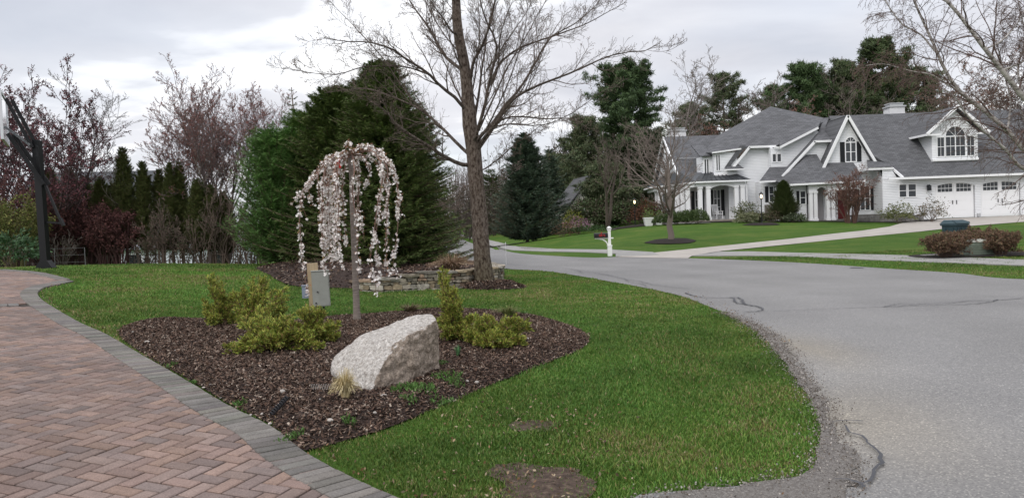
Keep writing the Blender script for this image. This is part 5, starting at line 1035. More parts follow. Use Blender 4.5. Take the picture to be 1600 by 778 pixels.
# cross gable bay
wall(55.4, [(22.55,.6),(26.16,.6),(26.16,4.9),(24.3,8.15),(22.55,4.5)])
roof([[(24.3,55.05,8.36),(24.3,58.3,8.36),(22.35,58.3,4.35),(22.35,55.05,4.35)], [(24.3,55.05,8.36),(24.3,58.3,8.36),(26.35,56.1,4.75),(26.35,55.05,4.55)]], .1)
trimbar((24.3,55.03,8.28), (22.3,55.03,4.3), .1, .26); trimbar((24.3,55.03,8.28), (26.4,55.03,4.55), .1, .26); trimbar((24.3,55.36,8.1), (22.6,55.36,4.7), .04, .18); trimbar((24.3,55.36,8.1), (26.1,55.36,4.9), .04, .18)
window(24.24, 24.94, 5.06, 6.42, 55.4, nx=2, nz=2, shut=.34, arch=True)
window(25.22, 25.86, 1.55, 3.2, 55.4, nx=2, nz=2, shut=.36)
G_ = Geo(); G_.box(23.55, 24.2, 55.34, 55.39, .95, 3.05); d_ = hb('front_door', G_, m_red); G_ = Geo(); G_.box(24.1, 24.15, 55.28, 55.335, 1.95, 2.1); hb('handle', G_, m_fla, d_)
G_ = Geo(); G_.box(23.42, 23.53, 55.31, 55.39, .95, 3.15); G_.box(24.22, 24.33, 55.31, 55.39, .95, 3.15); G_.box(23.42, 24.33, 55.31, 55.39, 3.16, 3.3); hb('door_frame', G_, m_trim)
# entry porch
wall(54.4, [(19.75,.7),(20.95,.7),(20.95,3.45),(19.75,3.45)]); G_ = Geo(); G_.box(19.75, 19.95, 54.6, 57.4, .7, 3.45); hb('wall', G_, m_sid)
window(20.52, 20.86, 2.12, 3.0, 54.4, nz=2, shut=.2)
for x in (21.1, 21.42, 22.3, 22.66): column(x, 54.05, .9, 2.98, .24)
arch_beam(21.5, 22.25, 53.95, 2.98, 3.42, .25); G_ = Geo(); G_.box(20.95, 21.495, 53.95, 54.25, 2.98, 3.42); G_.box(22.255, 24.6, 53.95, 54.25, 2.98, 3.42); hb('arch_beam', G_, m_trim)
G_ = Geo(); G_.box(20.96, 22.5, 55.38, 55.5, .9, 3.4); hb('entry_panel', G_, m_greyd)
G_ = Geo(); G_.box(20.8, 24.9, 53.9, 55.35, .6, .93); G_.box(22.9, 24.4, 53.5, 53.88, .6, .80); hb('porch_step', G_, m_stone)
# porch roof in front of the bay; ridge dies into the gable wall
roof([[(19.45,53.7,3.52),(24.75,53.7,3.6),(24.75,55.38,5.0),(22.5,55.38,5.0),(22.5,57.2,6.45),(21.3,54.9,4.55)], [(19.45,53.7,3.52),(21.3,54.9,4.55),(22.5,57.2,6.45),(19.45,57.2,4.0)]], .1)
trimbar((19.4,53.66,3.46), (24.8,53.66,3.54), .1, .18)
# shoulder mass with the two stepped rakes
wall(56.3, [(20.1,3.6),(23.8,3.6),(23.8,6.55),(22.3,6.55),(20.1,4.35)]); roof([[(19.9,56.0,4.25),(22.28,56.0,6.68),(25.3,61.5,9.0),(21.6,61.5,5.2)], [(22.28,56.0,6.68),(24.3,56.0,6.68),(26.6,61.5,9.0),(25.3,61.5,9.0)], [(25.3,61.5,9.0),(26.6,61.5,9.0),(26.6,66,6.6),(25.3,66,6.6)]], .1)
trimbar((19.85,55.97,4.18), (22.28,55.97,6.62), .1, .24); trimbar((22.2,55.97,6.62), (24.2,55.97,6.62), .1, .22)
wall(58., [(19.75,4.3),(21.3,4.3),(23.6,7.4),(23.1,7.7),(20.3,6.45),(19.75,6.45)]); window(19.86, 20.10, 5.42, 5.98, 58., nz=1); window(20.22, 20.48, 5.42, 5.98, 58., nz=1)
trimbar((19.95,57.8,6.50), (20.35,57.8,6.42), .1, .2); trimbar((20.25,57.5,6.42), (23.15,57.5,7.78), .1, .24)
roof([[(20.2,57.45,6.52),(23.15,57.45,7.9),(25.0,61.5,8.85),(21.9,61.5,8.2)]], .08)
roof([[(18.3,56.4,3.92),(21.4,56.4,3.98),(20.9,57.95,5.0),(19.6,57.95,5.0)]], .08); trimbar((18.25,56.37,3.86), (21.4,56.37,3.92), .1, .18); 
wall(57.4, [(18.75,.7),(21.,.7),(21.,3.95),(18.75,3.95)]); G_ = Geo(); G_.box(18.75, 18.95, 57.6, 58.8, .7, 3.95); hb('wall', G_, m_sid); window(19.35, 20.0, 2.42, 3.52, 57.4, nx=2, nz=2, shut=.26); G_ = Geo(); G_.box(18.95, 20.3, 57.32, 57.395, .7, 2.2); hb('stone_base', G_, m_stone)
# two-storey block
wall(58.8, [(16.7,.8),(19.95,.8),(19.95,6.55),(18.35,6.55),(17.0,5.05),(16.7,5.05)]); G_ = Geo(); G_.box(19.75, 19.95, 58.2, 58.8, 4.3, 6.5); hb('wall', G_, m_sid)
AP = (21.86, 64, 10.4)
roof([[(18.2,58.35,6.66),(20.3,58.35,6.66),AP], [(20.3,58.35,6.66),(23.2,58.6,7.95),AP], [(23.2,58.6,7.95),(25.6,61.5,8.9),AP], [(25.6,61.5,8.9),(25.6,68,7.6),AP], [(25.6,68,7.6),(18,68,7.6),AP], [(18.0,68,7.6),(17.9,66,8.35),AP], [(17.9,66,8.35),(15.2,60,6.5),AP], [(15.2,60,6.5),(15.35,58.1,6.28),(18.2,58.35,6.66),AP]], .12)
trimbar((18.2,58.32,6.6), (20.25,58.32,6.6), .1, .22); trimbar((18.25,58.32,6.6), (16.85,58.32,5.0), .1, .24)
roof([[(18.0,58.3,6.72),(16.65,58.3,5.1),(16.3,58.3,5.1),(17.5,58.3,6.72)]], .05)
roof([[(16.2,57.9,4.98),(17.7,57.9,4.98),(17.4,58.75,5.45),(16.8,58.75,5.45)]], .06); trimbar((16.15,57.88,4.93), (17.7,57.88,4.93), .08, .13)
# upper bay windows
wall(58.4, [(15.55,4.45),(17.3,4.45),(17.3,6.3),(15.55,6.3)], .2); G_ = Geo(); G_.box(15.55, 15.7, 58.6, 60.4, 4.4, 6.3); hb('wall', G_, m_sid); wall(59.1, [(14.85,4.3),(15.55,4.3),(15.55,6.1),(14.85,6.1)], .2); G_ = Geo(); G_.box(14.85, 15.0, 59.3, 61, 4.2, 6.1); hb('wall', G_, m_sid)
trimbar((15.35,58.1,6.26), (17.6,58.3,6.5), .1, .16); trimbar((15.5,58.37,4.62), (17.2,58.37,4.62), .08, .2); trimbar((14.8,59.07,4.48), (15.55,59.07,4.48), .08, .2)
window(15.72, 15.98, 4.95, 6.1, 58.4, nx=2, nz=1); window(15.0, 15.3, 4.75, 5.85, 59.1, nx=2, nz=1); roof([[(14.6,58.8,6.12),(15.6,58.8,6.12),(15.6,61.5,7.2),(14.6,61.5,7.2)]], .08)
# left wing
roof([[(13.3,59.4,4.02),(17.5,59.4,4.02),(18.2,66,8.42),(13.3,66,8.42)], [(13.3,66,8.42),(18.2,66,8.42),(18.2,72.3,4.2),(13.3,72.3,4.2)]])
trimbar((13.27,59.4,3.95), (13.27,66,8.36), .1, .26); trimbar((13.27,66,8.36), (13.27,72.3,4.12), .1, .26); trimbar((13.2,63.2,5.9), (13.2,66,7.7), .06, .12); G_ = Geo(); G_.box(13.42, 17.2, 59.36, 59.44, 5.86, 5.9); 
G_ = Geo(); G_.slab([(13.6,60,.8),(13.6,60,4.3),(13.6,66,8.3),(13.6,72,4.3),(13.6,72,.8)], (.2, 0, 0)); G_.box(13.6, 18, 71.8, 72, .8, 4.3); hb('wall', G_, m_sid)
G_ = Geo(); G_.bar((13.6, 62.55, 6.28), (17.3, 62.55, 6.28), .06, .06); hb('flashing', G_, m_fla)
# porch
wall(60., [(13.8,1.2),(16.9,1.2),(16.9,4.0),(13.8,4.0)]); G_ = Geo(); G_.box(16.7, 16.9, 58.9, 60, 1.2, 4.0); hb('wall', G_, m_sid)
G_ = Geo(); G_.slab([(13.9,57.5,1.22),(17.7,57.5,1.22),(17.7,60,1.22),(12.2,66,1.22),(11.7,62,1.22)], (0, 0, -.12)); hb('porch_floor', G_, m_deck); G_ = Geo(); G_.slab([(14.0,57.6,1.09),(17.6,57.6,1.09),(17.6,60,1.09),(12.3,66,1.09),(11.85,62,1.09)], (0, 0, -.6)); hb('porch_base', G_, m_stone)
for x, y in ((14.25,57.75),(14.85,57.7),(16.95,57.7),(17.42,57.7),(13.5,58.5),(12.95,59.7),(12.45,60.6),(12.0,61.6),(13.22,59.1),(11.95,62.6)): column(x, y, 1.22, 3.72, .30)
arch_beam(15.05, 16.8, 57.6, 3.55, 3.98, .22, .25); G_ = Geo(); G_.box(13.95, 15.045, 57.6, 57.85, 3.72, 3.98); G_.box(16.805, 17.6, 57.6, 57.85, 3.72, 3.98); hb('porch_beam', G_, m_trim); G_ = Geo(); G_.bar((13.95,57.75,3.85), (11.75,62.3,3.8), .25, .26); hb('porch_beam', G_, m_trim); G_ = Geo(); G_.bar((11.75,62.3,3.8), (11.9,66,3.8), .25, .26); hb('porch_beam', G_, m_trim)
trimbar((13.85,57.35,4.05), (17.95,57.35,4.05), .12, .16); trimbar((13.9,57.35,4.05), (11.4,62.2,3.98), .12, .16); trimbar((11.4,62.2,3.98), (11.5,66,3.98), .12, .16)
def seam_roof():
    G_ = Geo(); f_ = [(13.85,57.35,4.14),(17.95,57.35,4.14),(17.3,58.75,4.66),(16.6,59.2,5.05),(14.9,59.2,4.85)]; l_ = [(13.85,57.35,4.14),(14.9,59.2,4.85),(13.4,61.4,5.2),(11.4,62.2,4.06)]
    for p in (f_, l_, [(11.4,62.2,4.06),(13.4,61.4,5.2),(13.4,66,5.2),(11.5,66,4.06)]): G_.slab(p, (0, 0, -.08))
    for k in range(1, 10):
        t = k / 10; a = np.array(f_[0]) * (1-t) + np.array(f_[1]) * t; tp = np.array(f_[4]) * (1-t) + np.array(f_[3] if t < .8 else f_[2]) * t; G_.bar(a + (0,0,.02), tp + (0,0,.02), .035, .05)
    hb('metal_roof', G_, m_metal)
seam_roof()
window(14.45, 14.75, 1.6, 3.45, 60., nz=3, shut=.28); window(15.9, 16.35, 1.55, 3.5, 60., nx=2, nz=3, shut=.34)
G_ = Geo(); G_.box(13.85, 14.1, 59.9, 59.99, 1.25, 3.5); hb('entry_panel', G_, m_greyd)
for (a, b) in (((13.75, 60.2), (13.2, 62)), ((13.15, 62.3), (12.7, 64))): G_ = Geo(); G_.slab([(a[0],a[1],1.25),(b[0],b[1],1.25),(b[0],b[1],3.7),(a[0],a[1],3.7)], (.1, .05, 0)); hb('entry_panel', G_, m_greyd)
# coach lantern on the garage wall
G_ = Geo(); G_.box(29.30, 29.36, 53.92, 53.99, 2.75, 3.1); G_.box(29.22, 29.44, 53.72, 53.9, 2.72, 2.99); G_.slab([(29.2,53.7,3.0),(29.46,53.7,3.0),(29.36,53.78,3.14),(29.30,53.78,3.14)][::-1], (0, .2, 0)); G_.box(29.31, 29.35, 53.8, 53.92, 3.0, 3.05); hb('wall_lantern', G_, m_shut)
G_ = Geo(); G_.box(32.75, 32.95, 53.9, 53.99, .78, 1.02); hb('downspout_outlet', G_, m_fla)
G_ = Geo(); G_.tubes([resample([(17.72,57.55,4.0),(17.72,57.55,2.5),(17.72,57.55,1.3)],4)], [np.full(4,.045)], 8); hb('downspout', G_, m_trim)
# low stone wall in front of the bay
G_ = Geo()
rs = np.random.RandomState(3); 
for row in range(4):
    x = 23.3 + rs.uniform(0, .2)
    while x < 27.4 + (row < 3) * .8: w_ = rs.uniform(.2, .5); G_.box(x + .008, x + w_ - .008, 52.7 + rs.uniform(-.03, .03), 53.1, .62 + row * .15, .62 + row * .15 + .142, (rs.uniform(.8, 1.2),) * 3); x += w_
o = G_.build('stone_planter_wall', mat('planter_stone', cols=[(.3, (.10,.095,.09)), (.7, (.26,.245,.23))], noise=(2.6, 0), rough=.95, tint=True, bump=(12, .02)), loc=(25, 53, .6)); tag(o, 'low dark stone planter wall in front of the gabled bay', 'stone wall')
# rocking chair on the porch
def rocking_chair(x, y, z):
    c = thing('rocking_chair', 'white wooden rocking chair on the front porch', 'chair', (x, y, z)); c.rotation_euler = (0, 0, R(20)); G_ = Geo(); G_.box(-.27, .27, -.25, .25, .40, .44); G_.build('seat', m_trim, c)
    G_ = Geo(); G_.bar((-.25,.25,.42),(-.25,.42,1.15),.04,.05); G_.bar((.25,.25,.42),(.25,.42,1.15),.04,.05); G_.bar((-.27,.42,1.12),(.27,.42,1.12),.05,.1)
    for k in range(6): u = -.19 + k * .076; G_.bar((u,.26,.45),(u,.41,1.08),.025,.04)
    G_.build('backrest', m_trim, c)
    for s_ in (-1, 1):
        G_ = Geo(); G_.tubes([resample([(s_*.27,-.42,.10),(s_*.27,-.15,.02),(s_*.27,.2,.02),(s_*.27,.5,.12)],8)], [np.full(8,.022)], 6); G_.build('rocker', m_trim, c)
        G_ = Geo(); G_.box(s_*.27-.04, s_*.27+.04, -.28, .3, .62, .65); G_.build('armrest', m_trim, c)
        for yy in (-.23, .23): G_ = Geo(); G_.box(s_*.27-.02, s_*.27+.02, yy-.02, yy+.02, .03, .62); G_.build('leg', m_trim, c)
rocking_chair(15.75, 58.5, 1.22)
# ================================================================== STREET OBJECTS
m_wht = mat('white_paint', (.82, .82, .80), rough=.45, noise=(6, .05)); m_blk = mat('black_paint', (.012, .012, .013), rough=.4); m_let = mat('lettering', (.45, .03, .03), rough=.5)
def mailbox():
    x, y, z = G3(953, 400); t = thing('mailbox', 'white wooden mailbox post with a black mailbox at the road edge', 'mailbox', (x, y, z)); G_ = Geo()
    G_.box(-.055, .055, -.055, .055, 0, 1.10); G_.box(-.085, .085, -.085, .085, 0, .40); G_.box(-.10, .10, -.10, .10, .40, .44); G_.box(-.075, .075, -.075, .075, 1.03, 1.07); G_.box(-.095, .095, -.095, .095, 1.10, 1.13)
    G_.lathe([(.07, 1.13), (.085, 1.16), (.03, 1.19), (.0, 1.20)], 0, 0, 10); G_.build('post', m_wht, t)
    G_ = Geo(); G_.box(-.58, .16, -.035, .035, .70, .745); G_.tubes([resample([(-.055,0,.42),(-.13,0,.58),(-.28,0,.68),(-.42,0,.70)],8)], [np.full(8,.028)], 6); G_.build('bracket', m_wht, t)
    G_ = Geo(); prof = [(-.095,.75),(.095,.75),(.095,.87)] + [(.095*math.cos(a), .87+.075*math.sin(a)) for a in np.linspace(.2, 2.94, 9)] + [(-.095,.87)]; G_.slab([(-.60, p[0], p[1]) for p in prof], (.53, 0, 0)); b_ = G_.build('box', m_blk, t)
    G_ = Geo(); prof2 = [(p[0]*1.05, .745 + (p[1]-.745)*1.04) for p in prof]; G_.slab([(-.615, p[0], p[1]) for p in prof2], (.02, 0, 0)); G_.build('door', m_blk, b_); G_ = Geo(); G_.box(-.35, -.33, -.112, -.098, .82, .95); G_.box(-.35, -.30, -.112, -.098, .93, .97); G_.build('flag', m_let, b_)
    fc = bpy.data.curves.new('number', 'FONT'); fc.body = '8076'; fc.size = .13; fc.align_x = 'CENTER'; fc.extrude = .002; fo = bpy.data.objects.new('tmp', fc); COL.objects.link(fo)
    bpy.context.view_layer.update(); me = bpy.data.meshes.new_from_object(fo.evaluated_get(bpy.context.evaluated_depsgraph_get())); bpy.data.objects.remove(fo); me.materials.clear(); me.materials.append(m_let)
    no = bpy.data.objects.new('house_number', me); COL.objects.link(no); no.parent = b_; no.location = (-.30, -.1, .80); no.rotation_euler = (R(90), 0, 0); no['kind'] = 'thing'; del no['kind']
mailbox()
def lamp_post(px, py, D, label):
    x, y, z = onpx(px, D); t = thing('lamp_post', label, 'lamp post', (x, y, z), 'lit post lanterns in the front garden'); G_ = Geo(); G_.lathe([(.10,0),(.10,.08),(.06,.14),(.045,.25),(.035,.9),(.03,1.62),(.05,1.66),(.03,1.70)], 0, 0, 10); G_.build('post', m_blk, t)
    G_ = Geo()
    for a in range(4): c_, s_ = math.cos(a*1.571+.785), math.sin(a*1.571+.785); G_.bar((c_*.07,s_*.07,1.70),(c_*.12,s_*.12,2.0),.018,.018)
    G_.lathe([(.15,2.0),(.14,2.03),(.05,2.12),(.015,2.15),(.02,2.19),(0,2.2)], 0, 0, 8); G_.lathe([(.08,1.69),(.09,1.71)], 0, 0, 8); G_.build('lantern', m_blk, t)
    G_ = Geo(); G_.lathe([(.0,1.74),(.055,1.78),(.07,1.88),(.045,1.96),(0,1.98)], 0, 0, 10); G_.build('bulb', mat('lamp_glow', (1,.8,.5), emit=((1,.75,.42), 5)), t, smooth=True)
    l_ = bpy.data.lights.new('lamp_light', 'POINT'); l_.energy = 4; l_.color = (1,.75,.45); l_.shadow_soft_size = .08; lo = bpy.data.objects.new('lamp_light', l_); COL.objects.link(lo); lo.parent = t; lo.location = (0,-.2,1.9)
lamp_post(1191, 0, 50, 'black lamp post with lit amber lantern in front of the stone based wall')
lamp_post(993, 0, 58, 'black lamp post with lit lantern among dark shrubs left of the house')
def hoop():
    x, y, z = G3(72, 420); t = thing('basketball_hoop', 'black in-ground basketball hoop post with a clear backboard at the driveway edge', 'basketball hoop', (x, y, z)); k = 18 / 1200.
    def q(px, py, dd=0): return np.array(P(px, py, 18 + dd)) - np.array((x, y, z))
    # the arm reaches to the left and a little towards the viewer
    u = nrm(np.array((-1, -.28, 0))); G_ = Geo(); G_.bar((0,0,-.05),(-.05,0,3.02),.16,.16,up=(0,1,0)); G_.build('post', m_blk, t); G_ = Geo(); G_.box(-.20,.20,-.17,.17,0,.03); G_.slab([(-.2,-.1,.03),(.2,-.1,.03),(.085,-.1,.2),(-.085,-.1,.2)], (0,.2,0)); G_.build('base_plate', m_blk, t)
    top = np.array((-.05,0,2.95)); bb = q(15, 185); bx = bb[0]
    m_ar = mat('arm_grey', (.16,.165,.17), rough=.5)
    a1 = (bx + .12, -.25, top[2] + 1.0); a2 = (bx + .12, -.25, top[2] + .02)
    G_ = Geo()
    for s_ in (-1, 1): G_.bar((-.10, s_*.11, 2.85), (bx + .10, -.28 + s_*.11, 3.95), .055, .075); G_.bar((.12, s_*.11, 1.98), (bx + .10, -.28 + s_*.11, 3.15), .06, .085)
    G_.build('arm', m_blk, t); G_ = Geo(); G_.bar((-.12,-.15,2.9),(-.75,-.28,3.45),.045,.05); G_.build('spring', m_ar, t)
    G_ = Geo(); G_.bar((.08,0,2.0),(.42,.02,1.05),.05,.05); G_.bar((.42,.02,1.06),(.05,0,1.1),.04,.04); G_.bar((.40,0,1.18),(.47,0,1.0),.08,.05); G_.build('crank_handle', m_blk, t)
    # backboard, seen nearly edge on
    a = R(-29); dx, dy = math.sin(a), math.cos(a); cen = np.array((bx - .02, -.3, 3.50)); W_ = .8; m_gl = mat('acrylic', (.75,.8,.85), rough=.08, spec=.5)
    m_gl.node_tree.nodes['Principled BSDF'].inputs['Transmission Weight'].default_value = .85; m_gl.node_tree.nodes['Principled BSDF'].inputs['IOR'].default_value = 1.1
    ax = np.array((-dx, -dy, 0)); nn_ = np.array((dy, -dx, 0)); 
    def bd(s0, s1, z0, z1, o0, o1): return [cen + ax*s + nn_*o + np.array((0,0,zz)) for o in (o0,o1) for s, zz in ((s0,z0),(s1,z0),(s1,z1),(s0,z1))]
    FQ = [(3,2,1,0),(4,5,6,7),(0,1,5,4),(1,2,6,5),(2,3,7,6),(3,0,4,7)]
    G_ = Geo(); G_.add(bd(-W_+.05, W_-.05, -.50, .50, -.01, .01), FQ); B_ = G_.build('backboard', m_gl, t)
    G_ = Geo(); 
    for s0, s1, z0, z1 in ((-W_, -W_+.05, -.55, .55), (W_-.05, W_, -.55, .55), (-W_+.05, W_-.05, -.55, -.50), (-W_+.05, W_-.05, .50, .55)): G_.add(bd(s0, s1, z0, z1, -.03, .03), FQ)
    G_.build('frame', mat('alu', (.7,.71,.73), rough=.4), B_)
    rc = cen - nn_ * .30 + np.array((0,0,-.42)); G_ = Geo(); th_ = np.linspace(0, 6.283, 25); G_.tubes([np.stack([rc[0] + .23*np.cos(th_), rc[1] + .23*np.sin(th_), np.full(25, rc[2])], 1)], [np.full(25,.012)], 6); G_.bar(cen + np.array((0,0,-.44)) - nn_*.03, rc, .12, .05); G_.add(bd(-.1,.1,-.50,-.36,-.07,-.031), FQ); G_.build('rim', mat('rim_red', (.5,.04,.02), rough=.4), t)
    G_ = Geo(); a8 = np.arange(12) * 6.283/12; Pn = []
    for k_ in range(12):
        for s_ in (-1, 1): tt = np.linspace(0, 1, 6); an = a8[k_] + s_*tt*.9; rr_ = .23 - .11*tt; Pn.append(np.stack([rc[0]+rr_*np.cos(an), rc[1]+rr_*np.sin(an), rc[2]-.42*tt], 1))
    G_.tubes(np.array(Pn), np.full((24,6),.005), 4); G_.build('net', m_wht, t)
hoop()
def bin_(px, py, D, label, s_=1., col=(.045,.085,.10), rz=.3):
    x, y, z = onpx(px, D); t = thing('trash_bin', label, 'trash bin', (x, y, z)); m = mat('bin_plastic', tuple(c * .75 for c in col), rough=.55, noise=(3,.2)); G_ = Geo(); w0, w1, d0, d1, h_ = .21, .26, .22, .27, .96
    V = [(-w0,-d0,.05),(w0,-d0,.05),(w0,d0,.05),(-w0,d0,.05),(-w1,-d1,h_),(w1,-d1,h_),(w1,d1,h_),(-w1,d1,h_)]; G_.add(V, [(3,2,1,0),(4,5,6,7),(0,1,5,4),(1,2,6,5),(2,3,7,6),(3,0,4,7)])
    for u in (-.16, 0, .16): G_.bar((u*.9,-d0-.015,.12),(u*1.1,-d1-.006,h_-.12),.05,.02)
    for sx in (-1,1):
        for u in (-.14,.14): G_.bar((sx*(w0+.012),u,.12),(sx*(w1+.006),u,h_-.12),.02,.05)
    G_.box(-w1-.03,w1+.03,-d1-.03,d1+.03,h_-.06,h_-.005); G_.build('body', m, t)
    G_ = Geo(); G_.slab([(-w1-.04,-d1-.05,h_),(w1+.04,-d1-.05,h_),(w1+.04,-d1-.02,h_+.05),(w1-.04,-.1,h_+.12),(-w1+.04,-.1,h_+.12),(-w1-.04,-d1-.02,h_+.05)], (0,.01,0)); V = [(-w1-.04,-d1-.05,h_),(w1+.04,-d1-.05,h_),(w1+.04,d1+.05,h_),(-w1-.04,d1+.05,h_),(-w1+.05,-d1+.08,h_+.10),(w1-.05,-d1+.08,h_+.10),(w1-.05,d1-.05,h_+.12),(-w1+.05,d1-.05,h_+.12)]; G_.add(V, [(3,2,1,0),(4,5,6,7),(0,1,5,4),(1,2,6,5),(2,3,7,6),(3,0,4,7)]); l_ = G_.build('lid', m, t)
    G_ = Geo(); G_.tubes([resample([(-.2,d1+.08,h_-.02),(.2,d1+.08,h_-.02)],4)], [np.full(4,.018)], 6); G_.build('handle', m_blk, l_)
    for sx in (-1,1): G_ = Geo(); G_.tubes([[(sx*.20,.24,.13),(sx*.26,.24,.13)]], [[.13,.13]], 12); G_.build('wheel', m_blk, t)
    t.rotation_euler = (0, 0, rz); t.scale = (s_,)*3
bin_(1492, 0, 23.6, 'dark teal wheeled trash bin standing behind the clipped brown bushes', .95, rz=.35)
bin_(718, 0, 100, 'small dark trash bin at the far end of the sidewalk', 1., (.06,.07,.09))
x, y, z = onpx(701, 95); G_ = Geo(); G_.lathe([(.03,0),(.03,1.1)],0,0,8); o = thing('mail_post', 'tiny white mailbox post at the far bend left of the dark bin', 'mailbox', (x,y,z)); G_.build('post', m_wht, o); G_ = Geo(); G_.box(-.45,.5,-.2,.2,1.0,1.4); G_.box(-.5,-.45,-.22,.22,.97,1.43); G_.build('box', m_wht, o)
# fibre marker stake by the sidewalk
x, y, z = G3(791, 414); G_ = Geo(); G_.lathe([(.006,0),(.006,.75),(.0,.77)],0,0,6); G_.box(-.012,.012,-.003,.003,.68,.75); o = G_.build('marker_stake', m_wht); o.location = (x,y,z); tag(o, 'thin pale marker stake at the near road edge right of the tree', 'stake')
# planters left of the house
for px, D_, s_, lb in ((1014, 57, 1., 'large white square planter with greenery left of the porch hedge'), (1030, 57.5, .75, 'smaller pale planter next to the hedge end')):
    x, y, z = onpx(px, D_); t = thing('planter', lb, 'planter', (x,y,z)); G_ = Geo(); V = [(-.25,-.25,0),(.25,-.25,0),(.25,.25,0),(-.25,.25,0),(-.34,-.34,.55),(.34,-.34,.55),(.34,.34,.55),(-.34,.34,.55)]; G_.add(np.array(V)*s_, [(3,2,1,0),(4,5,6,7),(0,1,5,4),(1,2,6,5),(2,3,7,6),(3,0,4,7)]); G_.box(-.37*s_,.37*s_,-.37*s_,.37*s_,.55*s_,.62*s_); G_.build('pot', m_wht, t)
    rs = np.random.RandomState(int(px)); G_ = Geo(); p_ = rs.normal(0, .22*s_, (300,3)); p_[:,2] = .62*s_ + np.abs(p_[:,2])*1.8; leaves(G_, p_, rs, .12, .4, ((.10,.16,.04),(.14,.18,.06))); G_.build('plant', m_leaf, t)
# green electrical transformer between the clipped bushes
x, y, z = onpx(1529, 22.1); t = thing('utility_cabinet', 'low pale green ribbed utility cabinet between the clipped brown bushes', 'utility cabinet', (x,y,z)); m_ug = mat('cabinet_green', (.20,.24,.19), rough=.6, noise=(9,.25)); G_ = Geo(); G_.box(-.38,.40,-.25,.3,0,.40)
for k_ in range(5): G_.box(-.36,.38,-.262,-.2505,.05+k_*.065,.085+k_*.065)
G_.build('cabinet', m_ug, t); G_ = Geo(); G_.slab([(-.41,-.28,.40),(.43,-.28,.40),(.36,-.25,.47),(-.33,-.25,.47)][::-1], (0,.6,0)); G_.build('lid', mat('cabinet_lid', (.42,.43,.38), rough=.6, noise=(9,.3)), t)
x, y, z = G3(1454, 400.5); G_ = Geo(); G_.box(-.22,.22,-.15,.15,.0,.05); o = G_.build('stepping_stone', m_conc); o.location=(x,y,z); tag(o, 'small pale concrete slab in grass beside the sidewalk', 'stone slab')
# neighbouring houses, far away
def far_house(name, label, c, W_, Dp, hw, hr, wallc, roofc, rz, wins, ridge='x'):
    t = thing(name, label, 'house', c); t.rotation_euler = (0,0,rz); mw = siding_mat('far_siding', wallc, .2); mr_ = shingle_mat('far_shingle', roofc); G_ = Geo()
    G_.box(-W_/2,W_/2,-Dp/2,Dp/2,-2,hw)
    if ridge == 'x': G_.slab([(-W_/2,-Dp/2,hw),(-W_/2,Dp/2,hw),(-W_/2,0,hr-.1)], (W_,0,0))
    else: G_.slab([(-W_/2,-Dp/2,hw),(W_/2,-Dp/2,hw),(0,-Dp/2,hr-.1)][::-1], (0,Dp,0))
    G_.build('wall', mw, t); G_ = Geo(); e_ = .4
    if ridge == 'x':
        for s_ in (-1,1): G_.slab([(-W_/2-e_,s_*(Dp/2+e_),hw-.2),(W_/2+e_,s_*(Dp/2+e_),hw-.2),(W_/2+e_,0,hr),(-W_/2-e_,0,hr)], (0,0,.15))
    else:
        for s_ in (-1,1): G_.slab([(s_*(W_/2+e_),-Dp/2-e_,hw-.2),(s_*(W_/2+e_),Dp/2+e_,hw-.2),(0,Dp/2+e_,hr),(0,-Dp/2-e_,hr)], (0,0,.15))
    G_.build('roof', mr_, t)
    for x0,x1,z0,z1 in wins:
        G_ = Geo(); y_ = -Dp/2; G_.box(x0-.1,x1+.1,y_-.05,y_,z0-.1,z1+.1); w_ = G_.build('window', m_trim, t); G_ = Geo(); G_.box(x0,x1,y_-.06,y_-.051,z0,z1); G_.build('pane', m_glass, w_)
c_ = P(903, 330, 72); far_house('house', 'small gabled house half hidden behind the dark conifers, left of the tall pine', (c_[0]+.9, 76, .7), 4.2, 6, 2.3, 5.0, (.66,.64,.58), (.10,.10,.105), R(10), [(-1.5,-.8,.8,1.9),(.8,1.5,.8,1.9),(-.35,.35,2.6,3.5)], ridge='y')
c_ = P(130, 300, 62); far_house('house', 'grey roofed house glimpsed above the arborvitae hedge at the left', (c_[0], 64, -1.5), 9, 8, 5.2, 8.4, (.50,.51,.53), (.10,.105,.115), R(8), [(-3,-2,2,4),(1,2,2,4)])
c_ = P(275, 400, 48); far_house('shed', 'long white outbuilding showing between the trunks of the arborvitae hedge', (c_[0], 50, -1.7), 7.5, 4, 2.6, 3.5, (.80,.84,.92), (.35,.36,.4), R(3), [(-3,-2.2,1.2,2.1),(2,2.8,1.2,2.1)]); 
c_ = P(108, 395, 30); t = thing('shed', 'small dark shed with a mossy white roof behind the hoop', 'shed', (c_[0], 31.5, tz(c_[0], 31.5))); G_ = Geo(); G_.box(-.7,.75,-1,1,0,1.1); G_.build('wall', mat('shed_wall', (.06,.045,.035), rough=.9), t); G_ = Geo(); G_.slab([(-.95,-1.3,.95),(.05,-1.3,1.75),(.05,1.3,1.75),(-.95,1.3,.95)], (0,0,.06)); G_.slab([(.05,-1.3,1.75),(1.0,-1.3,1.15),(1.0,1.3,1.15),(.05,1.3,1.75)], (0,0,.06)); G_.build('roof', mat('shed_roof', cols=[(.35,(.10,.09,.07)),(.5,(.45,.44,.42)),(.7,(.6,.59,.57))], noise=(5,0), rough=.9), t)
m_ar2 = mat('wire_grey', (.16,.16,.16), rough=.6)
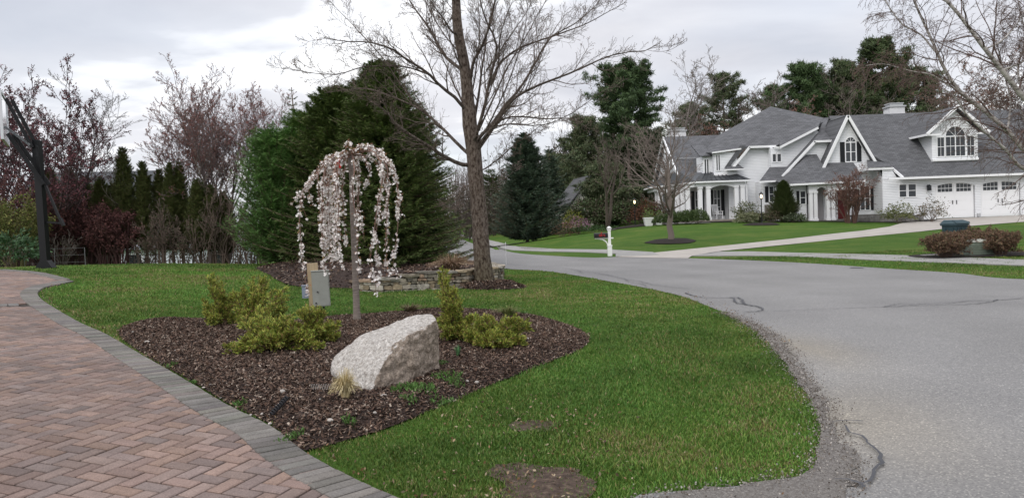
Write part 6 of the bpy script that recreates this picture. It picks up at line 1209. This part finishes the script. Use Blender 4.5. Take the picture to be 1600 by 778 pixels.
# wire fence by the rhododendron
t = thing('wire_fence', 'short run of wire fence beside the rhododendron', 'fence', onpx(36, 21.5)); G_ = Geo()
for k_ in range(3): G_ = Geo(); G_.lathe([(.010,0),(.010,.5)], k_*.85, 0, 6); G_.build('fence_post', m_ar2, t)
G_ = Geo(); G_.tubes([[(0,0,h_),(.85,0,h_),(1.7,0,h_)] for h_ in (.1,.3,.49)], np.full((3,3),.0025), 4); G_.build('fence_wire', m_ar2, t)
# ================================================================== TREES AND SHRUBS
SPR = ((.075,.112,.032),(.095,.130,.038),(.058,.092,.028),(.120,.150,.046)); BLU = ((.075,.115,.078),(.098,.138,.092),(.060,.095,.064),(.125,.16,.11))
DPN = ((.070,.100,.048),(.090,.122,.055),(.108,.135,.064),(.125,.125,.070))
ARB = ((.10,.135,.04),(.13,.155,.045),(.075,.105,.035),(.14,.125,.05))
def at_px(px, D): return onpx(px, D)
def hgt_px(px, ytop, D): x, y, z = onpx(px, D); return P(px, ytop, D)[2] - z
def plc(px, D, ytop): p = onpx(px, D); return p, P(px, ytop, D)[2] - p[2]
# big dark spruces behind the wall
SPR2 = tuple(tuple(c * 1.35 for c in t) for t in SPR)
p, h_ = plc(606, 22, 98); conifer('spruce', 'tall dark green spruce filling the middle behind the cherry', p, h_, 2.35, 1, SPR2, dens=2.1, spray=.30, power=.62, z0=.01, droop=.3, levels=46, nb=16)
p, h_ = plc(535, 23.5, 138); conifer('spruce', 'broad spruce left of the tallest one, behind the cherry blossoms', p, h_, 2.3, 2, SPR2, dens=1.9, spray=.34, power=.55, z0=.01, levels=38, nb=15)
p, h_ = plc(466, 28, 132); conifer('spruce', 'thin open topped spruce leader rising left of the dark spruces', p, h_, 1.5, 3, ((.13,.15,.05),(.11,.13,.045)), dens=.7, spray=.24, power=.9, z0=.02)
p, h_ = plc(437, 24, 210); conifer('pine_tree', 'soft blue green young pine at the left edge of the spruce group', p, h_, 1.6, 4, ((.14,.25,.075),(.17,.29,.09),(.11,.21,.065)), dens=1.6, spray=.36, power=.42, z0=.01, wid=.16, droop=.05, levels=26, nb=14)
p, h_ = plc(484, 25, 178); conifer('pine_tree', 'feathery mid green pine between the young pine and the dark spruces', p, h_, 1.9, 41, ((.12,.20,.055),(.15,.235,.065)), dens=1.6, spray=.36, power=.5, z0=.02, wid=.16, droop=.12, levels=30, nb=13)
p, h_ = plc(655, 24, 160); conifer('spruce', 'lower dark spruce at the right flank of the group beside the big trunk', p, h_, 1.5, 5, SPR2, dens=1.6, spray=.30, power=.55, z0=.01, levels=28, nb=13)
p, h_ = plc(575, 26, 125); conifer('spruce', 'spruce standing behind and between the two front spruces', p, h_, 2.3, 55, SPR2, dens=1.5, spray=.34, power=.6, z0=.05, levels=34, nb=13)
# blue spruce and companions across the street
p, h_ = plc(824, 54, 206); conifer('blue_spruce', 'broad blue green spruce across the street standing on dark mulch', p, h_, 2.75, 6, BLU, dens=1.8, spray=.5, power=.75, z0=.02, droop=.22, levels=34, nb=15)
p, h_ = plc(862, 66, 226); conifer('spruce', 'narrow dark spruce right behind the blue spruce', p, h_, 2.2, 7, BLU, dens=1.1, spray=.55, power=.7, levels=26)
p, h_ = plc(771, 80, 262); conifer('spruce', 'dull green conifer left of the blue spruce', p, h_, 2.6, 8, SPR, dens=1.0, spray=.6, power=.6, levels=22)
def pn(px, D, ytop, Rc, seed, label, tn=DPN, base=.35, **k):
    p, h_ = plc(px, D, ytop); return pine('pine_tree', label, p, h_, Rc, seed, tn, base=base, **k)
pn(983, 72, 92, 3.3, 11, 'tall green pine with a rounded crown left of the house', ((.065,.105,.042),(.085,.13,.05),(.05,.085,.036)), base=.46, nbr=70, ntuft=60, tuft=.7)
pn(922, 84, 180, 4.2, 12, 'dark broad pine left of the tall rounded pine', base=.22, nbr=60, tuft=.8, ntuft=40)
pn(886, 92, 235, 3.6, 13, 'hazy green pine behind the small gabled house', base=.2, tuft=.8, ntuft=36, nbr=54)
pn(1000, 78, 195, 4.2, 14, 'dark pine filling below the tall rounded pine', base=.12, nbr=70, tuft=.85, ntuft=40)
pn(950, 68, 250, 2.3, 15, 'low dark evergreen behind the twin trunked tree', base=.05, nbr=60, tuft=.7, ntuft=40)
pn(1030, 80, 215, 3.6, 65, 'dark evergreen at the left corner of the house', base=.05, nbr=64, tuft=.8, ntuft=38)
pn(1136, 92, 110, 3.4, 16, 'open crowned pine with upswept branches above the left wing', base=.35, nbr=52, tuft=.8, ntuft=32)
pn(1082, 96, 158, 4.0, 17, 'dark bushy pine behind the left chimney', base=.15, nbr=60, tuft=.9, ntuft=34)
pn(1262, 92, 94, 4.0, 18, 'dark green pine rising behind the main hip roof', ((.065,.11,.042),(.085,.13,.05)), base=.3, nbr=58, tuft=.9, ntuft=36)
pn(1215, 96, 130, 3.4, 19, 'thin brownish pine behind the hip roof peak', base=.3, nbr=46, tuft=.8, ntuft=28)
pn(1322, 94, 88, 4.2, 20, 'dull green pine behind the gabled bay', base=.1, nbr=74, tuft=.95, ntuft=38)
pn(1384, 88, 56, 4.6, 21, 'tallest dark pine behind the garage roof', ((.07,.10,.04),(.09,.12,.046),(.058,.085,.036)), base=.12, nbr=84, tuft=.95, ntuft=42)
pn(1438, 94, 100, 4.4, 22, 'dark pine right of the tallest one behind the dormer', base=.1, nbr=70, tuft=.95, ntuft=38)
pn(1352, 100, 110, 5, 23, 'dense dark pine between the two tall pines', base=.05, nbr=70, tuft=1.0, ntuft=36)
pn(1290, 104, 120, 5, 24, 'dense shadowed pine behind the second hip roof', base=.05, nbr=70, tuft=1.0, ntuft=34)
BR = (.175,.14,.125); RD = ((.24,.11,.08),(.18,.085,.07),(.28,.15,.10)); RDB = ((.34,.11,.09),(.26,.09,.08),(.38,.17,.12),(.22,.10,.09))
def bt(px, D, ytop, W_, seed, label, **k):
    p, h_ = plc(px, D, ytop); return bare_tree(k.pop('name', 'bare_tree'), label, p, h_, W_, seed, **k)
bt(1078, 84, 82, 8.5, 31, 'tall leafless grey tree above the left wing of the house', trunk=.3, limbs=13, ang0=(12,35), up=.25, col=(.20,.17,.155), rmin=.016, m=(6,5,4))
bt(950, 60, 190, 5.5, 32, 'leafless tree with a dark double trunk left of the first lamp post', trunk=.4, limbs=8, stems=2, col=(.12,.095,.08), rmin=.010, tr=.26, m=(5,4,2))
bt(1205, 88, 118, 9, 33, 'leafless brownish tree behind the main roof', limbs=12, col=BR, rmin=.018, m=(6,5,4))
bt(1165, 90, 140, 8, 34, 'thin leafless tree between the pines behind the roof', limbs=11, col=BR, rmin=.018, m=(6,5,4))
bt(1395, 80, 150, 9, 35, 'grey leafless tree in front of the dark pines', limbs=12, col=(.15,.12,.10), rmin=.016, m=(6,5,4), trunk=.15)
bt(1330, 82, 100, 8, 36, 'pale leafless tree behind the gabled bay', limbs=10, col=(.15,.12,.105), rmin=.016, m=(6,5,4))
for i, (px, D, yt, W_, lb) in enumerate(((1560, 78, 110, 12, 'reddish budding tree behind the right end of the garage'), (1610, 74, 70, 13, 'reddish budding tree at the far right behind the garage'), (1500, 86, 120, 11, 'brown budding tree behind the dormer'), (1240, 86, 150, 8, 'low brown budding tree behind the hip roof'), (1110, 86, 178, 9, 'brown twiggy tree behind the left roof ridge'))):
    bt(px, D, yt, W_, 50 + i, lb, limbs=13, trunk=.1, col=BR, rmin=.018, bud=RD, nbud=2, budsize=.16, m=(6,6,4))
# young street tree
p, h_ = plc(1048, 38, 150); bare_tree('young_tree', 'young leafless tree in a dark mulch ring on the neighbour lawn', p, h_, 5.2, 77, trunk=.22, tr=.17, col=(.19,.155,.135), limbs=17, lv=3, m=(8,6,4), rmin=.007, ang0=(35,70), up=.16, wob=.13, ratio=.5)
def ring(px, D, r_, name='mulch_ring', ry=None, lb=None):
    x, y, z = onpx(px, D); pol = np.array([(x + r_*math.cos(a)*(1+.08*math.sin(3*a)), y + (ry or r_)*math.sin(a)) for a in np.linspace(0, 6.283, 28, endpoint=False)]); tag(sheet(name, pol, .03, m_dmul, res=.3, height=lambda x_, y_, q: np.minimum(edge_dist(x_, y_, q)*.25, .12)), lb, kind='structure')
m_dmul = mat('dark_mulch', cols=[(.3,(.012,.010,.009)),(.7,(.035,.026,.022))], noise=(14,0), rough=1, bump=(30,.03))
ring(1048, 38, 1.25); ring(1191, 50, 1.2, ry=.8); ring(993, 58, 1.9, ry=1.0)
x, y, z = onpx(824, 54); pol = [(x-3.2,y-1),(x-1,y-2.6),(x+2,y-1.6),(x+6.5,y+1.5),(x+6,y+3),(x,y+2.5),(x-3.4,y+1)]; tag(sheet('mulch_ring', smooth_line(pol, .4, True), .03, m_dmul, res=.5), kind='structure')
HB = [(10.8,58.6),(13.5,56.3),(15.5,55.6),(18,55.6),(19,54),(21,52.9),(24,52.3),(27.2,51.8),(29.2,52.6),(29.4,53.95),(25.9,54.3),(21,53.9),(18.6,57.2),(17.9,57.4),(13.8,57.4),(11.6,61.5),(10.3,61)]
tag(sheet('foundation_bed', smooth_line(HB, .4, True), .03, m_dmul, res=.5), 'black mulch bed along the house front', kind='structure')
tag(sheet('front_path', np.array([(7.5,57.6),(11.5,57.3),(14.2,54.9),(14.4,55.3),(11.8,58.3),(7.5,58.3)]), .045, m_conc, res=.5), 'pale path leading to the porch behind the young tree', kind='structure')
# garden shrubs at the house
BOX = ((.065,.10,.032),(.085,.12,.04),(.052,.08,.028)); 
for i, (px, D_, rx, h_, lb) in enumerate(((1040, 55.6, .9, .85, 'left'), (1058, 55.2, .95, .95, 'mid'), (1075, 54.8, .9, 1.0, 'right'), (1090, 54.4, .85, 1.05, 'end'))):
    shrub('boxwood', {'left':'rounded clipped boxwood at the left end of the porch hedge','mid':'clipped boxwood second from the left in the porch hedge','right':'clipped boxwood third from the left in the porch hedge','end':'largest rounded boxwood at the right end of the porch hedge'}[lb], onpx(px, D_), rx, .7, h_, 60+i, BOX, n=2600, size=.10, asp=.55, lump=.06, group='clipped boxwoods in front of the porch', cat='hedge')
for i, (px, D_, rx, h_, tn, lb) in enumerate(((1166, 54.6, .85, 1.35, ((.10,.12,.05),(.14,.13,.06),(.08,.10,.04)), 'olive loose shrub at the right corner of the porch'), (1172, 53.2, .9, .7, ((.20,.20,.12),(.14,.16,.08)), 'pale variegated low shrub below the olive shrub'), (1187, 53.4, .7, .7, ((.20,.19,.11),(.13,.14,.07)), 'pale low shrub left of the lamp post'),
     (1205, 53, 1.0, .75, ((.075,.055,.035),(.06,.07,.03)), 'dark brown low shrub right of the lamp post'), (1240, 52.6, .8, .55, ((.06,.08,.04),(.10,.12,.07)), 'small green mound shrub right of the conical evergreen'), (1016, 60, 1.2, 1.9, ((.11,.035,.02),(.14,.05,.025),(.08,.04,.02)), 'rust red upright shrub right of the first lamp post'), (1002, 61, .9, 1.6, ((.05,.03,.02),(.09,.04,.02)), 'dark reddish shrub behind the first lamp post'), (1026, 60, .8, 1.7, ((.03,.035,.02),(.05,.04,.02)), 'dark shrub between the rust shrub and the house corner'))):
    shrub('shrub', lb, onpx(px, D_), rx, rx*.8, h_, 70+i, tn, n=1500, size=.13, asp=.45, lump=.25)
p = onpx(1226, 53.4); conifer('conical_evergreen', 'dense conical dwarf evergreen in front of the entry wing', p, 2.95, 1.08, 81, ((.06,.09,.028),(.08,.105,.034)), dens=2.6, spray=.20, power=.82, z0=.02, droop=.02, levels=34, nb=22, cat='shrub')
p = onpx(1330, 51.6); th = twig_shrub('japanese_maple', 'bare reddish dwarf maple with a domed crown before the gabled bay', p, 2.0, 3.5, 82, (.13,.075,.06), stems=16, m=(7,6,4), rmin=.009, bud=((.19,.095,.07),(.22,.12,.09)), nbud=1, budsize=.06, cat='tree', up=.02, spread=.95, r0=.05)
p = onpx(1405, 50.9); shrub('shrub', 'loose olive green shrub under the twin window of the garage', p, 1.05, .8, 1.25, 83, ((.14,.16,.06),(.18,.18,.08),(.10,.12,.05)), n=1500, size=.13, asp=.4, lump=.3, up=.4)
p = onpx(1456, 51.5); shrub('shrub', 'sparse brownish shrub left of the first garage door', p, .95, .7, 1.5, 84, ((.13,.12,.07),(.09,.09,.05),(.18,.13,.08)), n=900, size=.12, asp=.4, lump=.3, up=.5)
# clipped brown bushes by the right sidewalk
for i, (px, D_, rx, lb) in enumerate(((1478, 21.7, .72, 'clipped reddish brown barberry at the left of the utility cabinet'), (1504, 22.6, .68, 'clipped reddish brown barberry behind the left of the utility cabinet'), (1534, 23.0, .68, 'clipped barberry directly behind the utility cabinet'), (1564, 21.7, .64, 'clipped reddish brown barberry at the right of the utility cabinet'))):
    twig_shrub('barberry', lb, onpx(px, D_), rx, .60 if i != 2 else .66, 90+i, (.15,.10,.08), stems=46, m=(9,7), rmin=.0045, dome=.12, spread=.85, bud=((.15,.085,.055),(.12,.07,.045),(.19,.12,.07),(.11,.10,.05)), nbud=7, budsize=.042, group='clipped barberries around the utility cabinet', up=.02)
x, y, z = onpx(1520, 22.1); tag(sheet('mulch_ring', smooth_line([(x-1.5,y-.55),(x,y-.95),(x+1.7,y-.8),(x+1.9,y+.6),(x,y+1.3),(x-1.4,y+.9)], .2, True), .035, m_dmul, res=.25), kind='structure')
# azaleas and understory across the street
shrub('azalea', 'yellow green forsythia like shrub below the small gabled house', onpx(896, 64), .9, .8, 1.9, 101, ((.20,.20,.03),(.14,.16,.03)), n=900, size=.13)
shrub('azalea', 'pink flowering azalea right of the yellow shrub', onpx(904, 62), 1.1, .8, 1.4, 102, ((.34,.16,.26),(.28,.14,.20),(.10,.12,.05)), n=900, size=.11)
shrub('shrub', 'rusty brown shrub at the right edge of the blue spruce', onpx(880, 60), 1.2, .9, 1.3, 103, ((.16,.09,.05),(.12,.09,.05)), n=1000, size=.12)
for i, (px, D_, rx, h_) in enumerate(((932, 66, 2.0, 2.6), (960, 70, 2.8, 3.2), (985, 66, 2.2, 2.2), (912, 66, 1.6, 2.4), (1040, 76, 2.6, 3.0))):
    shrub('evergreen_shrub', ['dark green shrub mass behind the mailbox lawn', 'tall dark rhododendron left of the twin trunks', 'dark shrub behind the first lamp post at the lawn edge', 'dark shrub behind the pink azalea', 'dark shrub behind the house corner'][i], onpx(px, D_), rx, 1.5, h_, 110+i, ((.05,.08,.03),(.07,.095,.038),(.09,.075,.05)), n=2600, size=.2, lump=.25, group='dark evergreen shrubs at the wood edge')
shrub('groundcover', 'low bright green pachysandra patch at the lawn edge below the twin trunks', onpx(928, 60), 2.3, .8, .5, 120, ((.05,.10,.03),(.04,.08,.025)), n=1500, size=.12)
# ------------------------------------------------------------------ LEFT SIDE
arb = [(198,230,27.0,1.15,''),(228,251,27.1,1.,''),(253,264,27.4,.9,''),(270,253,27.0,.85,''),(285,253,27.2,.9,''),(137,275,28.6,1.1,''),(113,262,29.2,1.2,''),(161,276,28.0,1.1,''),(312,280,26.5,1.,''),(332,290,26.6,.95,''),(179,286,27.5,.95,''),(352,300,26.8,.9,''),(82,262,30,1.3,'')]
alb = ['tallest pointed arborvitae of the hedge','arborvitae directly right of the tallest one','rounded arborvitae in the middle of the hedge','left one of the twin tipped arborvitae','right one of the twin tipped arborvitae','low arborvitae below the grey roof','broad arborvitae left of the grey roof gable','small arborvitae just left of the tallest one','arborvitae under the left limbs of the red maple','arborvitae behind the red maple trunk','short arborvitae tucked behind the tallest one','rightmost arborvitae of the hedge','wide dark arborvitae behind the hoop post']
for i, (px, yt, D_, r_, _) in enumerate(arb):
    p, h_ = plc(px, D_, yt); rs_ = np.random.RandomState(200+i)
    conifer('arborvitae', alb[i], p, h_, (.47*r_), 130+i, ARB, dens=1.9, spray=.17, power=.5, z0=.14, droop=-.25, levels=30, nb=11, group='arborvitae hedge at the left', trunk_r=.06, cat='tree', twoside=True)
p, h_ = plc(352, 28.5, 124); bare_tree('red_maple', 'multi stemmed maple covered in red buds left of the spruces', p, h_, 5.0, 150, stems=6, trunk=.42, tr=.12, col=(.15,.115,.11), limbs=11, m=(8,6,4), rmin=.0055, bud=RDB, nbud=4, budsize=.034, up=.22, ang0=(15,40))
p, h_ = plc(306, 31, 150); bare_tree('red_maple', 'smaller red budded maple leaning left of the multi stemmed one', (p[0]+.5,p[1],p[2]), h_, 2.4, 151, stems=2, trunk=.6, tr=.10, col=(.15,.115,.11), limbs=10, m=(7,5,4), rmin=.008, bud=RDB, nbud=4, budsize=.034, up=.25)
p, h_ = plc(62, 27, 96); bare_tree('purple_plum', 'purple leafed plum tree spreading above the basketball post', p, h_, 6.8, 152, stems=3, trunk=.25, tr=.16, col=(.085,.06,.06), limbs=11, m=(7,6,4), rmin=.009, bud=((.13,.045,.055),(.18,.065,.07),(.10,.035,.045)), nbud=4, budsize=.068, up=.16, leafpart='leaves')
p, h_ = plc(12, 30, 105); bare_tree('purple_plum', 'purple leafed plum tree cut by the left picture edge behind the backboard', (p[0]-1.2,p[1],p[2]), h_, 6.5, 153, stems=2, trunk=.2, tr=.15, col=(.085,.06,.06), limbs=11, m=(7,6,4), rmin=.010, bud=((.13,.045,.055),(.18,.065,.07)), nbud=4, budsize=.072, up=.18, leafpart='leaves')
p, h_ = plc(150, 33, 118); bare_tree('bare_tree', 'thin pale leafless tree right of the purple plum', p, h_, 3.2, 154, trunk=.3, tr=.07, col=(.20,.185,.18), limbs=12, m=(6,5,3), rmin=.007, up=.25)
# thickets of twiggy shrubs along the lawn crest
rs = np.random.RandomState(9); tk = []
spots_ = [(68,26.6,1.9,2.3),(100,27.4,2.0,2.6),(135,27.4,1.9,2.4),(165,26.8,1.6,2.0),(188,26.4,1.4,1.8),(225,26.2,1.3,1.5),(255,26.2,1.3,1.7),(285,26.2,1.2,1.5),(315,26.2,1.3,1.8),(342,26.4,1.3,2.2),(365,26.4,1.3,2.1),(390,26.4,1.2,1.7),(410,26.4,1.0,1.4),(30,25.4,1.8,2.9)]
tl = ['behind the hoop post','right of the hoop post','above the small shed roof','right of the small shed','left of the tallest arborvitae','below the tallest arborvitae','in the middle of the arborvitae hedge','below the twin tipped arborvitae','left of the red maple stems','at the red maple stems','right of the red maple stems','left of the young pine','beneath the young pine','at the left picture edge above the rhododendron']
for i, (px, D_, rx, h_) in enumerate(spots_):
    red = i < 5 or i == 13; twig_shrub('thicket_shrub', ('dark wine red twiggy shrub ' if red else 'grey brown twiggy bare shrub ') + tl[i], onpx(px, D_), rx*.75, h_*(1 if red else [.7,1.1,.6,1.0,1.2,.7,1.1,.7,1][(i-5)%9]), 160+i, (.10,.055,.05) if red else (.155,.115,.095), stems=(22 if red else 10), m=(7,5), rmin=.006, bud=((.11,.042,.042),(.085,.036,.034),(.15,.065,.055)) if red else ((.10,.07,.05),(.05,.06,.03)), nbud=7 if red else 2, budsize=.07 if red else .06, group='twiggy shrubs along the lawn crest')
for i, (px, D_, a_, h_) in enumerate(((215,26.8,-.5,3.2),(330,26.8,.55,4.0),(345,26.6,-.45,3.8),(300,27,.3,3.4),(240,27,.35,2.8))):
    rs_ = np.random.RandomState(300+i); p = onpx(px, D_); th = thing('sapling', ['grey sapling leaning left below the tallest arborvitae','pale sapling leaning right beside the red maple','pale sapling leaning left beside the red maple','thin sapling left of the red maple','thin sapling in front of the hedge middle'][i], 'tree', p, 'bare saplings in front of the hedge')
    q = resample(smooth3([(0,0,-.1),(a_*.3,0,h_*.35),(a_*1.1,.1,h_*.7),(a_*2.,.2,h_)]), 12); G_ = Geo(); G_.tubes([q],[np.linspace(.034,.010,12)],6,(.19,.165,.14)); G_.build('trunk', m_twig, th); G_ = Geo(); a1,r1 = grow(q[None], np.linspace(.034,.010,12)[None], 9, rs_, t0=.35, ratio=.38, n=7, rmin=.006); G_.tubes(a1,r1,4,(.22,.19,.16)); a2,r2 = grow(a1,r1,5,rs_,n=5,rmin=.005); G_.tubes(a2,r2,3,(.20,.17,.15)); G_.build('crown', m_twig, th)
twig_shrub('forsythia', 'yellow green leafing shrub at the left picture edge', onpx(22, 23.5), 1.5, 2.0, 180, (.13,.12,.05), stems=24, m=(8,6), rmin=.006, bud=((.14,.16,.04),(.10,.13,.03),(.18,.17,.05)), nbud=5, budsize=.075)
shrub('rhododendron', 'glossy green rhododendron at the left edge of the lawn', onpx(8, 21), .95, .8, 1.0, 181, ((.045,.095,.04),(.06,.12,.05),(.035,.07,.03)), n=1500, size=.14, asp=.3, lump=.2)
twig_shrub('thicket_shrub', 'bare branching shrub in front of the small shed', onpx(95, 24.5), .7, 1.1, 182, (.12,.10,.085), stems=9, m=(5,4), rmin=.006, group='twiggy shrubs along the lawn crest')
# shadowed wood behind, a mass nobody can count
def wood_mass(name, label, pts, seed, hmin, hmax, tints, n, size, stem=(.07,.055,.045), ns=500, wd=6, rm=.05):
    rs = np.random.RandomState(seed); G_ = Geo(); line = resample([(*p, 0) for p in pts], 200); i = rs.randint(0, 200, n); x = line[i,0] + rs.normal(0, wd*.35, n); y = line[i,1] + rs.uniform(0, wd, n)
    top = hmin + (hmax - hmin) * vnoise(x, y, 5., seed); z = TZ(np.clip(x,-100,100), np.clip(y,-40,220)) + top * rs.uniform(0, 1, n) ** .8
    leaves(G_, np.stack([x,y,z],1), rs, size, .35, tints)
    i = rs.randint(0, 200, ns); x = line[i,0] + rs.normal(0, wd*.35, ns); y = line[i,1] + rs.uniform(0, wd, ns); z0 = TZ(np.clip(x,-100,100), np.clip(y,-40,220)); hh = (hmin + (hmax-hmin)*vnoise(x, y, 5., seed)) * rs.uniform(.7,1.1,ns)
    Q = np.stack([x,y,z0-.2],1)[:,None] + np.stack([rs.normal(0,.06,ns)*hh, rs.normal(0,.06,ns)*hh, hh],1)[:,None]*np.linspace(0,1,5)[None,:,None]; rr_ = np.linspace(1,.3,5)[None]*rs.uniform(.5,1.4,(ns,1))*rm; G_.tubes(Q, rr_, 4, stem); a1, r1 = grow(Q, rr_, 5, rs, t0=.3, n=5, ratio=.4, rmin=rm*.25, ang=(20,45), up=.2); G_.tubes(a1, r1, 3, stem); a2, r2 = grow(a1, r1, 3, rs, n=4, ratio=.5, rmin=rm*.18, up=.2); G_.tubes(a2, r2, 3, stem)
    return tag(G_.build(name, m_leaf), label, kind='stuff')
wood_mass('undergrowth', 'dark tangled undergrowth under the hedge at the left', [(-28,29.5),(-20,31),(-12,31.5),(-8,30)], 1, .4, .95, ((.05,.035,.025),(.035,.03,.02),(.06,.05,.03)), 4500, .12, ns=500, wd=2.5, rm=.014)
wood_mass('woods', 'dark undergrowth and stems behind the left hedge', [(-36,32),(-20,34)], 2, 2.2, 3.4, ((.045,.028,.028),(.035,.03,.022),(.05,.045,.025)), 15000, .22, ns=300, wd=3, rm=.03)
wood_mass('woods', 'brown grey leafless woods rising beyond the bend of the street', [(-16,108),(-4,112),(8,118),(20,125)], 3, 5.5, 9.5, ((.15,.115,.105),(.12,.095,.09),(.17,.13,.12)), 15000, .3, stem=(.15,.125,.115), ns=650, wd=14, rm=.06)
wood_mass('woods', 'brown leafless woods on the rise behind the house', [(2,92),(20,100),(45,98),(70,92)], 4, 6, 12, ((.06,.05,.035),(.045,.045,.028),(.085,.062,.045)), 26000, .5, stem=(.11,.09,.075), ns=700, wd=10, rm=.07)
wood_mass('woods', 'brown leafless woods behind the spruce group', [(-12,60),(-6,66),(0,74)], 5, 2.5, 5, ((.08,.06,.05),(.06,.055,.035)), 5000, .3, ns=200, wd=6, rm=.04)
# ------------------------------------------------------------------ birch leaning in from the right
def birch():
    D = 31.; foot = np.array(onpx(1775, D)); th = thing('birch_tree', 'white barked birch leaning in over the garage from the right', 'tree', tuple(foot)); rs = np.random.RandomState(44)
    def q(px, py, dd=0): return np.array(P(px, py, D + dd)) - foot
    m_bi = mat('birch_bark', cols=[(.38,(.10,.085,.075)),(.48,(.36,.33,.31)),(.7,(.56,.53,.50))], noise=(4.5,0), rough=.8, bump=(30,.006), wood=(1,1,2.2))
    LB = [([(1775,395,0),(1745,330,0),(1700,262,-.2),(1660,215,-.3),(1600,152,-.4),(1567,110,-.5),(1540,77,-.6),(1517,47,-.7),(1497,20,-.8),(1477,0,-.9),(1450,-40,-1),(1425,-90,-1.1)],.17),
          ([(1775,395,0),(1740,360,.1),(1690,318,.2),(1640,270,.3),(1600,234,.4),(1574,204,.5),(1554,187,.5),(1527,164,.6),(1500,144,.7),(1480,117,.8),(1467,87,.8),(1454,57,.9),(1440,27,1),(1430,0,1),(1415,-40,1)],.15),
          ([(1660,292,.3),(1620,275,-.2),(1590,257,-.4),(1574,237,-.5),(1547,214,-.6),(1527,197,-.7),(1507,177,-.8),(1490,150,-.9),(1470,138,-1)],.09),
          ([(1500,144,.7),(1474,127,.5),(1454,115,.4),(1420,110,.2),(1383,100,0),(1350,103,-.1)],.035), ([(1467,87,.8),(1440,57,.9),(1407,37,1),(1383,0,1.1),(1370,-30,1.2)],.04),
          ([(1540,77,-.6),(1570,60,-.4),(1600,20,0),(1620,-40,.2)],.04), ([(1600,152,-.4),(1590,110,0),(1600,60,.5),(1590,0,.8)],.05), ([(1567,110,-.5),(1600,95,-.9),(1640,60,-1.2)],.04), ([(1574,204,.5),(1580,160,.8),(1570,110,1.1),(1555,60,1.3)],.04), ([(1640,270,.3),(1620,215,.6),(1600,190,.9),(1585,150,1)],.05),
          ([(1775,395,0),(1780,250,0),(1800,80,.4),(1810,-120,.6)],.15), ([(1775,395,0),(1830,260,.6),(1900,60,1)],.12)]
    Q = []; Rr = []
    for pts, r0 in LB: a = resample(smooth3([q(*p) for p in pts]), 20); a[2:] += np.cumsum(rs.normal(0,.008,a[2:].shape),0); Q.append(a); Rr.append(np.linspace(r0, max(.014, r0*.2), 20))
    Q = np.array(Q); Rr = np.array(Rr); G_ = Geo(); G_.tubes(Q, Rr, 9); G_.build('trunk', m_bi, th, smooth=True)
    c = np.array((.125,.085,.075)); G2 = Geo(); A, Ar = grow(Q, Rr, 26, rs, t0=.22, ang=(30,65), ratio=.26, n=9, up=.0, wob=.14, rr=.4, rmin=.008, shrink=.3, lmin=1.1); G2.tubes(A, Ar, 4, c*1.1)
    B_, Br = grow(A, Ar, 8, rs, t0=.12, ang=(25,60), ratio=.5, n=7, up=-.13, wob=.15, rmin=.006, lmin=.35); G2.tubes(B_, Br, 3, c); C_, Cr = grow(B_, Br, 3, rs, t0=.2, ang=(20,50), ratio=.55, n=5, up=-.22, wob=.15, rmin=.005, lmin=.2); G2.tubes(C_, Cr, 3, c*.95); G2.build('twigs', m_twig, th)
    G3 = Geo(); pp, _, _ = along(C_, 1, rs, .02, .5); leaves(G3, pp, rs, .05, .5, ((.14,.11,.05),(.16,.09,.06))); G3.build('catkins', m_leaf, th)
birch()
